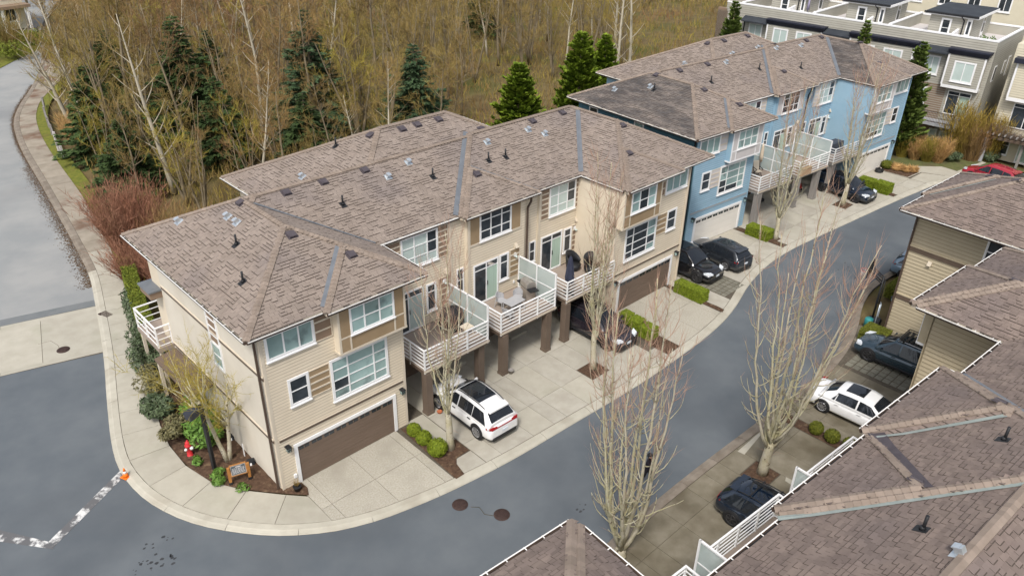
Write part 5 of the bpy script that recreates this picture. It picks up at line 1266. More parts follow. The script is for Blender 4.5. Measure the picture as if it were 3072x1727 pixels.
def boxwood(label, x, y, r, h, seed, mat=M_box, group='clipped shrubs in the driveway beds', square=False, size=(1, 1), rz=0.0):
    rg = random.Random(seed); t = thing('clipped_shrub', label, 'shrub', (x, y, 0), rz, group); m = MB()
    rx, ry = r * size[0], r * size[1]
    if square:
        m.hexa([(-rx * .9, -ry * .9, .0), (rx * .9, -ry * .9, 0), (rx * .9, ry * .9, 0), (-rx * .9, ry * .9, 0), (-rx * .9, -ry * .9, h * .93), (rx * .9, -ry * .9, h * .93), (rx * .9, ry * .9, h * .93), (-rx * .9, ry * .9, h * .93)])
        for _ in range(int(1500 * (rx * ry * 4 + h * (rx + ry) * 4))):
            f = rg.choice((0, 1, 2, 3, 4, 4)); u, v = rg.uniform(-1, 1), rg.random()
            p = [(-rx, u * ry, v * h), (rx, u * ry, v * h), (u * rx, -ry, v * h), (u * rx, ry, v * h), (u * rx, (v * 2 - 1) * ry, h)][f]
            p = Vector(p) * rg.uniform(.93, 1.02); d = rv(rg).normalized(); e = d.orthogonal().normalized(); l = .04
            m.add([tuple(p - d * l), tuple(p + e * l * .6), tuple(p + d * l), tuple(p - e * l * .6)], [(0, 1, 2, 3)])
    else:
        blob(m, rg, (0, 0, h * .5), (rx * .9, ry * .9, h * .46))
        for _ in range(1500):
            d = rv(rg).normalized(); p = Vector((d.x * rx, d.y * ry, h * .5 + d.z * h * .52)) * rg.uniform(.93, 1.03); n2 = (d + rv(rg, .5)).normalized(); e = n2.orthogonal().normalized(); g_ = n2.cross(e); l = rg.uniform(.025, .05)
            m.add([tuple(p - e * l), tuple(p + g_ * l * .6), tuple(p + e * l), tuple(p - g_ * l * .6)], [(0, 1, 2, 3)])
    m.build('foliage', mat, t); return t
boxwood('round bright boxwood, innermost of three by the brown garage door', 6.3, -.85, .33, .62, 1)
boxwood('round bright boxwood in the middle of three beside the first birch', 6.28, -1.62, .36, .66, 2)
boxwood('largest round boxwood, closest to the kerb of three beside the first birch', 6.28, -2.62, .46, .8, 3)
boxwood('clipped boxwood nearest the deck beside the dark crossover', 21.5, -1.1, .32, .6, 4, M_box, square=True)
boxwood('clipped boxwood in the middle of the row beside the dark crossover', 21.4, -1.95, .36, .62, 5, M_box, square=True)
boxwood('clipped boxwood closest to the lane beside the dark crossover', 21.2, -2.95, .4, .66, 6, M_box, square=True)
boxwood('clipped box hedge block between garage drive and paver strip, inner half', 26.76, -1.35, .40, .72, 7, M_box, square=True, size=(.9, 1.3))
boxwood('clipped box hedge block between garage drive and paver strip, lane half', 26.76, -2.4, .40, .74, 8, M_box, square=True, size=(.95, 1.25))
boxwood('rounded box block nearest the white garage of the blue row', 37.5, .35, .42, .7, 9, M_box, square=True)
boxwood('rounded box block beside the small birch of the blue row', 37.5, -.55, .44, .74, 10, M_box, square=True)
boxwood('low square box hedge beside the navy crossover, inner one', 52.5, -1.0, .5, .75, 11, M_box, square=True, size=(.9, 1.2))
boxwood('low square box hedge beside the navy crossover, lane side', 52.5, -2.35, .52, .8, 12, M_box, square=True, size=(.95, 1.15))
boxwood('round green shrub beside the ochre grasses at the last white garage', 58.0, -.2, .5, .75, 13, M_boxd)
boxwood('dull yellow boxwood ball, first behind the white sedan', 20.45, -13.5, .33, .62, 14, M_boxd)
boxwood('dull yellow boxwood ball, middle one behind the white sedan', 20.45, -14.3, .35, .64, 15, M_boxd)
boxwood('dull yellow boxwood ball closest to the taupe roof edge', 20.5, -15.15, .35, .64, 16, M_boxd)
boxwood('mossy green hedge block beneath the basketball hoop by the slate blue crossover', 30.4, -11.75, .55, .7, 17, M_boxd, square=True, size=(1.15, 1.2))
boxwood('green hedge block behind the basketball stand near the pale blue car', 36.6, -10.6, .6, .8, 18, M_boxd, square=True, size=(1.4, 1.1))
def ochre(label, x, y, r, h, seed):
    rg = random.Random(seed); t = thing('ornamental_grass', label, 'grass clump', (x, y, 0), 0, 'ochre grasses in the last bed'); m = MB(); blob(m, rg, (0, 0, h * .4), (r * .8, r * .8, h * .45))
    for _ in range(900):
        a = rg.uniform(0, 6.28); q = rg.uniform(0, r * .6); p = Vector((q * math.cos(a), q * math.sin(a), rg.uniform(.05, h * .6))); d = Vector((math.cos(a), math.sin(a), rg.uniform(.3, 1.4))).normalized(); twig(m, p, d, rg.uniform(.2, .5), .03, rg)
    m.build('blades', M_ochre, t)
ochre('ochre grass clump nearest the round green shrub', 58.2, -1.0, .55, .7, 1); ochre('ochre grass clump in the middle of the last bed', 58.45, -1.75, .5, .6, 2); ochre('ochre grass clump at the outer end of the last bed', 58.9, -2.1, .5, .55, 3)
def bush(label, x, y, rx, ry, h, seed, mat, leaf=.11, n=1400, group=None, name='shrub'):
    rg = random.Random(seed); t = thing(name, label, 'shrub', (x, y, 0), 0, group); m = MB(); st = MB()
    for k in range(9):
        a = rg.uniform(0, 6.28); st.tube(path(rg, (0, 0, 0), (math.cos(a) * rx * .7, math.sin(a) * ry * .7, h), h * .9, 3, .1, 0), [.02, .016, .012, .006], 4)
    for k in range(max(4, int(rx * ry * 9))):
        a = rg.uniform(0, 6.28); q = math.sqrt(rg.random()) * .75; c = (rx * q * math.cos(a), ry * q * math.sin(a), h * rg.uniform(.3, .72)); s = rg.uniform(.3, .5)
        leaf_clump(m, rg, c, (s * max(rx, .5), s * max(ry, .5), s * h * .7), int(n / max(4, int(rx * ry * 9))), leaf, 0, flat=0)
    st.build('stems', M_trunk, t); m.build('foliage', mat, t); return t
bush('bronze rhododendron at the pavement edge behind the hydrant', -2.0, 6.3, 0.94, 0.88, 1.21, 1, M_rhodob, .10, 1500)
bush('dark rhododendron spilling over the pavement left of the lamp post', -1.75, 8.1, 0.88, 1.12, 1.43, 2, M_rhodo, .12, 1600)
bush('bright green leafy shrub behind the hydrant and lamp post', -1.0, 5.2, 1.06, 1.25, 1.49, 3, M_rhodog, .13, 2000)
bush('lush green laurel between the birch and the lamp head', -.75, 7.0, 0.88, 1.12, 1.65, 4, M_rhodog, .12, 1700)
bush('dark green rhododendron beside the porch roof, lower one', -1.2, 10.0, 0.94, 1.19, 1.65, 5, M_rhodob, .10, 1800)
bush('grey green rhododendron along the end wall pavement', -.75, 12.2, 1.00, 1.50, 1.76, 6, M_rhodo, .10, 2200)
bush('dark laurel along the pavement below the balcony', .0, 14.8, 0.88, 1.62, 1.65, 7, M_rhodo, .11, 2200)
bush('dark laurel at the far end of the clipped hedge', .75, 17.6, 0.75, 1.75, 1.65, 8, M_rhodo, .11, 2000)
bush('small leafy plant at the foot of the lamp post', -1.5, 2.6, .45, .4, .45, 9, M_rhodog, .10, 380)
bush('small leafy plant beside the left sign post', -1.75, 2.15, .35, .35, .4, 10, M_rhodog, .10, 300)
bush('little yellow green plant under the wooden sign', -1.15, 1.2, .3, .3, .25, 11, M_rhodog, .08, 160)
bush('low green plant between hydrant and lamp post', -1.85, 3.95, .35, .4, .35, 12, M_rhodog, .09, 260)
def hedge(label, pts, w, h, seed, mat=M_hedge):
    rg = random.Random(seed); t = thing('hedge', label, 'hedge', (*pts[0], 0)); m = MB(); o = Vector(pts[0])
    for a, b in zip(pts[:-1], pts[1:]):
        a = Vector(a) - o; b = Vector(b) - o; d = (b - a).normalized(); nn = Vector((-d.y, d.x)) * w / 2
        c = [a - nn * .9, b - nn * .9, b + nn * .9, a + nn * .9]; m.hexa([(*q, 0) for q in c] + [(*q, h * .96) for q in c]); L = (b - a).length
        for _ in range(int(L * 900)):
            f = rg.choice((0, 1, 1, 2)); q = a + d * rg.uniform(0, L); p = Vector((q.x, q.y, 0))
            if f == 1: p += Vector((nn.x, nn.y, 0)) * rg.uniform(-1, 1) + Vector((0, 0, h * rg.uniform(.97, 1.04)))
            else: p += Vector((nn.x, nn.y, 0)) * (f - 1) * rg.uniform(.95, 1.08) + Vector((0, 0, h * rg.random()))
            e = rv(rg).normalized(); g_ = e.orthogonal().normalized(); l = rg.uniform(.03, .06); m.add([tuple(p - e * l), tuple(p + g_ * l * .6), tuple(p + e * l), tuple(p - g_ * l * .6)], [(0, 1, 2, 3)])
    m.build('foliage', mat, t)
hedge('mossy yellow green clipped hedge beside the end wall balcony', [(.0, 13.4), (.75, 17.0), (1.9, 21.6)], .8, 1.55, 3)
# ---- conifers
def conifer(name, label, loc, h, r, seed, mat, kind='fir', group=None, z0=.06):
    rg = random.Random(seed); t = thing(name, label, 'tree', loc, rg.uniform(0, 6), group); tr = MB(); m = MB()
    tr.tube([(0, 0, -.1), (0, 0, h * .5), (0, 0, h * .98)], [h * .016 + .05, h * .01 + .02, .02], 7); z = h * z0
    while z < h * .99:
        f = z / h; rad = r * (1 - f) ** (.66 if kind == 'cedar' else .85) * rg.uniform(.82, 1.08) + .08; nb = {'fir': 10, 'cedar': 15}[kind]
        for b in range(nb):
            a = rg.uniform(0, 6.283); L = rad * rg.uniform(.55, 1.15); d = Vector((math.cos(a), math.sin(a), -.10 if kind == 'fir' else .42)); pts = path(rg, (0, 0, z), d, L, 5, .05, (.03 if kind == 'fir' else .05))
            if kind == 'fir': tr.tube(pts[:4], [.028, .02, .014, .006], 3, 0, False)
            k = int(12 + L * 20) if kind == 'fir' else int(14 + L * 20)
            for c in range(k):
                s = rg.uniform(.12, 1) ** .8 if kind == 'fir' else rg.uniform(.35, 1); q, qd = at(pts, s); side = Vector((-d.y, d.x, 0)) * rg.choice((-1, 1)); l = rg.uniform(.18, .42) * (.55 + .45 * min(L, 1.6))
                td = (qd * rg.uniform(.5, 1) + side * rg.uniform(.2, .9) + Vector((0, 0, rg.uniform(-.45, .12) if kind == 'fir' else rg.uniform(-.2, .8)))).normalized()
                u = td.cross(Vector((0, 0, 1)) + rv(rg, .35))
                if u.length < 1e-3: continue
                u.normalize(); u *= l * (.24 if kind == 'fir' else .34); e = q + td * l; k_ = q + td * (l * .45) + Vector((0, 0, .02))
                o = len(m.v); m.v.extend([tuple(q), tuple(k_ - u), tuple(e), tuple(k_ + u)]); m.f.append((o, o + 1, o + 2, o + 3)); m.m.append(0); m.s.append(False)
        z += h * (.028 if kind == 'fir' else .03) * rg.uniform(.8, 1.2)
    tr.build('trunk', M_trunk, t); m.build('crown', mat, t); return t
conifer('spruce_tree', 'dark blue green spruce standing alone behind the middle of the beige roof', (29.0, 28.5, 0), 9.9, 4.5, 1, M_spruce)
conifer('fir_tree', 'tall slender fir in the wood right of the bare pale tree', (24.2, 37.0, 0), 11.8, 5.0, 2, M_spruce)
conifer('cedar_tree', 'bright green cone shaped cedar behind the right half of the beige roof', (36.8, 24.0, 0), 7.8, 2.9, 3, M_cedar, 'cedar')
conifer('cedar_tree', 'broad green cedar between the beige and blue roofs', (44.6, 24.0, 0), 9.4, 3.0, 4, M_cedar, 'cedar')
conifer('cedar_tree', 'cedar close behind the broad green cedar, touching the blue roof', (49.2, 25.0, 0), 8.3, 2.6, 5, M_cedar, 'cedar')
conifer('fir_tree', 'dark fir in the wood left of the bare pale tree, tallest of the left group', (16.0, 44.5, 0), 11.3, 4.8, 6, M_fir)
conifer('fir_tree', 'dark drooping fir at the verge beside the bend of the road', (8.9, 46.5, 0), 7.8, 4.2, 7, M_fir)
conifer('fir_tree', 'low dark fir just behind the red stemmed shrub', (7.6, 36.2, 0), 6.0, 3.2, 8, M_fir)
conifer('fir_tree', 'dark fir deep in the wood above the road bend', (13.6, 55.5, 0), 8.5, 3.8, 9, M_fir)
conifer('fir_tree', 'young fir between the bare pale tree and the slender fir', (15.6, 37.4, 0), 7.6, 3.2, 10, M_fir)
conifer('fir_tree', 'dark fir at the left foot of the tall slender fir', (20.0, 47.5, 0), 9.0, 3.2, 11, M_fir)
conifer('fir_tree', 'dark fir low behind the left end of the beige roof', (21.0, 33.0, 0), 6.2, 2.9, 12, M_fir)
conifer('fir_tree', 'dark fir behind the tall bare trees near the blue roof', (66, 62, 0), 12.0, 3.0, 13, M_fir)
conifer('spruce_tree', 'full young conifer at the left corner of the grey terrace', (63.0, 20.0, 0), 10.7, 2.2, 14, M_ornc, 'cedar')
conifer('spruce_tree', 'thin conifer spire before the middle of the grey terrace', (63.3, 6.5, 0), 10.8, 1.5, 15, M_ornc, 'cedar')
conifer('spruce_tree', 'tall narrow conifer at the right end of the blue row', (62.3, .9, 0), 9.9, 2.2, 16, M_ornc, 'cedar')
# ---- bare wood behind
def bare_proto(seed, h, spread, n1, n2, n3, mt, mc, fast=False, tw_=.024):
    rg = random.Random(seed); tr = MB(); cr = MB(); stems = 1 if not fast else rg.randint(2, 4)
    for s in range(stems):
        a = rg.uniform(0, 6.28); lean = .0 if stems == 1 else .22; tp = path(rg, (0, 0, -.1), (math.cos(a) * lean, math.sin(a) * lean, 1), h * rg.uniform(.8, 1), 8, .05, .06); r0 = h * .0085 + .03
        tr.tube(tp, [r0 * (1.2 - k / 8 * 1.12) + .01 for k in range(9)], 5)
        for i in range(n1 // stems):
            f = rg.uniform(.22, .98); q, qd = at(tp, f); a = rg.uniform(0, 6.28); l = spread * (1.15 - f * .75) * rg.uniform(.6, 1.15)
            bp = path(rg, q, (math.cos(a) * .8, math.sin(a) * .8, .55), l, 6, .12, .09); rb = r0 * .34 * (1.1 - f) + .012; tr.tube(bp, [rb * (1 - k / 7) + .004 for k in range(7)], 3, 0, False)
            for j in range(n2):
                u, ud = at(bp, rg.uniform(.2, 1)); td = (ud + rv(rg, .5) + Vector((0, 0, .22))).normalized(); p2 = path(rg, u, td, rg.uniform(.6, 1.4), 2, .15, .08)
                cr.tube(p2, [.014, .010, .005], 3, 0, False)
                for k in range(n3):
                    w, wd = at(p2, rg.uniform(.1, 1)); twig(cr, w, (wd + rv(rg, .55) + Vector((0, 0, .25))).normalized(), rg.uniform(.35, .9), tw_, rg)
    return tr.mesh('trunk', mt), cr.mesh('crown', mc)
PR = [bare_proto(100 + i, *a) for i, a in enumerate((
    (13, 3.6, 20, 7, 6, M_trunk, M_twigo), (12, 3.0, 24, 7, 6, M_trunk, M_twigo, True), (14.5, 3.2, 20, 8, 6, M_trunk, M_twigo), (11, 3.4, 26, 7, 6, M_trunk, M_twigo, True),
    (12.5, 3.8, 24, 7, 6, M_trunk, M_twigo), (10, 2.8, 24, 7, 6, M_trunk, M_twigy, True), (15, 3.4, 22, 8, 6, M_trunkw, M_twigo), (9, 2.8, 26, 7, 6, M_trunk, M_twigo, True)))]
def forest_pos():
    rg = random.Random(5); out = []; tries = 0
    while len(out) < 285 and tries < 60000:
        tries += 1
        d = 44 + 118 * rg.random() ** 1.15; u = rg.uniform(-.68, .44)
        # random point in the view wedge, built in ground space from the drone's heading
        hd = Vector((FWD.x, FWD.y)).normalized(); rt = Vector((hd.y, -hd.x)); p = Vector((CAM.x, CAM.y)) + hd * d + rt * (d * u)
        x, y = p
        if y < 19.5 or x > 62 + max(0, (y - 31) * .9) and y < 60: continue
        if y < 31 and x > 33: continue
        if x < 9 and y < 34: continue
        ex = nearest(KO, (x, y))
        if x < ex[0] + 4.5 and y < 125: continue
        if (Vector((x, y)) - Vector((ex[0], ex[1]))).length < 3.5: continue
        if y < 24 and x < 33: continue
        if x > 60 and y < 34: continue
        sp = 1.9 + d * .021
        if any(abs(x - a) < sp and abs(y - b) < sp and math.hypot(x - a, y - b) < sp for a, b, _ in out): continue
        if any(math.hypot(x - a, y - b) < 2.0 for a, b in ((29, 28.5), (24.2, 37), (36.8, 24), (44.6, 24), (16, 44.5), (49.2, 25))): continue
        out.append((x, y, d))
    return out
FP = forest_pos(); rg = random.Random(9)
LBL = {M_twigo: 'bare brown deciduous tree standing in the wood behind the roofs', M_twigy: 'bare yellow twigged tree standing in the wood behind the roofs'}
for i, (x, y, d) in enumerate(FP):
    k = rg.randrange(len(PR)); s = rg.uniform(.75, 1.1) * (1.0 if d > 62 else .72)
    yl = PR[k][1].materials[0] is M_twigy
    t = thing('bare_tree', LBL[PR[k][1].materials[0]], 'tree', (x, y, -.1), rg.uniform(0, 6.28), 'yellow twigged trees in the wood' if yl else 'bare brown trees in the wood'); t.scale = (s * rg.uniform(.9, 1.15), s * rg.uniform(.9, 1.15), s)
    link('trunk', PR[k][0], t); link('crown', PR[k][1], t)
def pale_tree(label, loc, h, seed, lean=(0, 0), mt=M_trunkw, sp=3.4):
    rg = random.Random(seed); t = thing('pale_bare_tree', label, 'tree', loc); tr = MB(); cr = MB()
    tp = path(rg, (0, 0, -.1), (lean[0], lean[1], 1), h, 10, .03, .02); tr.tube(tp, [.20 * (1.05 - k / 10) + .012 for k in range(11)], 7)
    for i in range(20):
        f = .22 + .75 * i / 20; q, qd = at(tp, f); a = i * 2.4 + rg.uniform(-.4, .4); l = sp * (1.15 - f * .8) * rg.uniform(.75, 1.15)
        bp = path(rg, q, (math.cos(a) * .75, math.sin(a) * .75, .6), l, 7, .06, .05); rb = .055 * (1.1 - f) + .012; tr.tube(bp, [rb * (1 - k / 8) + .004 for k in range(8)], 4)
        for j in range(9):
            u, ud = at(bp, rg.uniform(.25, 1)); p2 = path(rg, u, (ud + rv(rg, .4) + Vector((0, 0, .2))).normalized(), rg.uniform(.5, 1.3), 3, .1, .06); cr.tube(p2, [.014, .01, .007, .003], 3, 0, False)
            for k in range(2): w, wd = at(p2, rg.random()); twig(cr, w, (wd + rv(rg, .5)).normalized(), rg.uniform(.25, .6), .014, rg)
    tr.build('trunk', mt, t); cr.build('crown', M_twigo, t)
pale_tree('tall pale bare tree behind the red stemmed shrub, left of the beige roof', (9.9, 34.6, 0), 13.5, 1, (-.10, .06))
pale_tree('slim pale bare tree left of the tall slender fir', (21.4, 42.0, 0), 14.5, 2, (0, .02))
pale_tree('grey bare tree with drooping limbs behind the dark firs', (20.5, 53.5, 0), 15.5, 3, (0, 0), M_trunk)
pale_tree('pair of pale thin trunks beside the cedars near the blue roof, left one', (54.2, 27.2, 0), 16.5, 4, (0, .03), M_trunkw, 2.6)
pale_tree('pair of pale thin trunks beside the cedars near the blue roof, right one', (55.4, 26.6, 0), 17.5, 5, (.01, .02), M_trunkw, 2.6)
pale_tree('pale birch trunk at the edge of the wood by the grey terrace', (66.5, 38.0, 0), 17, 6, (0, .02), M_trunkw, 3)
pale_tree('pale bare tree leaning out over the road bend', (9.2, 55.5, 0), 10.5, 7, (-.22, .0), M_trunkw, 4.2)
pale_tree('crooked bare tree overhanging the road beyond the bend', (14.5, 72, 0), 12, 8, (-.2, -.05), M_trunk, 4.6)
def brush(label, x, y, rx, ry, h, n, seed, mat, name='shrub', group=None, w=.02, up=1.0):
    rg = random.Random(seed); t = thing(name, label, 'shrub', (x, y, 0), 0, group); m = MB()
    for i in range(n // 10):
        a = rg.uniform(0, 6.28); q = math.sqrt(rg.random()); bx, by = rx * q * math.cos(a) * .45, ry * q * math.sin(a) * .45
        pts = path(rg, (bx, by, -.05), (math.cos(a) * q * .7 * rx / h, math.sin(a) * q * .7 * ry / h, up), h * rg.uniform(.65, 1.05), 5, .09, .03); m.tube(pts, [.018, .015, .011, .008, .005, .003], 3, 0, False)
        for k in range(10):
            u, ud = at(pts, rg.uniform(.3, 1)); twig(m, u, (ud + rv(rg, .45) + Vector((0, 0, .2))).normalized(), rg.uniform(.3, .9), w, rg)
    m.build('stems', mat, t); return t
brush('large red stemmed shrub at the pavement behind the left roof corner', 3.9, 27.0, 2.6, 3.0, 4.6, 6500, 1, M_redshrub, w=.022)
brush('reddish bare shrub leaning over the pavement edge', 2.6, 22.6, 1.7, 1.9, 2.6, 2400, 2, M_redshrub, up=.7)
brush('rusty bare shrub between the pavement and the corner balcony', 3.6, 19.2, 1.7, 2.2, 3.4, 3000, 3, M_redshrub)
brush('bare shrub at the back corner of the beige row', 5.4, 22.0, 1.8, 2.0, 4.2, 3000, 4, M_twigo)
brush('ochre dry shrub beside the road fence', 8.4, 52.0, 1.6, 2.4, 2.4, 1600, 5, M_ochre)
# undergrowth: one mass of brush below the trees
def undergrowth():
    rg = random.Random(77); m = MB(); n = 0
    while n < 52000:
        d = 40 + 120 * rg.random(); u = rg.uniform(-.66, .44); hd = Vector((FWD.x, FWD.y)).normalized(); rt = Vector((hd.y, -hd.x)); p = Vector((CAM.x, CAM.y)) + hd * d + rt * (d * u); x, y = p
        if y < 17.5 or (x > 60 and y < 33) or (y < 30 and x > 34 and y < 17 + 0): continue
        ex = nearest2(x, y)
        if x < ex + 3.6: continue
        h = rg.uniform(.6, 2.6); base = Vector((x, y, -.2)); mi = 0 if rg.random() < .72 else (1 if rg.random() < .6 else 2)
        for k in range(6):
            dd = Vector((rg.gauss(0, .35), rg.gauss(0, .35), 1)).normalized(); twig(m, base + Vector((rg.gauss(0, .35), rg.gauss(0, .35), rg.uniform(0, h * .6))), dd, rg.uniform(.5, 1.3), .022 + d * .00035, rg, mi); n += 1
    return stuff(m.build('undergrowth', [M_twigo, M_twigy, M_moss]))
KX = sorted((p[1], p[0]) for p in KO if p[1] > 12)
def nearest2(x, y):
    for a, b in zip(KX[:-1], KX[1:]):
        if a[0] <= y <= b[0]: return max(a[1], b[1])
    return KX[-1][1] if y > KX[-1][0] else -5
undergrowth()
# garden behind the blue row
for i, (x, y) in enumerate(((62.3, .3), (62.5, -.75), (62.8, -1.7), (63.3, -2.5))):
    brush(('coppiced tawny shrub nearest the narrow conifer', 'second coppiced tawny shrub from the narrow conifer', 'third coppiced tawny shrub from the narrow conifer', 'coppiced tawny shrub closest to the red car')[i], x, y, 1.0, .9, 1.9, 2600, 20 + i, M_ochre if i % 2 else M_twigy, 'coppiced_shrub', 'tawny coppiced shrubs on the lawn', .022)
brush('yellow flowering shrub in front of the grey terrace bay', 66.3, -3.0, 2.0, 1.9, 4.8, 2600, 30, M_fors, w=.04)
brush('second yellow flowering shrub by the gap between the terraces', 67.3, -5.2, 1.4, 1.3, 4.2, 1500, 31, M_fors, w=.04)
brush('tangled bare shrub beside the grey pergola', 66.3, -4.2, 1.6, 1.5, 3.6, 2600, 32, M_twigo)
bush('dark green garden shrub between tawny shrubs and pergola', 64.9, -3.2, 1.2, .8, 1.0, 40, M_rhodo, .12, 1500)
bush('dark green shrub beneath the pergola', 67.4, -5.6, 1.1, .9, 1.2, 41, M_rhodo, .12, 1200)
for i, (x, y, h, s) in enumerate(((13, 88.5, 2.2, 50), (9, 90.5, 2.6, 51), (16.5, 95.5, 2.0, 52))):
    bush(('mossy shrub at the tip of the road island', 'green shrub on the road island before the far house', 'rounded green shrub behind the island tip')[i], x, y, 2.4, 2.4, h, s, M_hedge, .16, 1500)
brush('bare shrub on the island in front of the far house', 13.5, 93.5, 2.4, 2.4, 4.5, 1800, 55, M_twigo, w=.035)
# ------------------------------------------------------------------ grey terrace and other far buildings
fg = Frame(66.2, 23.95, -86.35)
gt_ = thing('terrace_building', 'long grey sided terrace with roof decks, white windows and black cornices', 'apartment building', fg.o, fg.a)
T = lambda t: 26.7 - t
w = wallbox(gt_, 0, 27.15, 0, 9, 0, 8.95, M_greysid); boards(w, 'x', 1.2, 27.1, 2.5, 9.0, -.004, M_greysid, expo=.2)
boards(w, 'y', .1, 8.9, 2.5, 9.6, 27.155, M_greysid, sgn=1, expo=.2)
# parapets
for (a, b, c, d) in ((1.0, .0, 27.15, .2), (26.97, .2, 27.15, 9), (1.0, 8.8, 27.15, 9)):
    m = MB(); m.box(a, b, 8.9, c, d, 9.82, 0); m.box(a - .04, b - .04, 9.82, c + .04, d + .04, 9.95, 1); p_ = m.build('parapet', [M_greysid, M_white], gt_)
    if b == .0:
        boards(p_, 'x', 1.1, 27.1, 8.95, 9.8, -.004, M_greysid, expo=.2)
m = MB(); m.box(.0, .0, 0, 1.2, .3, 9.2); m.build('end_bay', M_brownpan, gt_)
for a, b in ((T(2.95), T(-.05)), (T(11.9), T(6.0)), (T(20.5), T(14.8))):
    m = MB(); m.box(a, -.62, 5.58, b, -.005, 8.5); o = m.build('bay', M_greysid, gt_); boards(o, 'x', a + .1, b - .1, 5.8, 8.5, -.623, M_greysid, expo=.2)
    boards(o, 'y', -.6, -.02, 5.8, 8.5, b + .003, M_greysid, sgn=1, expo=.2)
    m = MB(); m.box(a - .03, -.66, 5.5, b + .04, .0, 5.76)
    for x in (a, b): m.box(x - .09, -.655, 5.76, x + .06, -.58, 8.5)
    m.build('bay_trim', M_white, gt_)
    m = MB(); m.hexa([(a - .05, -.72, 8.45), (b + .1, -.72, 8.45), (b + .1, .1, 8.45), (a - .05, .1, 8.45), (a - .15, -.95, 8.85), (b + .3, -.95, 8.85), (b + .3, .1, 8.85), (a - .15, .1, 8.85)]); m.box(a - .15, -.95, 8.85, b + .3, -.003, 8.98); m.build('cornice', M_navy, gt_)
for a, b in ((T(6.0), T(2.95)), (T(14.8), T(11.9)), (T(23.6), T(20.5))):
    m = MB(); m.hexa([(a + .15, -.85, 8.32), (b - .1, -.85, 8.32), (b - .1, .05, 8.72), (a + .15, .05, 8.72), (a + .15, -.85, 8.45), (b - .1, -.85, 8.45), (b - .1, .05, 8.86), (a + .15, .05, 8.86)]); m.build('canopy_roof', M_blackroof, gt_)
    m = MB(); m.bar((a + .2, -.05, 8.3), (a + .2, -.05, 3), .09); m.build('downpipe', M_black, gt_)
def gwin(a, b, z0, z1, y, n=2, lab=None):
    a, b = sorted((T(a), T(b))); mid = [a + (b - a) * (i + 1) / n for i in range(n - 1)]
    win(gt_, a - .1, b + .1, z0 - .1, z1 + .1, y, mid, (), M_glassw, None, trim=.14, label=lab)
gwin(.66, 2.27, 6.2, 7.85, -.65); gwin(7.0, 8.56, 6.3, 7.95, -.65); gwin(9.6, 11.1, 6.3, 7.95, -.65); gwin(18.3, 19.7, 6.5, 8.1, -.65); gwin(15.85, 17.25, 6.5, 8.1, -.65)
gwin(3.8, 4.9, 6.35, 7.85, -.03); gwin(12.6, 13.9, 6.35, 7.85, -.03); gwin(21.4, 22.75, 6.5, 8.1, -.03)
slider(gt_, T(2.35), T(.35), 3.05, 5.2, -.03, T(1.35), M_curt)
gwin(1.4, 2.0, .5, 1.4, -.03, 1); gwin(2.4, 2.95, .3, 1.4, -.03, 1); gwin(4.2, 4.9, 3.6, 5.0, -.03, 1)
m = MB(); m.box(T(5.6), -.03, 0, T(2.6), -.005, 5.5); m.build('shingled_wall', M_brownpan, gt_)
for y0, z0, z1 in ((1.2, 6.2, 7.6), (4.2, 6.4, 7.6), (5.6, 6.0, 7.8)):
    m = MB(); m.box(27.17, y0, z0, 27.22, y0 + .7, z1); o = m.build('side_window', M_white, gt_); m = MB(); m.box(27.22, y0 + .12, z0 + .14, 27.232, y0 + .58, z1 - .14); m.build('pane', M_glassd, o)
# balcony with iron balusters
m = MB(); m.box(T(3.8), -1.6, 2.15, T(.8), -.04, 2.4); bal = m.build('balcony', M_greyband, gt_)
m = MB(); m.bar((T(3.75), -1.55, 3.4), (T(.85), -1.55, 3.4), .05); m.bar((T(3.75), -1.55, 2.5), (T(.85), -1.55, 2.5), .04); m.bar((T(3.75), -1.55, 3.4), (T(3.75), -.1, 3.4), .05); m.bar((T(.85), -1.55, 3.4), (T(.85), -.1, 3.4), .05); m.build('top_rail', M_rust, bal)
for i in range(24):
    x = T(3.75) + i * 2.9 / 23; m = MB(); m.bar((x, -1.55, 2.4), (x, -1.55, 3.4), .022); m.build('baluster', M_rust, bal)
m = MB(); m.box(T(.8), -1.7, 0, T(.4), -1.3, 3.3); m.build('balcony_post', M_greyband, gt_)
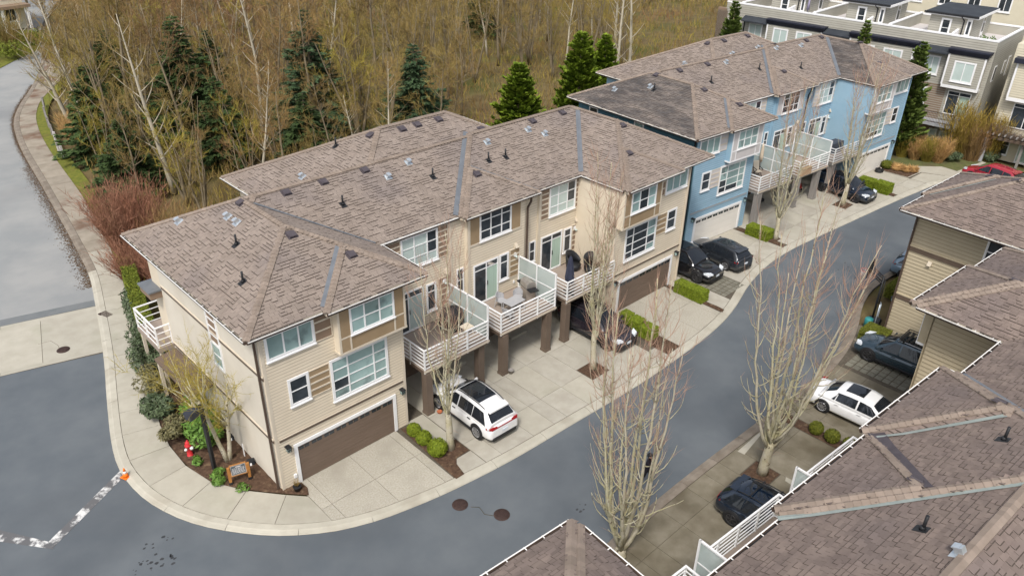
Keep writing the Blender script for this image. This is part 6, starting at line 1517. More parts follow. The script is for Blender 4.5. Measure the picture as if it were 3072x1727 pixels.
# roof deck pavilions
def pavilion(t0, t1, y0, y1):
    a, b = T(t1), T(t0); o = MB(); o.box(a + .45, y0 + .4, 8.95, b - .45, y1, 11.0); p_ = o.build('pavilion', M_greysid, gt_)
    boards(p_, 'x', a + .5, b - .5, 9, 10.95, y0 + .396, M_greysid, expo=.2); boards(p_, 'y', y0 + .5, y1 - .1, 9, 10.95, b - .446, M_greysid, sgn=1, expo=.2)
    m = MB(); m.box(a, y0, 10.98, b, y1 + .3, 11.2, 0); m.box(a + .06, y0 + .06, 11.2, b - .06, y1 + .2, 11.26, 1); m.build('pavilion_roof', [M_white, M_blackroof], gt_)
    m = MB(); m.box(a - .06, y0 - .1, 11.08, b + .02, y0 - .002, 11.24); m.bar((b - 1.4, y0 - .05, 11.1), (b - 1.2, y0 + .33, 10.7), .09); m.bar((b - 1.2, y0 + .33, 10.7), (b - 1.2, y0 + .33, 9), .09); m.build('downpipe', M_black, gt_)
    xm = a + (b - a) * .42
    win(gt_, xm - .45, xm + .45, 9.05, 10.75, y0 + .37, (), (9.9,), M_glassd, trim=.16, name='window')
    m = MB(); m.box(b - .95, y0 + .33, 8.95, b - .5, y0 + .37, 10.9); q = m.build('terrace_door', M_white, gt_); m = MB(); m.box(b - .84, y0 + .32, 9.6, b - .62, y0 + .329, 10.7); m.build('pane', M_glassd, q)
    m = MB(); m.box(b - .44, y0 + 3.6, 9.0, b - .40, y0 + 4.5, 10.8); q = m.build('side_window', M_white, gt_); m = MB(); m.box(b - .40, y0 + 3.75, 9.4, b - .385, y0 + 4.35, 10.65); m.build('pane', M_glassd, q)
    m = MB(); m.hexa([(b - 1.6, y0 - 1.6, 8.95), (b - 1.4, y0 - 1.6, 8.95), (b - 1.4, y0 + .38, 8.95), (b - 1.6, y0 + .38, 8.95), (b - 1.6, y0 - 1.6, 9.75), (b - 1.4, y0 - 1.6, 9.75), (b - 1.4, y0 + .38, 10.0), (b - 1.6, y0 + .38, 10.0)]); m.build('divider_wall', M_white, gt_)
pavilion(2.2, 6.8, 2.5, 8.9); pavilion(10.0, 14.6, 2.5, 8.9); pavilion(18.0, 22.6, 2.5, 8.9)
for t_ in (8.9, 16.3, 24.0):
    m = MB(); m.box(T(t_) - .1, .2, 8.95, T(t_) + .1, 8.9, 9.95, 0); m.box(T(t_) - .14, .2, 9.95, T(t_) + .14, 8.9, 10.05, 1); m.build('divider_wall', [M_greysid, M_white], gt_)
m = MB(); m.box(1.0, .2, 8.9, 27, 8.9, 8.96); m.build('roof_deck', M_palepan, gt_)
m = MB(); m.lathe([(.05, 0), (.05, 1.0), (.16, 1.0), (.03, 2.3)], 10, (0, 0, 0)); u = fg.M @ Vector((T(17.5), 1.4, 8.97)); t = thing('parasol', 'closed lilac parasol on the roof terrace of the grey building', 'parasol', u); m.build('canopy', mk('lilac', (.30, .27, .40), (.34, .31, .44), 3), t)
for i, (tt, yy) in enumerate(((.9, 1.2), (.5, 1.9), (1.3, 1.9))):
    u = fg.M @ Vector((T(tt), yy, 8.97)); t = thing('planter_pot', ('orange planter pot nearest the corner of the roof terrace', 'orange planter pot further back on the roof terrace', 'dark planter pot on the roof terrace')[i], 'planter', u); m = MB(); m.lathe([(.25, 0), (.36, .5), (.38, .55), (.33, .55), (.3, .45)], 14); m.build('pot', M_terra if i < 2 else M_black, t)
    bmx = MB(); rg = random.Random(i); leaf_clump(bmx, rg, (0, 0, .6), (.3, .3, .4), 60, .09, 0); bmx.build('plant', M_rhodog, t)
# terrace beyond the gap and the rows behind
fh = Frame(*(Vector((67.9, -2.7)) + Vector((.0637, -.998)) * 1.9), -86.35)
t = thing('terrace_building', 'pale cream sided terrace house at the right edge beyond the gap', 'apartment building', fh.o, fh.a)
w = wallbox(t, 0, 24, 0, 9, 0, 10, mk('pale_cream_siding', (.60, .55, .42), (.64, .59, .46), 1.2, .7)); boards(w, 'x', .1, 23, 2.6, 9.9, -.004, MATS['pale_cream_siding'], expo=.2)
boards(w, 'y', .1, 8.9, 2.6, 9.9, -.004, M_greysid, sgn=-1, expo=.2)
m = MB(); m.box(.6, -.7, 5.5, 4.6, -.005, 8.6); o = m.build('bay', MATS['pale_cream_siding'], t); boards(o, 'x', .7, 4.5, 5.8, 8.5, -.703, MATS['pale_cream_siding'], expo=.2)
m = MB(); m.box(.55, -.74, 5.4, 4.65, 0, 5.7); m.box(.52, -.735, 5.7, .68, -.6, 8.6); m.build('bay_trim', M_white, t)
m = MB(); m.box(.3, -1.0, 8.6, 4.9, -.003, 9.0); m.build('cornice', M_navy, t)
slider(t, 1.2, 3.4, 3.0, 5.2, -.03, 2.3); win(t, 1.0, 1.9, .5, 2.2, -.03, (), (1.4,), M_glassd); win(t, 2.6, 3.6, .1, 2.2, -.03, (), (), M_curt)
m = MB(); m.box(.2, -1.8, 2.2, 5, -.04, 2.45); bal = m.build('balcony', M_brown, t)
for i in range(10):
    m = MB(); m.bar((.2, -1.75, 2.55 + i * .1), (5, -1.75, 2.55 + i * .1), .05, .03); m.build('rail', M_brown, bal)
for x in (.3, 4.9):
    m = MB(); m.box(x - .15, -1.8, 0, x + .15, -1.5, 2.2); m.build('balcony_post', M_greyband, t)
pg = thing('pergola', 'weathered grey timber pergola with bare beams in the garden', 'pergola', (66.6, -4.2, 0), R(-86))
for x in (.1, 3.6):
    m = MB(); m.box(x - .1, -.1, 0, x + .1, .1, 2.5); m.build('post', M_colg, pg)
m = MB(); m.box(-.3, -.06, 2.5, 4.4, .06, 2.68); m.build('beam', M_colg, pg)
for i in range(10):
    m = MB(); m.box(-.2 + i * .46, -.9, 2.68, -.1 + i * .46, .7, 2.8); m.build('rafter', M_colg, pg)
def far_block(label, x, y, ang, L, D, Hh, mat, rows, name='terrace_building', roofm=M_blackroof):
    t = thing(name, label, 'apartment building', (x, y, 0), R(ang)); wallbox(t, 0, L, 0, D, 0, Hh, mat)
    m = MB(); m.box(-.15, -.2, Hh, L + .15, D + .2, Hh + .25, 0); m.box(.1, .1, Hh + .25, L - .1, D - .1, Hh + .3, 1); m.build('roof', [M_white, roofm], t)
    for z in rows:
        x = 1.2
        while x < L - 1.5: win(t, x, x + 1.3, z, z + 1.5, -.01, (x + .65,), (), M_glassd, trim=.13); x += 2.9
    return t
far_block('pale cream block behind the grey terrace roof decks', 83.5, 30, -86.35, 44, 9, 11.8, MATS['pale_cream_siding'], (9.6,))
far_block('far white edged block behind the terraces at the top edge', 97, 42, -86.35, 60, 10, 13.0, M_greysid, (10.4,))
# the cream house at the top of the road
t = thing('house', 'cream house with white window frames and columns, far away beyond the road island', 'house', (9.0, 104.5, 0), R(10))
wallbox(t, 0, 10.5, 0, 9, 0, 7.0, MATS['pale_cream_siding'])
m = MB(); m.hexa([(-.6, -.6, 7), (11.1, -.6, 7), (11.1, 9.6, 7), (-.6, 9.6, 7), (4, 4.4, 10), (6.5, 4.4, 10), (6.5, 4.6, 10), (4, 4.6, 10)]); m.build('roof', M_shingle, t)
for x in (1.5, 4.5, 7.7):
    win(t, x, x + 1.6, 4.2, 6, -.02, (x + .8,), (), M_glassd, trim=.18); win(t, x, x + 1.6, 1, 2.9, -.02, (x + .8,), (), M_glassd, trim=.18)
m = MB(); m.box(-.2, -1.8, 3.0, 10.7, 0, 3.4); m.build('porch_roof', M_brownpan, t)
for x in (.3, 3.6, 6.9, 10.2):
    m = MB(); m.box(x - .15, -1.7, 0, x + .15, -1.4, 3.0); m.build('porch_post', M_white, t)
# ------------------------------------------------------------------ street things
t = thing('fire_hydrant', 'red fire hydrant with white caps in the corner bed', 'hydrant', (-1.95, 4.75, 0), R(-60))
m = MB(); m.lathe([(.17, 0), (.17, .04), (.12, .06), (.12, .55), (.15, .57), (.15, .62), (.125, .64), (.12, .72), (.08, .80), (.03, .84), (.03, .88)], 18); b = m.build('barrel', M_red, t)
m = MB(); m.lathe([(.19, -.04), (.19, .03), (.16, .05)], 14); m.build('foot', M_black, t)
for a in (0, 90, 180):
    m = MB(); r_ = .085 if a == 90 else .062; m.lathe([(r_ * .8, .09), (r_ * .8, .15), (r_, .15), (r_, .21), (r_ * .4, .22), (r_ * .4, .25)], 12, (0, 0, .48), 'x'); o = m.build('outlet_cap', M_white, t); o.rotation_euler = (0, 0, R(a - 90))
t = thing('traffic_cone', 'small orange traffic cone with a white band at the kerb end of the painted line', 'traffic cone', (-4.55, 5.38, -.06), .4)
m = MB(); m.box(-.17, -.17, 0, .17, .17, .03); m.build('base', M_orange, t)
m = MB(); m.lathe([(.13, .03), (.085, .22)], 16); m.lathe([(.06, .33), (.025, .48)], 16); m.build('cone', M_orange, t)
m = MB(); m.lathe([(.086, .22), (.06, .33)], 16); m.build('band', M_white, t)
t = thing('street_lamp', 'black lamp post with a box lantern hanging over the corner bed', 'street lamp', (-1.57, 3.12, 0), R(20))
m = MB(); m.box(-.07, -.07, 0, .07, .07, 3.6); m.box(-.12, -.12, 0, .12, .12, .05); m.build('post', M_black, t)
m = MB(); m.bar((.05, 0, 3.52), (-.3, 0, 3.56), .06); m.build('arm', M_black, t)
m = MB(); m.hexa([(-.72, -.17, 3.28), (-.28, -.17, 3.28), (-.28, .17, 3.28), (-.72, .17, 3.28), (-.75, -.2, 3.62), (-.25, -.2, 3.62), (-.25, .2, 3.62), (-.75, .2, 3.62)]); m.build('lantern', mk('slate_metal', (.03, .035, .05), (.04, .045, .06), 3, .4), t)
m = MB(); m.box(-.66, -.12, 3.27, -.34, .12, 3.278); m.build('lens', M_white, t)
t = thing('notice_sign', 'wooden notice board on two stained posts with rows of small white lettering', 'sign', (-1.07, 1.70, 0), R(-17))
for x in (-.40, .40):
    m = MB(); m.box(x - .06, -.06, .16, x + .06, .06, .92); m.build('post', M_wood, t); m = MB(); m.box(x - .08, -.08, 0, x + .08, .08, .16); m.build('post_foot', M_black, t)
m = MB(); m.hexa([(-.34, -.12, .50), (.34, -.12, .50), (.34, -.06, .48), (-.34, -.06, .48), (-.34, .10, .94), (.34, .10, .94), (.34, .16, .92), (-.34, .16, .92)]); m.build('board', M_wood, t)
B0, B1_ = Vector((0, -.123, .50)), Vector((0, .097, .94)); sv = (B1_ - B0)
def onb(x, v, off): n_ = Vector((0, -.894, .447)); p = B0 + sv * v + n_ * off; return (x, p.y, p.z)
def bquad(m, x0, x1, v0, v1, o): m.quad(onb(x0, v0, o), onb(x1, v0, o), onb(x1, v1, o), onb(x0, v1, o))
m = MB(); bquad(m, -.31, .31, .08, .92, .006); m.build('plaque_frame', M_steel, t)
m = MB(); bquad(m, -.285, .285, .13, .87, .010); m.build('plaque', mk('plaque_slate', (.06, .075, .085), (.075, .09, .10), 4, .5), t)
m = MB(); rg = random.Random(3); bquad(m, -.10, .12, .74, .80, .013)
for i in range(6):
    x = -.25; v = .64 - i * .085
    while x < .24:
        l = rg.uniform(.03, .09); bquad(m, x, min(x + l, .26), v, v + .032, .013); x += l + .022
m.build('lettering', M_palepan, t)
for x, y, lab in ((-.24, 2.37, 'black flood light box on the ground behind the notice board'), (-.12, 4.5, 'black flood light box by the end wall behind the birch')):
    t = thing('flood_light', lab, 'ground light', (x, y, 0), R(-20)); m = MB(); m.hexa([(-.16, -.12, .0), (.16, -.12, 0), (.16, .12, 0), (-.16, .12, 0), (-.16, -.06, .22), (.16, -.06, .22), (.16, .14, .26), (-.16, .14, .26)]); m.build('body', M_black, t)
    m = MB(); m.quad((-.05, -.115, .05), (.03, -.115, .05), (.03, -.082, .17), (-.05, -.082, .17)); m.build('lens', M_white, t)
t = thing('marker_stake', 'thin white marker stake beside the cream end wall', 'stake', (-.2, 3.05, 0)); m = MB(); m.box(-.02, -.02, 0, .02, .02, .75); m.build('stake', M_white, t)
def pot(label, x, y, r, h, mat, plant=None, z=0):
    t = thing('flower_pot', label, 'pot', (x, y, z)); m = MB(); m.lathe([(r * .72, 0), (r, h), (r * 1.06, h), (r * 1.06, h * 1.08), (r * .9, h * 1.08), (r * .85, h * .85)], 16); m.build('pot', mat, t)
    if plant:
        b = MB(); rg = random.Random(int(x * 10)); 
        for i in range(110):
            a = rg.uniform(0, 6.28); twig(b, Vector((0, 0, h * .9)), Vector((math.cos(a) * .6, math.sin(a) * .6, 1)).normalized(), rg.uniform(.15, .4), .018, rg)
        b.build('plant', plant, t)
pot('black pot of dry twigs at the left foot of the brown garage door', .45, -.42, .17, .26, M_black, M_twigo)
pot('small terracotta dish at the foot of the first deck column', 8.2, -.38, .13, .1, M_terra)
pot('round stone pot at the foot of the third deck column', 13.02, -.32, .15, .2, M_colg)
# notes stuck on columns
for x, y, lab in ((8.0, -.2, 0), (12.7, -.25, 0), (17.36, -.25, 0)): pass
# things on the decks
ZD = 2.62
t = thing('gas_grill', 'stainless gas grill with black side shelves by the frosted screen of the middle deck', 'grill', (15.85, 1.45, ZD), R(75))
m = MB(); m.box(-.34, -.26, .08, .34, .26, .78); m.build('cabinet', M_steel, t)
m = MB(); m.box(-.32, -.275, .12, -.02, -.262, .62); m.box(.02, -.275, .12, .32, -.262, .62); m.build('cabinet_door', M_black, t)
m = MB(); pr = [(-.28, .86), (-.28, 1.02), (-.16, 1.16), (.1, 1.2), (.24, 1.08), (.28, .86)]
m.add([(-.36, y, z) for y, z in pr] + [(.36, y, z) for y, z in pr], [(0, 1, 7, 6), (1, 2, 8, 7), (2, 3, 9, 8), (3, 4, 10, 9), (4, 5, 11, 10), (0, 5, 4, 3, 2, 1), (6, 7, 8, 9, 10, 11)]); m.build('hood', M_steel, t)
m = MB(); m.bar((-.26, -.33, 1.0), (.26, -.33, 1.0), .03); m.build('handle', M_steel, t)
m = MB(); m.box(-.36, -.32, .72, .36, -.27, .87); m.build('control_panel', M_steel, t)
for s in (-1, 1):
    m = MB(); m.box(min(s * .36, s * .76), -.26, .80, max(s * .36, s * .76), .26, .85); m.build('side_shelf', M_black, t)
for sx in (-.28, .28):
    for sy in (-.2, .2): m = MB(); m.lathe([(.05, -.02), (.05, .02)], 10, (sx, sy, .05), 'x'); m.build('castor', M_black, t)
def patio_table(lab, x, y, w, d, h, mat, z=ZD, name='patio_table'):
    t = thing(name, lab, 'table', (x, y, z), .05); m = MB(); m.box(-w / 2, -d / 2, h - .035, w / 2, d / 2, h); m.build('table_top', mat, t)
    for a in (-1, 1):
        for b in (-1, 1): m = MB(); m.bar((a * (w / 2 - .06), b * (d / 2 - .06), h - .03), (a * (w / 2 - .03), b * (d / 2 - .03), 0), .04); m.build('leg', mat, t)
M_lgrey = mk('light_grey_plastic', (.36, .36, .37), (.4, .4, .41), 3, .5)
patio_table('light grey rectangular patio table on the middle deck', 14.35, .95, 1.05, .7, .70, M_lgrey)
def chair(lab, x, y, rz, mat, z=ZD, group='patio chairs', hb_=.85):
    t = thing('patio_chair', lab, 'chair', (x, y, z), rz, group); m = MB(); m.box(-.24, -.24, .40, .24, .24, .44); m.build('seat', mat, t)
    m = MB(); n = 8
    for i in range(n):
        a0, a1 = math.pi * i / n, math.pi * (i + 1) / n
        m.hexa([(.25 * math.cos(a0), .05 + .22 * math.sin(a0), .44), (.25 * math.cos(a1), .05 + .22 * math.sin(a1), .44), (.27 * math.cos(a1), .05 + .25 * math.sin(a1), .44), (.27 * math.cos(a0), .05 + .25 * math.sin(a0), .44), (.25 * math.cos(a0), .07 + .23 * math.sin(a0), hb_ - .14 * abs(math.cos(a0))), (.25 * math.cos(a1), .07 + .23 * math.sin(a1), hb_ - .14 * abs(math.cos(a1))), (.27 * math.cos(a1), .07 + .26 * math.sin(a1), hb_ - .14 * abs(math.cos(a1))), (.27 * math.cos(a0), .07 + .26 * math.sin(a0), hb_ - .14 * abs(math.cos(a0)))])
    m.build('backrest', mat, t)
    for a in (-1, 1):
        for b in (-1, 1): m = MB(); m.bar((a * .22, b * .22, .42), (a * .25, b * .26, 0), .035); m.build('leg', mat, t)
chair('grey tub chair at the wall side of the patio table', 14.2, 1.75, .1, M_lgrey); chair('grey tub chair at the right end of the patio table', 15.1, 1.45, -1.0, M_lgrey); chair('grey tub chair at the left front of the patio table', 13.6, .6, 2.0, M_lgrey)
t = thing('covered_grill', 'bulky black covered grill by the screen of the first deck', 'grill', (10.95, 1.95, ZD), 0); m = MB(); rg = random.Random(4)
vs = []
for i, (r_, z) in enumerate(((.62, 0), (.64, .35), (.62, .75), (.52, 1.05), (.25, 1.2), (.03, 1.22))):
    for j in range(16): a = 6.2832 * j / 16; k = 1 + .06 * math.cos(5 * a + i) + rg.uniform(-.02, .02); vs.append((r_ * k * 1.05 * math.cos(a), r_ * k * .85 * math.sin(a), z))
m.add(vs, [(i * 16 + j, i * 16 + (j + 1) % 16, (i + 1) * 16 + (j + 1) % 16, (i + 1) * 16 + j) for i in range(5) for j in range(16)], 0, True); m.build('cover', M_black, t)
patio_table('small cream plastic side table by the covered grill', 11.1, .95, .55, .5, .5, M_trim, name='side_table')
t = thing('parasol', 'closed navy parasol standing at the rail of the third deck', 'parasol', (17.95, .35, ZD)); m = MB(); m.tube([(0, 0, 0), (0, 0, 2.35)], .025, 8); m.build('pole', M_black, t)
m = MB(); vs = []; P_ = ((.20, .75), (.23, 1.0), (.17, 1.6), (.10, 2.1), (.05, 2.3))
for i, (r_, z) in enumerate(P_):
    for j in range(16): a = 6.2832 * j / 16; k = 1 + .22 * (j % 2); vs.append((r_ * k * math.cos(a), r_ * k * math.sin(a), z))
m.add(vs, [(i * 16 + j, i * 16 + (j + 1) % 16, (i + 1) * 16 + (j + 1) % 16, (i + 1) * 16 + j) for i in range(4) for j in range(16)]); m.build('canopy', mk('navy_cloth', (.03, .035, .06), (.04, .045, .075), 4, .9), t)
m = MB(); m.bar((-.4, 0, .05), (.4, 0, .05), .09, .06); m.bar((0, -.4, .051), (0, .4, .051), .09, .06); m.build('base', M_black, t)
def tubchair(lab, x, y, rz):
    t = thing('garden_armchair', lab, 'chair', (x, y, ZD), rz, 'black armchairs on the third deck'); m = MB(); m.lathe([(.34, .0), (.42, .2), (.44, .36), (.05, .38)], 16); m.build('seat', M_black, t)
    m = MB(); n = 12; vs = []
    for i in range(n + 1):
        a = math.pi * (-.15 + 1.3 * i / n); h = .55 + .55 * math.sin(math.pi * i / n)
        for r_, z in ((.43, .34), (.50, h), (.44, h + .02), (.38, .36)): vs.append((r_ * math.cos(a), r_ * math.sin(a), z))
    m.add(vs, [(i * 4 + j, i * 4 + (j + 1) % 4, (i + 1) * 4 + (j + 1) % 4, (i + 1) * 4 + j) for i in range(n) for j in range(4)], 0, True); m.build('backrest', M_black, t)
tubchair('black round backed armchair by the corner of the third deck', 20.2, 2.1, .2); tubchair('second black round backed armchair nearer the rail of the third deck', 20.75, 1.2, -.6)
# blue row decks
def folding_chair(lab, x, y, rz):
    t = thing('folding_chair', lab, 'chair', (x, y, ZD), rz); m = MB()
    for s in (-.26, .26): m.bar((s, -.3, 0), (s, .3, .62), .03); m.bar((s, .3, 0), (s, -.28, .60), .03); m.bar((s, .18, .4), (s, .42, 1.1), .03); m.bar((s, -.3, .62), (s, .35, .64), .04)
    m.build('frame', M_black, t); m = MB(); m.box(-.25, -.25, .40, .25, .22, .43); m.build('seat', M_trim, t); m = MB(); m.hexa([(-.25, .22, .45), (.25, .22, .45), (.25, .25, .45), (-.25, .25, .45), (-.25, .40, 1.08), (.25, .40, 1.08), (.25, .43, 1.08), (-.25, .43, 1.08)]); m.build('backrest', M_trim, t)
folding_chair('black framed folding chair on the first blue row deck', 41.5, 3.0, R(-30))
t = thing('parasol', 'closed cream parasol beside the screen of the first blue row deck', 'parasol', (42.45, 3.4, ZD)); m = MB(); m.tube([(0, 0, 0), (0, 0, 2.3)], .025, 8); m.build('pole', M_steel, t); m = MB(); m.lathe([(.13, .8), (.15, 1.2), (.10, 1.9), (.03, 2.25)], 10); m.build('canopy', mk('cream_cloth', (.58, .48, .36), (.62, .52, .40), 4, .9), t)
t = thing('covered_furniture', 'dark grey covered furniture on the last blue row deck', 'covered furniture', (51.2, 1.9, ZD), -.1); m = MB(); m.hexa([(-.8, -.45, 0), (.8, -.45, 0), (.8, .45, 0), (-.8, .45, 0), (-.75, -.4, .8), (.75, -.4, .85), (.75, .4, .8), (-.75, .4, .75)]); m.build('cover', mk('dark_cover', (.05, .06, .08), (.07, .08, .10), 3, .8, .5, 8), t)
t = thing('wicker_box', 'tan storage box on the second blue row deck', 'box', (44.6, .9, ZD), -.07); m = MB(); m.box(-.6, -.3, 0, .6, .3, .5); m.build('body', mk('tan_wicker', (.40, .26, .16), (.46, .31, .2), 20, .8), t); m = MB(); m.box(-.63, -.33, .5, .63, .33, .56); m.build('lid', M_tan, t)
t = thing('ride_on_toy', 'red and black ride on toy under the blue row decks', 'toy', (47.9, 2.5, 0), .5); m = MB(); m.hexa([(-.35, -.18, .18), (.35, -.18, .18), (.35, .18, .18), (-.35, .18, .18), (-.3, -.15, .42), (.1, -.15, .45), (.1, .15, .45), (-.3, .15, .42)]); m.build('body', M_red, t)
for sx in (-.25, .25):
    for sy in (-.2, .2): m = MB(); m.lathe([(.12, -.04), (.12, .04)], 12, (sx, sy, .12), 'y'); m.build('wheel', M_rubber, t)
t = thing('push_mower', 'black wheeled machine lying under the first blue row deck', 'garden machine', (43.2, 3.2, 0), -.2); m = MB(); m.lathe([(.25, .05), (.3, .12), (.28, .22), (.1, .26)], 14); m.build('body', M_black, t); m = MB(); m.bar((0, .1, .2), (-.3, .9, 1.0), .04); m.bar((.2, .1, .2), (-.1, .9, 1.0), .04); m.build('handle', M_black, t)
t = thing('hose_coil', 'coiled black hose on the last white garage drive', 'hose', (56.75, -.15, 0)); m = MB()
m.tube([(.38 * (1 - .02 * i / 8) * math.cos(i * .5), .3 * math.sin(i * .5), .05 + .010 * i / 3) for i in range(60)], .05, 6); m.build('coil', M_black, t)
m = MB(); m.tube([(.1, -.1, .3), (.2, .05, .36), (.35, .15, .22)], .035, 6); m.build('nozzle', M_steel, t)
# basketball hoop, sign plate, utility box
t = thing('basketball_hoop', 'portable basketball hoop with a dark backboard at the lane edge by the taupe end wall', 'basketball hoop', (32.35, -10.75, 0), R(10))
m = MB(); m.hexa([(-.35, -.5, 0), (.35, -.5, 0), (.35, .3, 0), (-.35, .3, 0), (-.28, -.42, .22), (.28, -.42, .22), (.28, .2, .2), (-.28, .2, .2)]); m.build('base', M_black, t)
m = MB(); m.tube([(0, 0, .15), (0, .0, 3.0)], .06, 10); m.tube([(.14, -.1, 1.2), (.14, -.1, 2.7)], .03, 6); m.bar((0, 0, 1.25), (.14, -.1, 1.2), .04); m.bar((0, 0, 2.68), (.14, -.1, 2.7), .04); m.build('pole', M_black, t)
m = MB()
for s in (-.12, .12): m.bar((s, 0, 2.9), (s, .75, 3.35), .05); m.bar((s, 0, 2.55), (s, .75, 3.05), .05)
m.build('arm', M_black, t)
m = MB(); m.box(-.55, .78, 2.9, .55, .81, 3.65); m.build('backboard', M_glassd, t)
m = MB()
for a, b in (((-.56, .8, 2.89), (.56, .8, 2.89)), ((-.56, .8, 3.66), (.56, .8, 3.66)), ((-.56, .8, 2.89), (-.56, .8, 3.66)), ((.56, .8, 2.89), (.56, .8, 3.66)), ((-.2, .83, 3.05), (.2, .83, 3.05)), ((-.2, .83, 3.4), (.2, .83, 3.4)), ((-.2, .83, 3.05), (-.2, .83, 3.4)), ((.2, .83, 3.05), (.2, .83, 3.4))): m.bar(a, b, .05)
m.build('backboard_frame', M_black, t)
m = MB(); m.tube([(.23 * math.cos(6.2832 * i / 18), 1.07 + .23 * math.sin(6.2832 * i / 18), 3.05) for i in range(19)], .012, 5); m.build('rim', M_red, t)
m = MB()
for i in range(12):
    a = 6.2832 * i / 12; a2 = a + .5; m.tube([(.23 * math.cos(a), 1.07 + .23 * math.sin(a), 3.05), (.13 * math.cos(a2), 1.07 + .13 * math.sin(a2), 2.65)], .006, 3)
m.build('net', M_white, t)
t = thing('sign_plate', 'pale blank sign plate on a thin post against the taupe corner downpipe', 'sign', (31.1, -11.35, 0), .6); m = MB(); m.tube([(0, 0, 0), (0, 0, 1.9)], .03, 6); m.build('post', M_galv, t); m = MB(); m.box(-.14, -.045, 1.15, .14, -.032, 2.0); m.build('plate', M_galv, t)
t = thing('utility_box', 'teal green round utility lid behind the mossy hedge block', 'utility box', (31.6, -10.85, 0)); m = MB(); m.lathe([(.24, 0), (.24, .5), (.2, .56), (.02, .57)], 16); m.build('body', mk('teal', (.03, .22, .22), (.04, .26, .26), 3, .5), t)
# low rail fence along the verge at the bend
t = thing('rail_fence', 'low pale rail fence on white posts along the mossy verge at the road bend', 'fence', (6.2, 49.8, 0)); FPn = [(6.05, 48.2), (6.21, 49.81), (6.78, 52.48), (7.2, 54.9), (7.63, 57.31), (8.4, 61), (9.28, 64.59)]
for a, b in zip(FPn[:-1], FPn[1:]):
    for z in (.45, .8):
        m = MB(); m.bar((a[0] - 6.2, a[1] - 49.8, z), (b[0] - 6.2, b[1] - 49.8, z), .08, .1); m.build('rail', M_colg, t)
for x, y in FPn:
    m = MB(); m.box(x - 6.2 - .09, y - 49.8 - .09, 0, x - 6.2 + .09, y - 49.8 + .09, 1.0); m.build('post', M_palepan if y < 53 else M_colg, t)
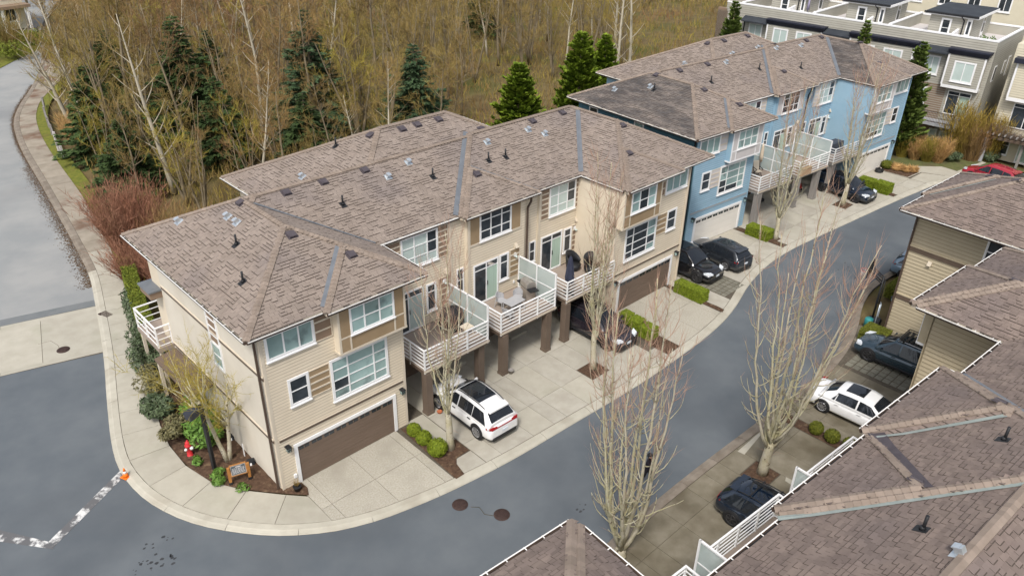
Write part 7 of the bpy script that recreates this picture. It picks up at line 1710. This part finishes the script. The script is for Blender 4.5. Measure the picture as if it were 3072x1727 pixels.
# ------------------------------------------------------------------ person walking in the lane
def person(loc, rz):
    t = thing('person', 'person in dark jacket and dark trousers walking away along the lane behind the bare stems', 'person', loc, rz)
    J = [(0, 0, .95), (0, .02, 1.12), (0, .04, 1.34), (0, .05, 1.47), (0, .07, 1.56), (0, .08, 1.66), (0, .06, 1.74),
         (-.17, .04, 1.41), (-.24, -.06, 1.16), (-.22, .06, .94), (-.22, .10, .86), (.17, .04, 1.41), (.25, .10, 1.17), (.22, .24, .97), (.21, .28, .89),
         (-.09, 0, .92), (-.10, .14, .50), (-.10, .06, .09), (-.10, .20, .05), (.09, 0, .92), (.10, -.10, .50), (.10, -.30, .12), (.10, -.19, .05)]
    E_ = [(0, 1), (1, 2), (2, 3), (3, 4), (4, 5), (5, 6), (2, 7), (7, 8), (8, 9), (9, 10), (2, 11), (11, 12), (12, 13), (13, 14), (0, 15), (15, 16), (16, 17), (17, 18), (0, 19), (19, 20), (20, 21), (21, 22)]
    rad = [.15, .15, .165, .08, .06, .10, .085, .085, .06, .045, .04, .085, .06, .045, .04, .10, .075, .05, .045, .10, .075, .05, .045]
    me = bpy.data.meshes.new('tmp'); me.from_pydata(J, E_, []); o = bpy.data.objects.new('tmp', me); COL.objects.link(o)
    sk = o.modifiers.new('skin', 'SKIN'); sk.use_smooth_shade = True; sb = o.modifiers.new('s', 'SUBSURF'); sb.levels = 1
    for v, r_ in zip(me.skin_vertices[0].data, rad): v.radius = (r_, r_ * .8)
    me.skin_vertices[0].data[0].use_root = True
    dg = bpy.context.evaluated_depsgraph_get(); m2 = bpy.data.meshes.new_from_object(o.evaluated_get(dg)); bpy.data.objects.remove(o); m2.name = 'body'
    skin = mk('skin', (.45, .27, .19), (.5, .31, .22), 5, .6); jk = mk('dark_jacket', (.012, .010, .016), (.02, .016, .025), 8, .9); tr = mk('dark_trousers', (.014, .012, .016), (.02, .018, .024), 8, .9)
    for m_ in (jk, tr, skin, M_black): m2.materials.append(m_)
    for p in m2.polygons:
        c = p.center; p.material_index = 2 if c.z > 1.50 or (abs(c.x) > .17 and c.z < .90 and c.z > .78) else (3 if c.z < .1 else (1 if c.z < .93 else 0)); p.use_smooth = True
    link('body', m2, t)
    h = MB(); vs = []
    for i in range(7):
        th = .5 * math.pi * i / 6
        for j in range(14): a = 6.2832 * j / 14; r_ = .112 * math.sin(th) if i else .001; vs.append((r_ * math.cos(a), .055 + r_ * 1.1 * math.sin(a) - .012, 1.665 + .112 * math.cos(th) - (.05 if math.sin(a) < 0 and i > 4 else 0)))
    h.add(vs, [(i * 14 + j, i * 14 + (j + 1) % 14, (i + 1) * 14 + (j + 1) % 14, (i + 1) * 14 + j) for i in range(6) for j in range(14)], 0, True); h.build('hair', M_black, t)
    for hx, hy, hz in ((-.22, .11, .83), (.21, .29, .86)):
        f = MB(); f.hexa([(hx - .02, hy - .035, hz - .07), (hx + .02, hy - .035, hz - .07), (hx + .02, hy + .035, hz - .06), (hx - .02, hy + .035, hz - .06), (hx - .02, hy - .035, hz + .03), (hx + .02, hy - .035, hz + .03), (hx + .02, hy + .035, hz + .03), (hx - .02, hy + .035, hz + .03)])
        for k in range(4): yy = hy - .027 + k * .018; L_ = (.06, .075, .07, .055)[k]; f.tube([(hx, yy, hz - .06), (hx + (.008 if hx < 0 else -.008), yy, hz - .06 - L_ * .5), (hx + (.02 if hx < 0 else -.02), yy, hz - .06 - L_)], [.009, .008, .006], 6)
        f.tube([(hx, hy + .03, hz), (hx + (.01 if hx < 0 else -.01), hy + .055, hz - .045), (hx, hy + .05, hz - .075)], [.011, .009, .007], 6); f.build('hand', skin, t)
    # features of the face
    f = MB(); f.tube([(0, .172, 1.64), (0, .19, 1.615)], [.008, .014], 6); f.build('nose', skin, t)
    for s in (-1, 1):
        f = MB(); f.lathe([(.012, 0), (.010, .006), (.003, .008)], 8, (s * .035, .165, 1.65), 'y'); f.build('eye', M_white, t); f = MB(); f.tube([(s * .098, .07, 1.665), (s * .108, .065, 1.645), (s * .1, .07, 1.62)], [.008, .013, .006], 6); f.build('ear', skin, t)
    f = MB(); f.box(-.025, .166, 1.583, .025, .174, 1.592); f.build('mouth', mk('lip', (.35, .13, .11), (.38, .15, .13), 5), t)
    return t
person((11.85, -10.1, ZR), R(200))
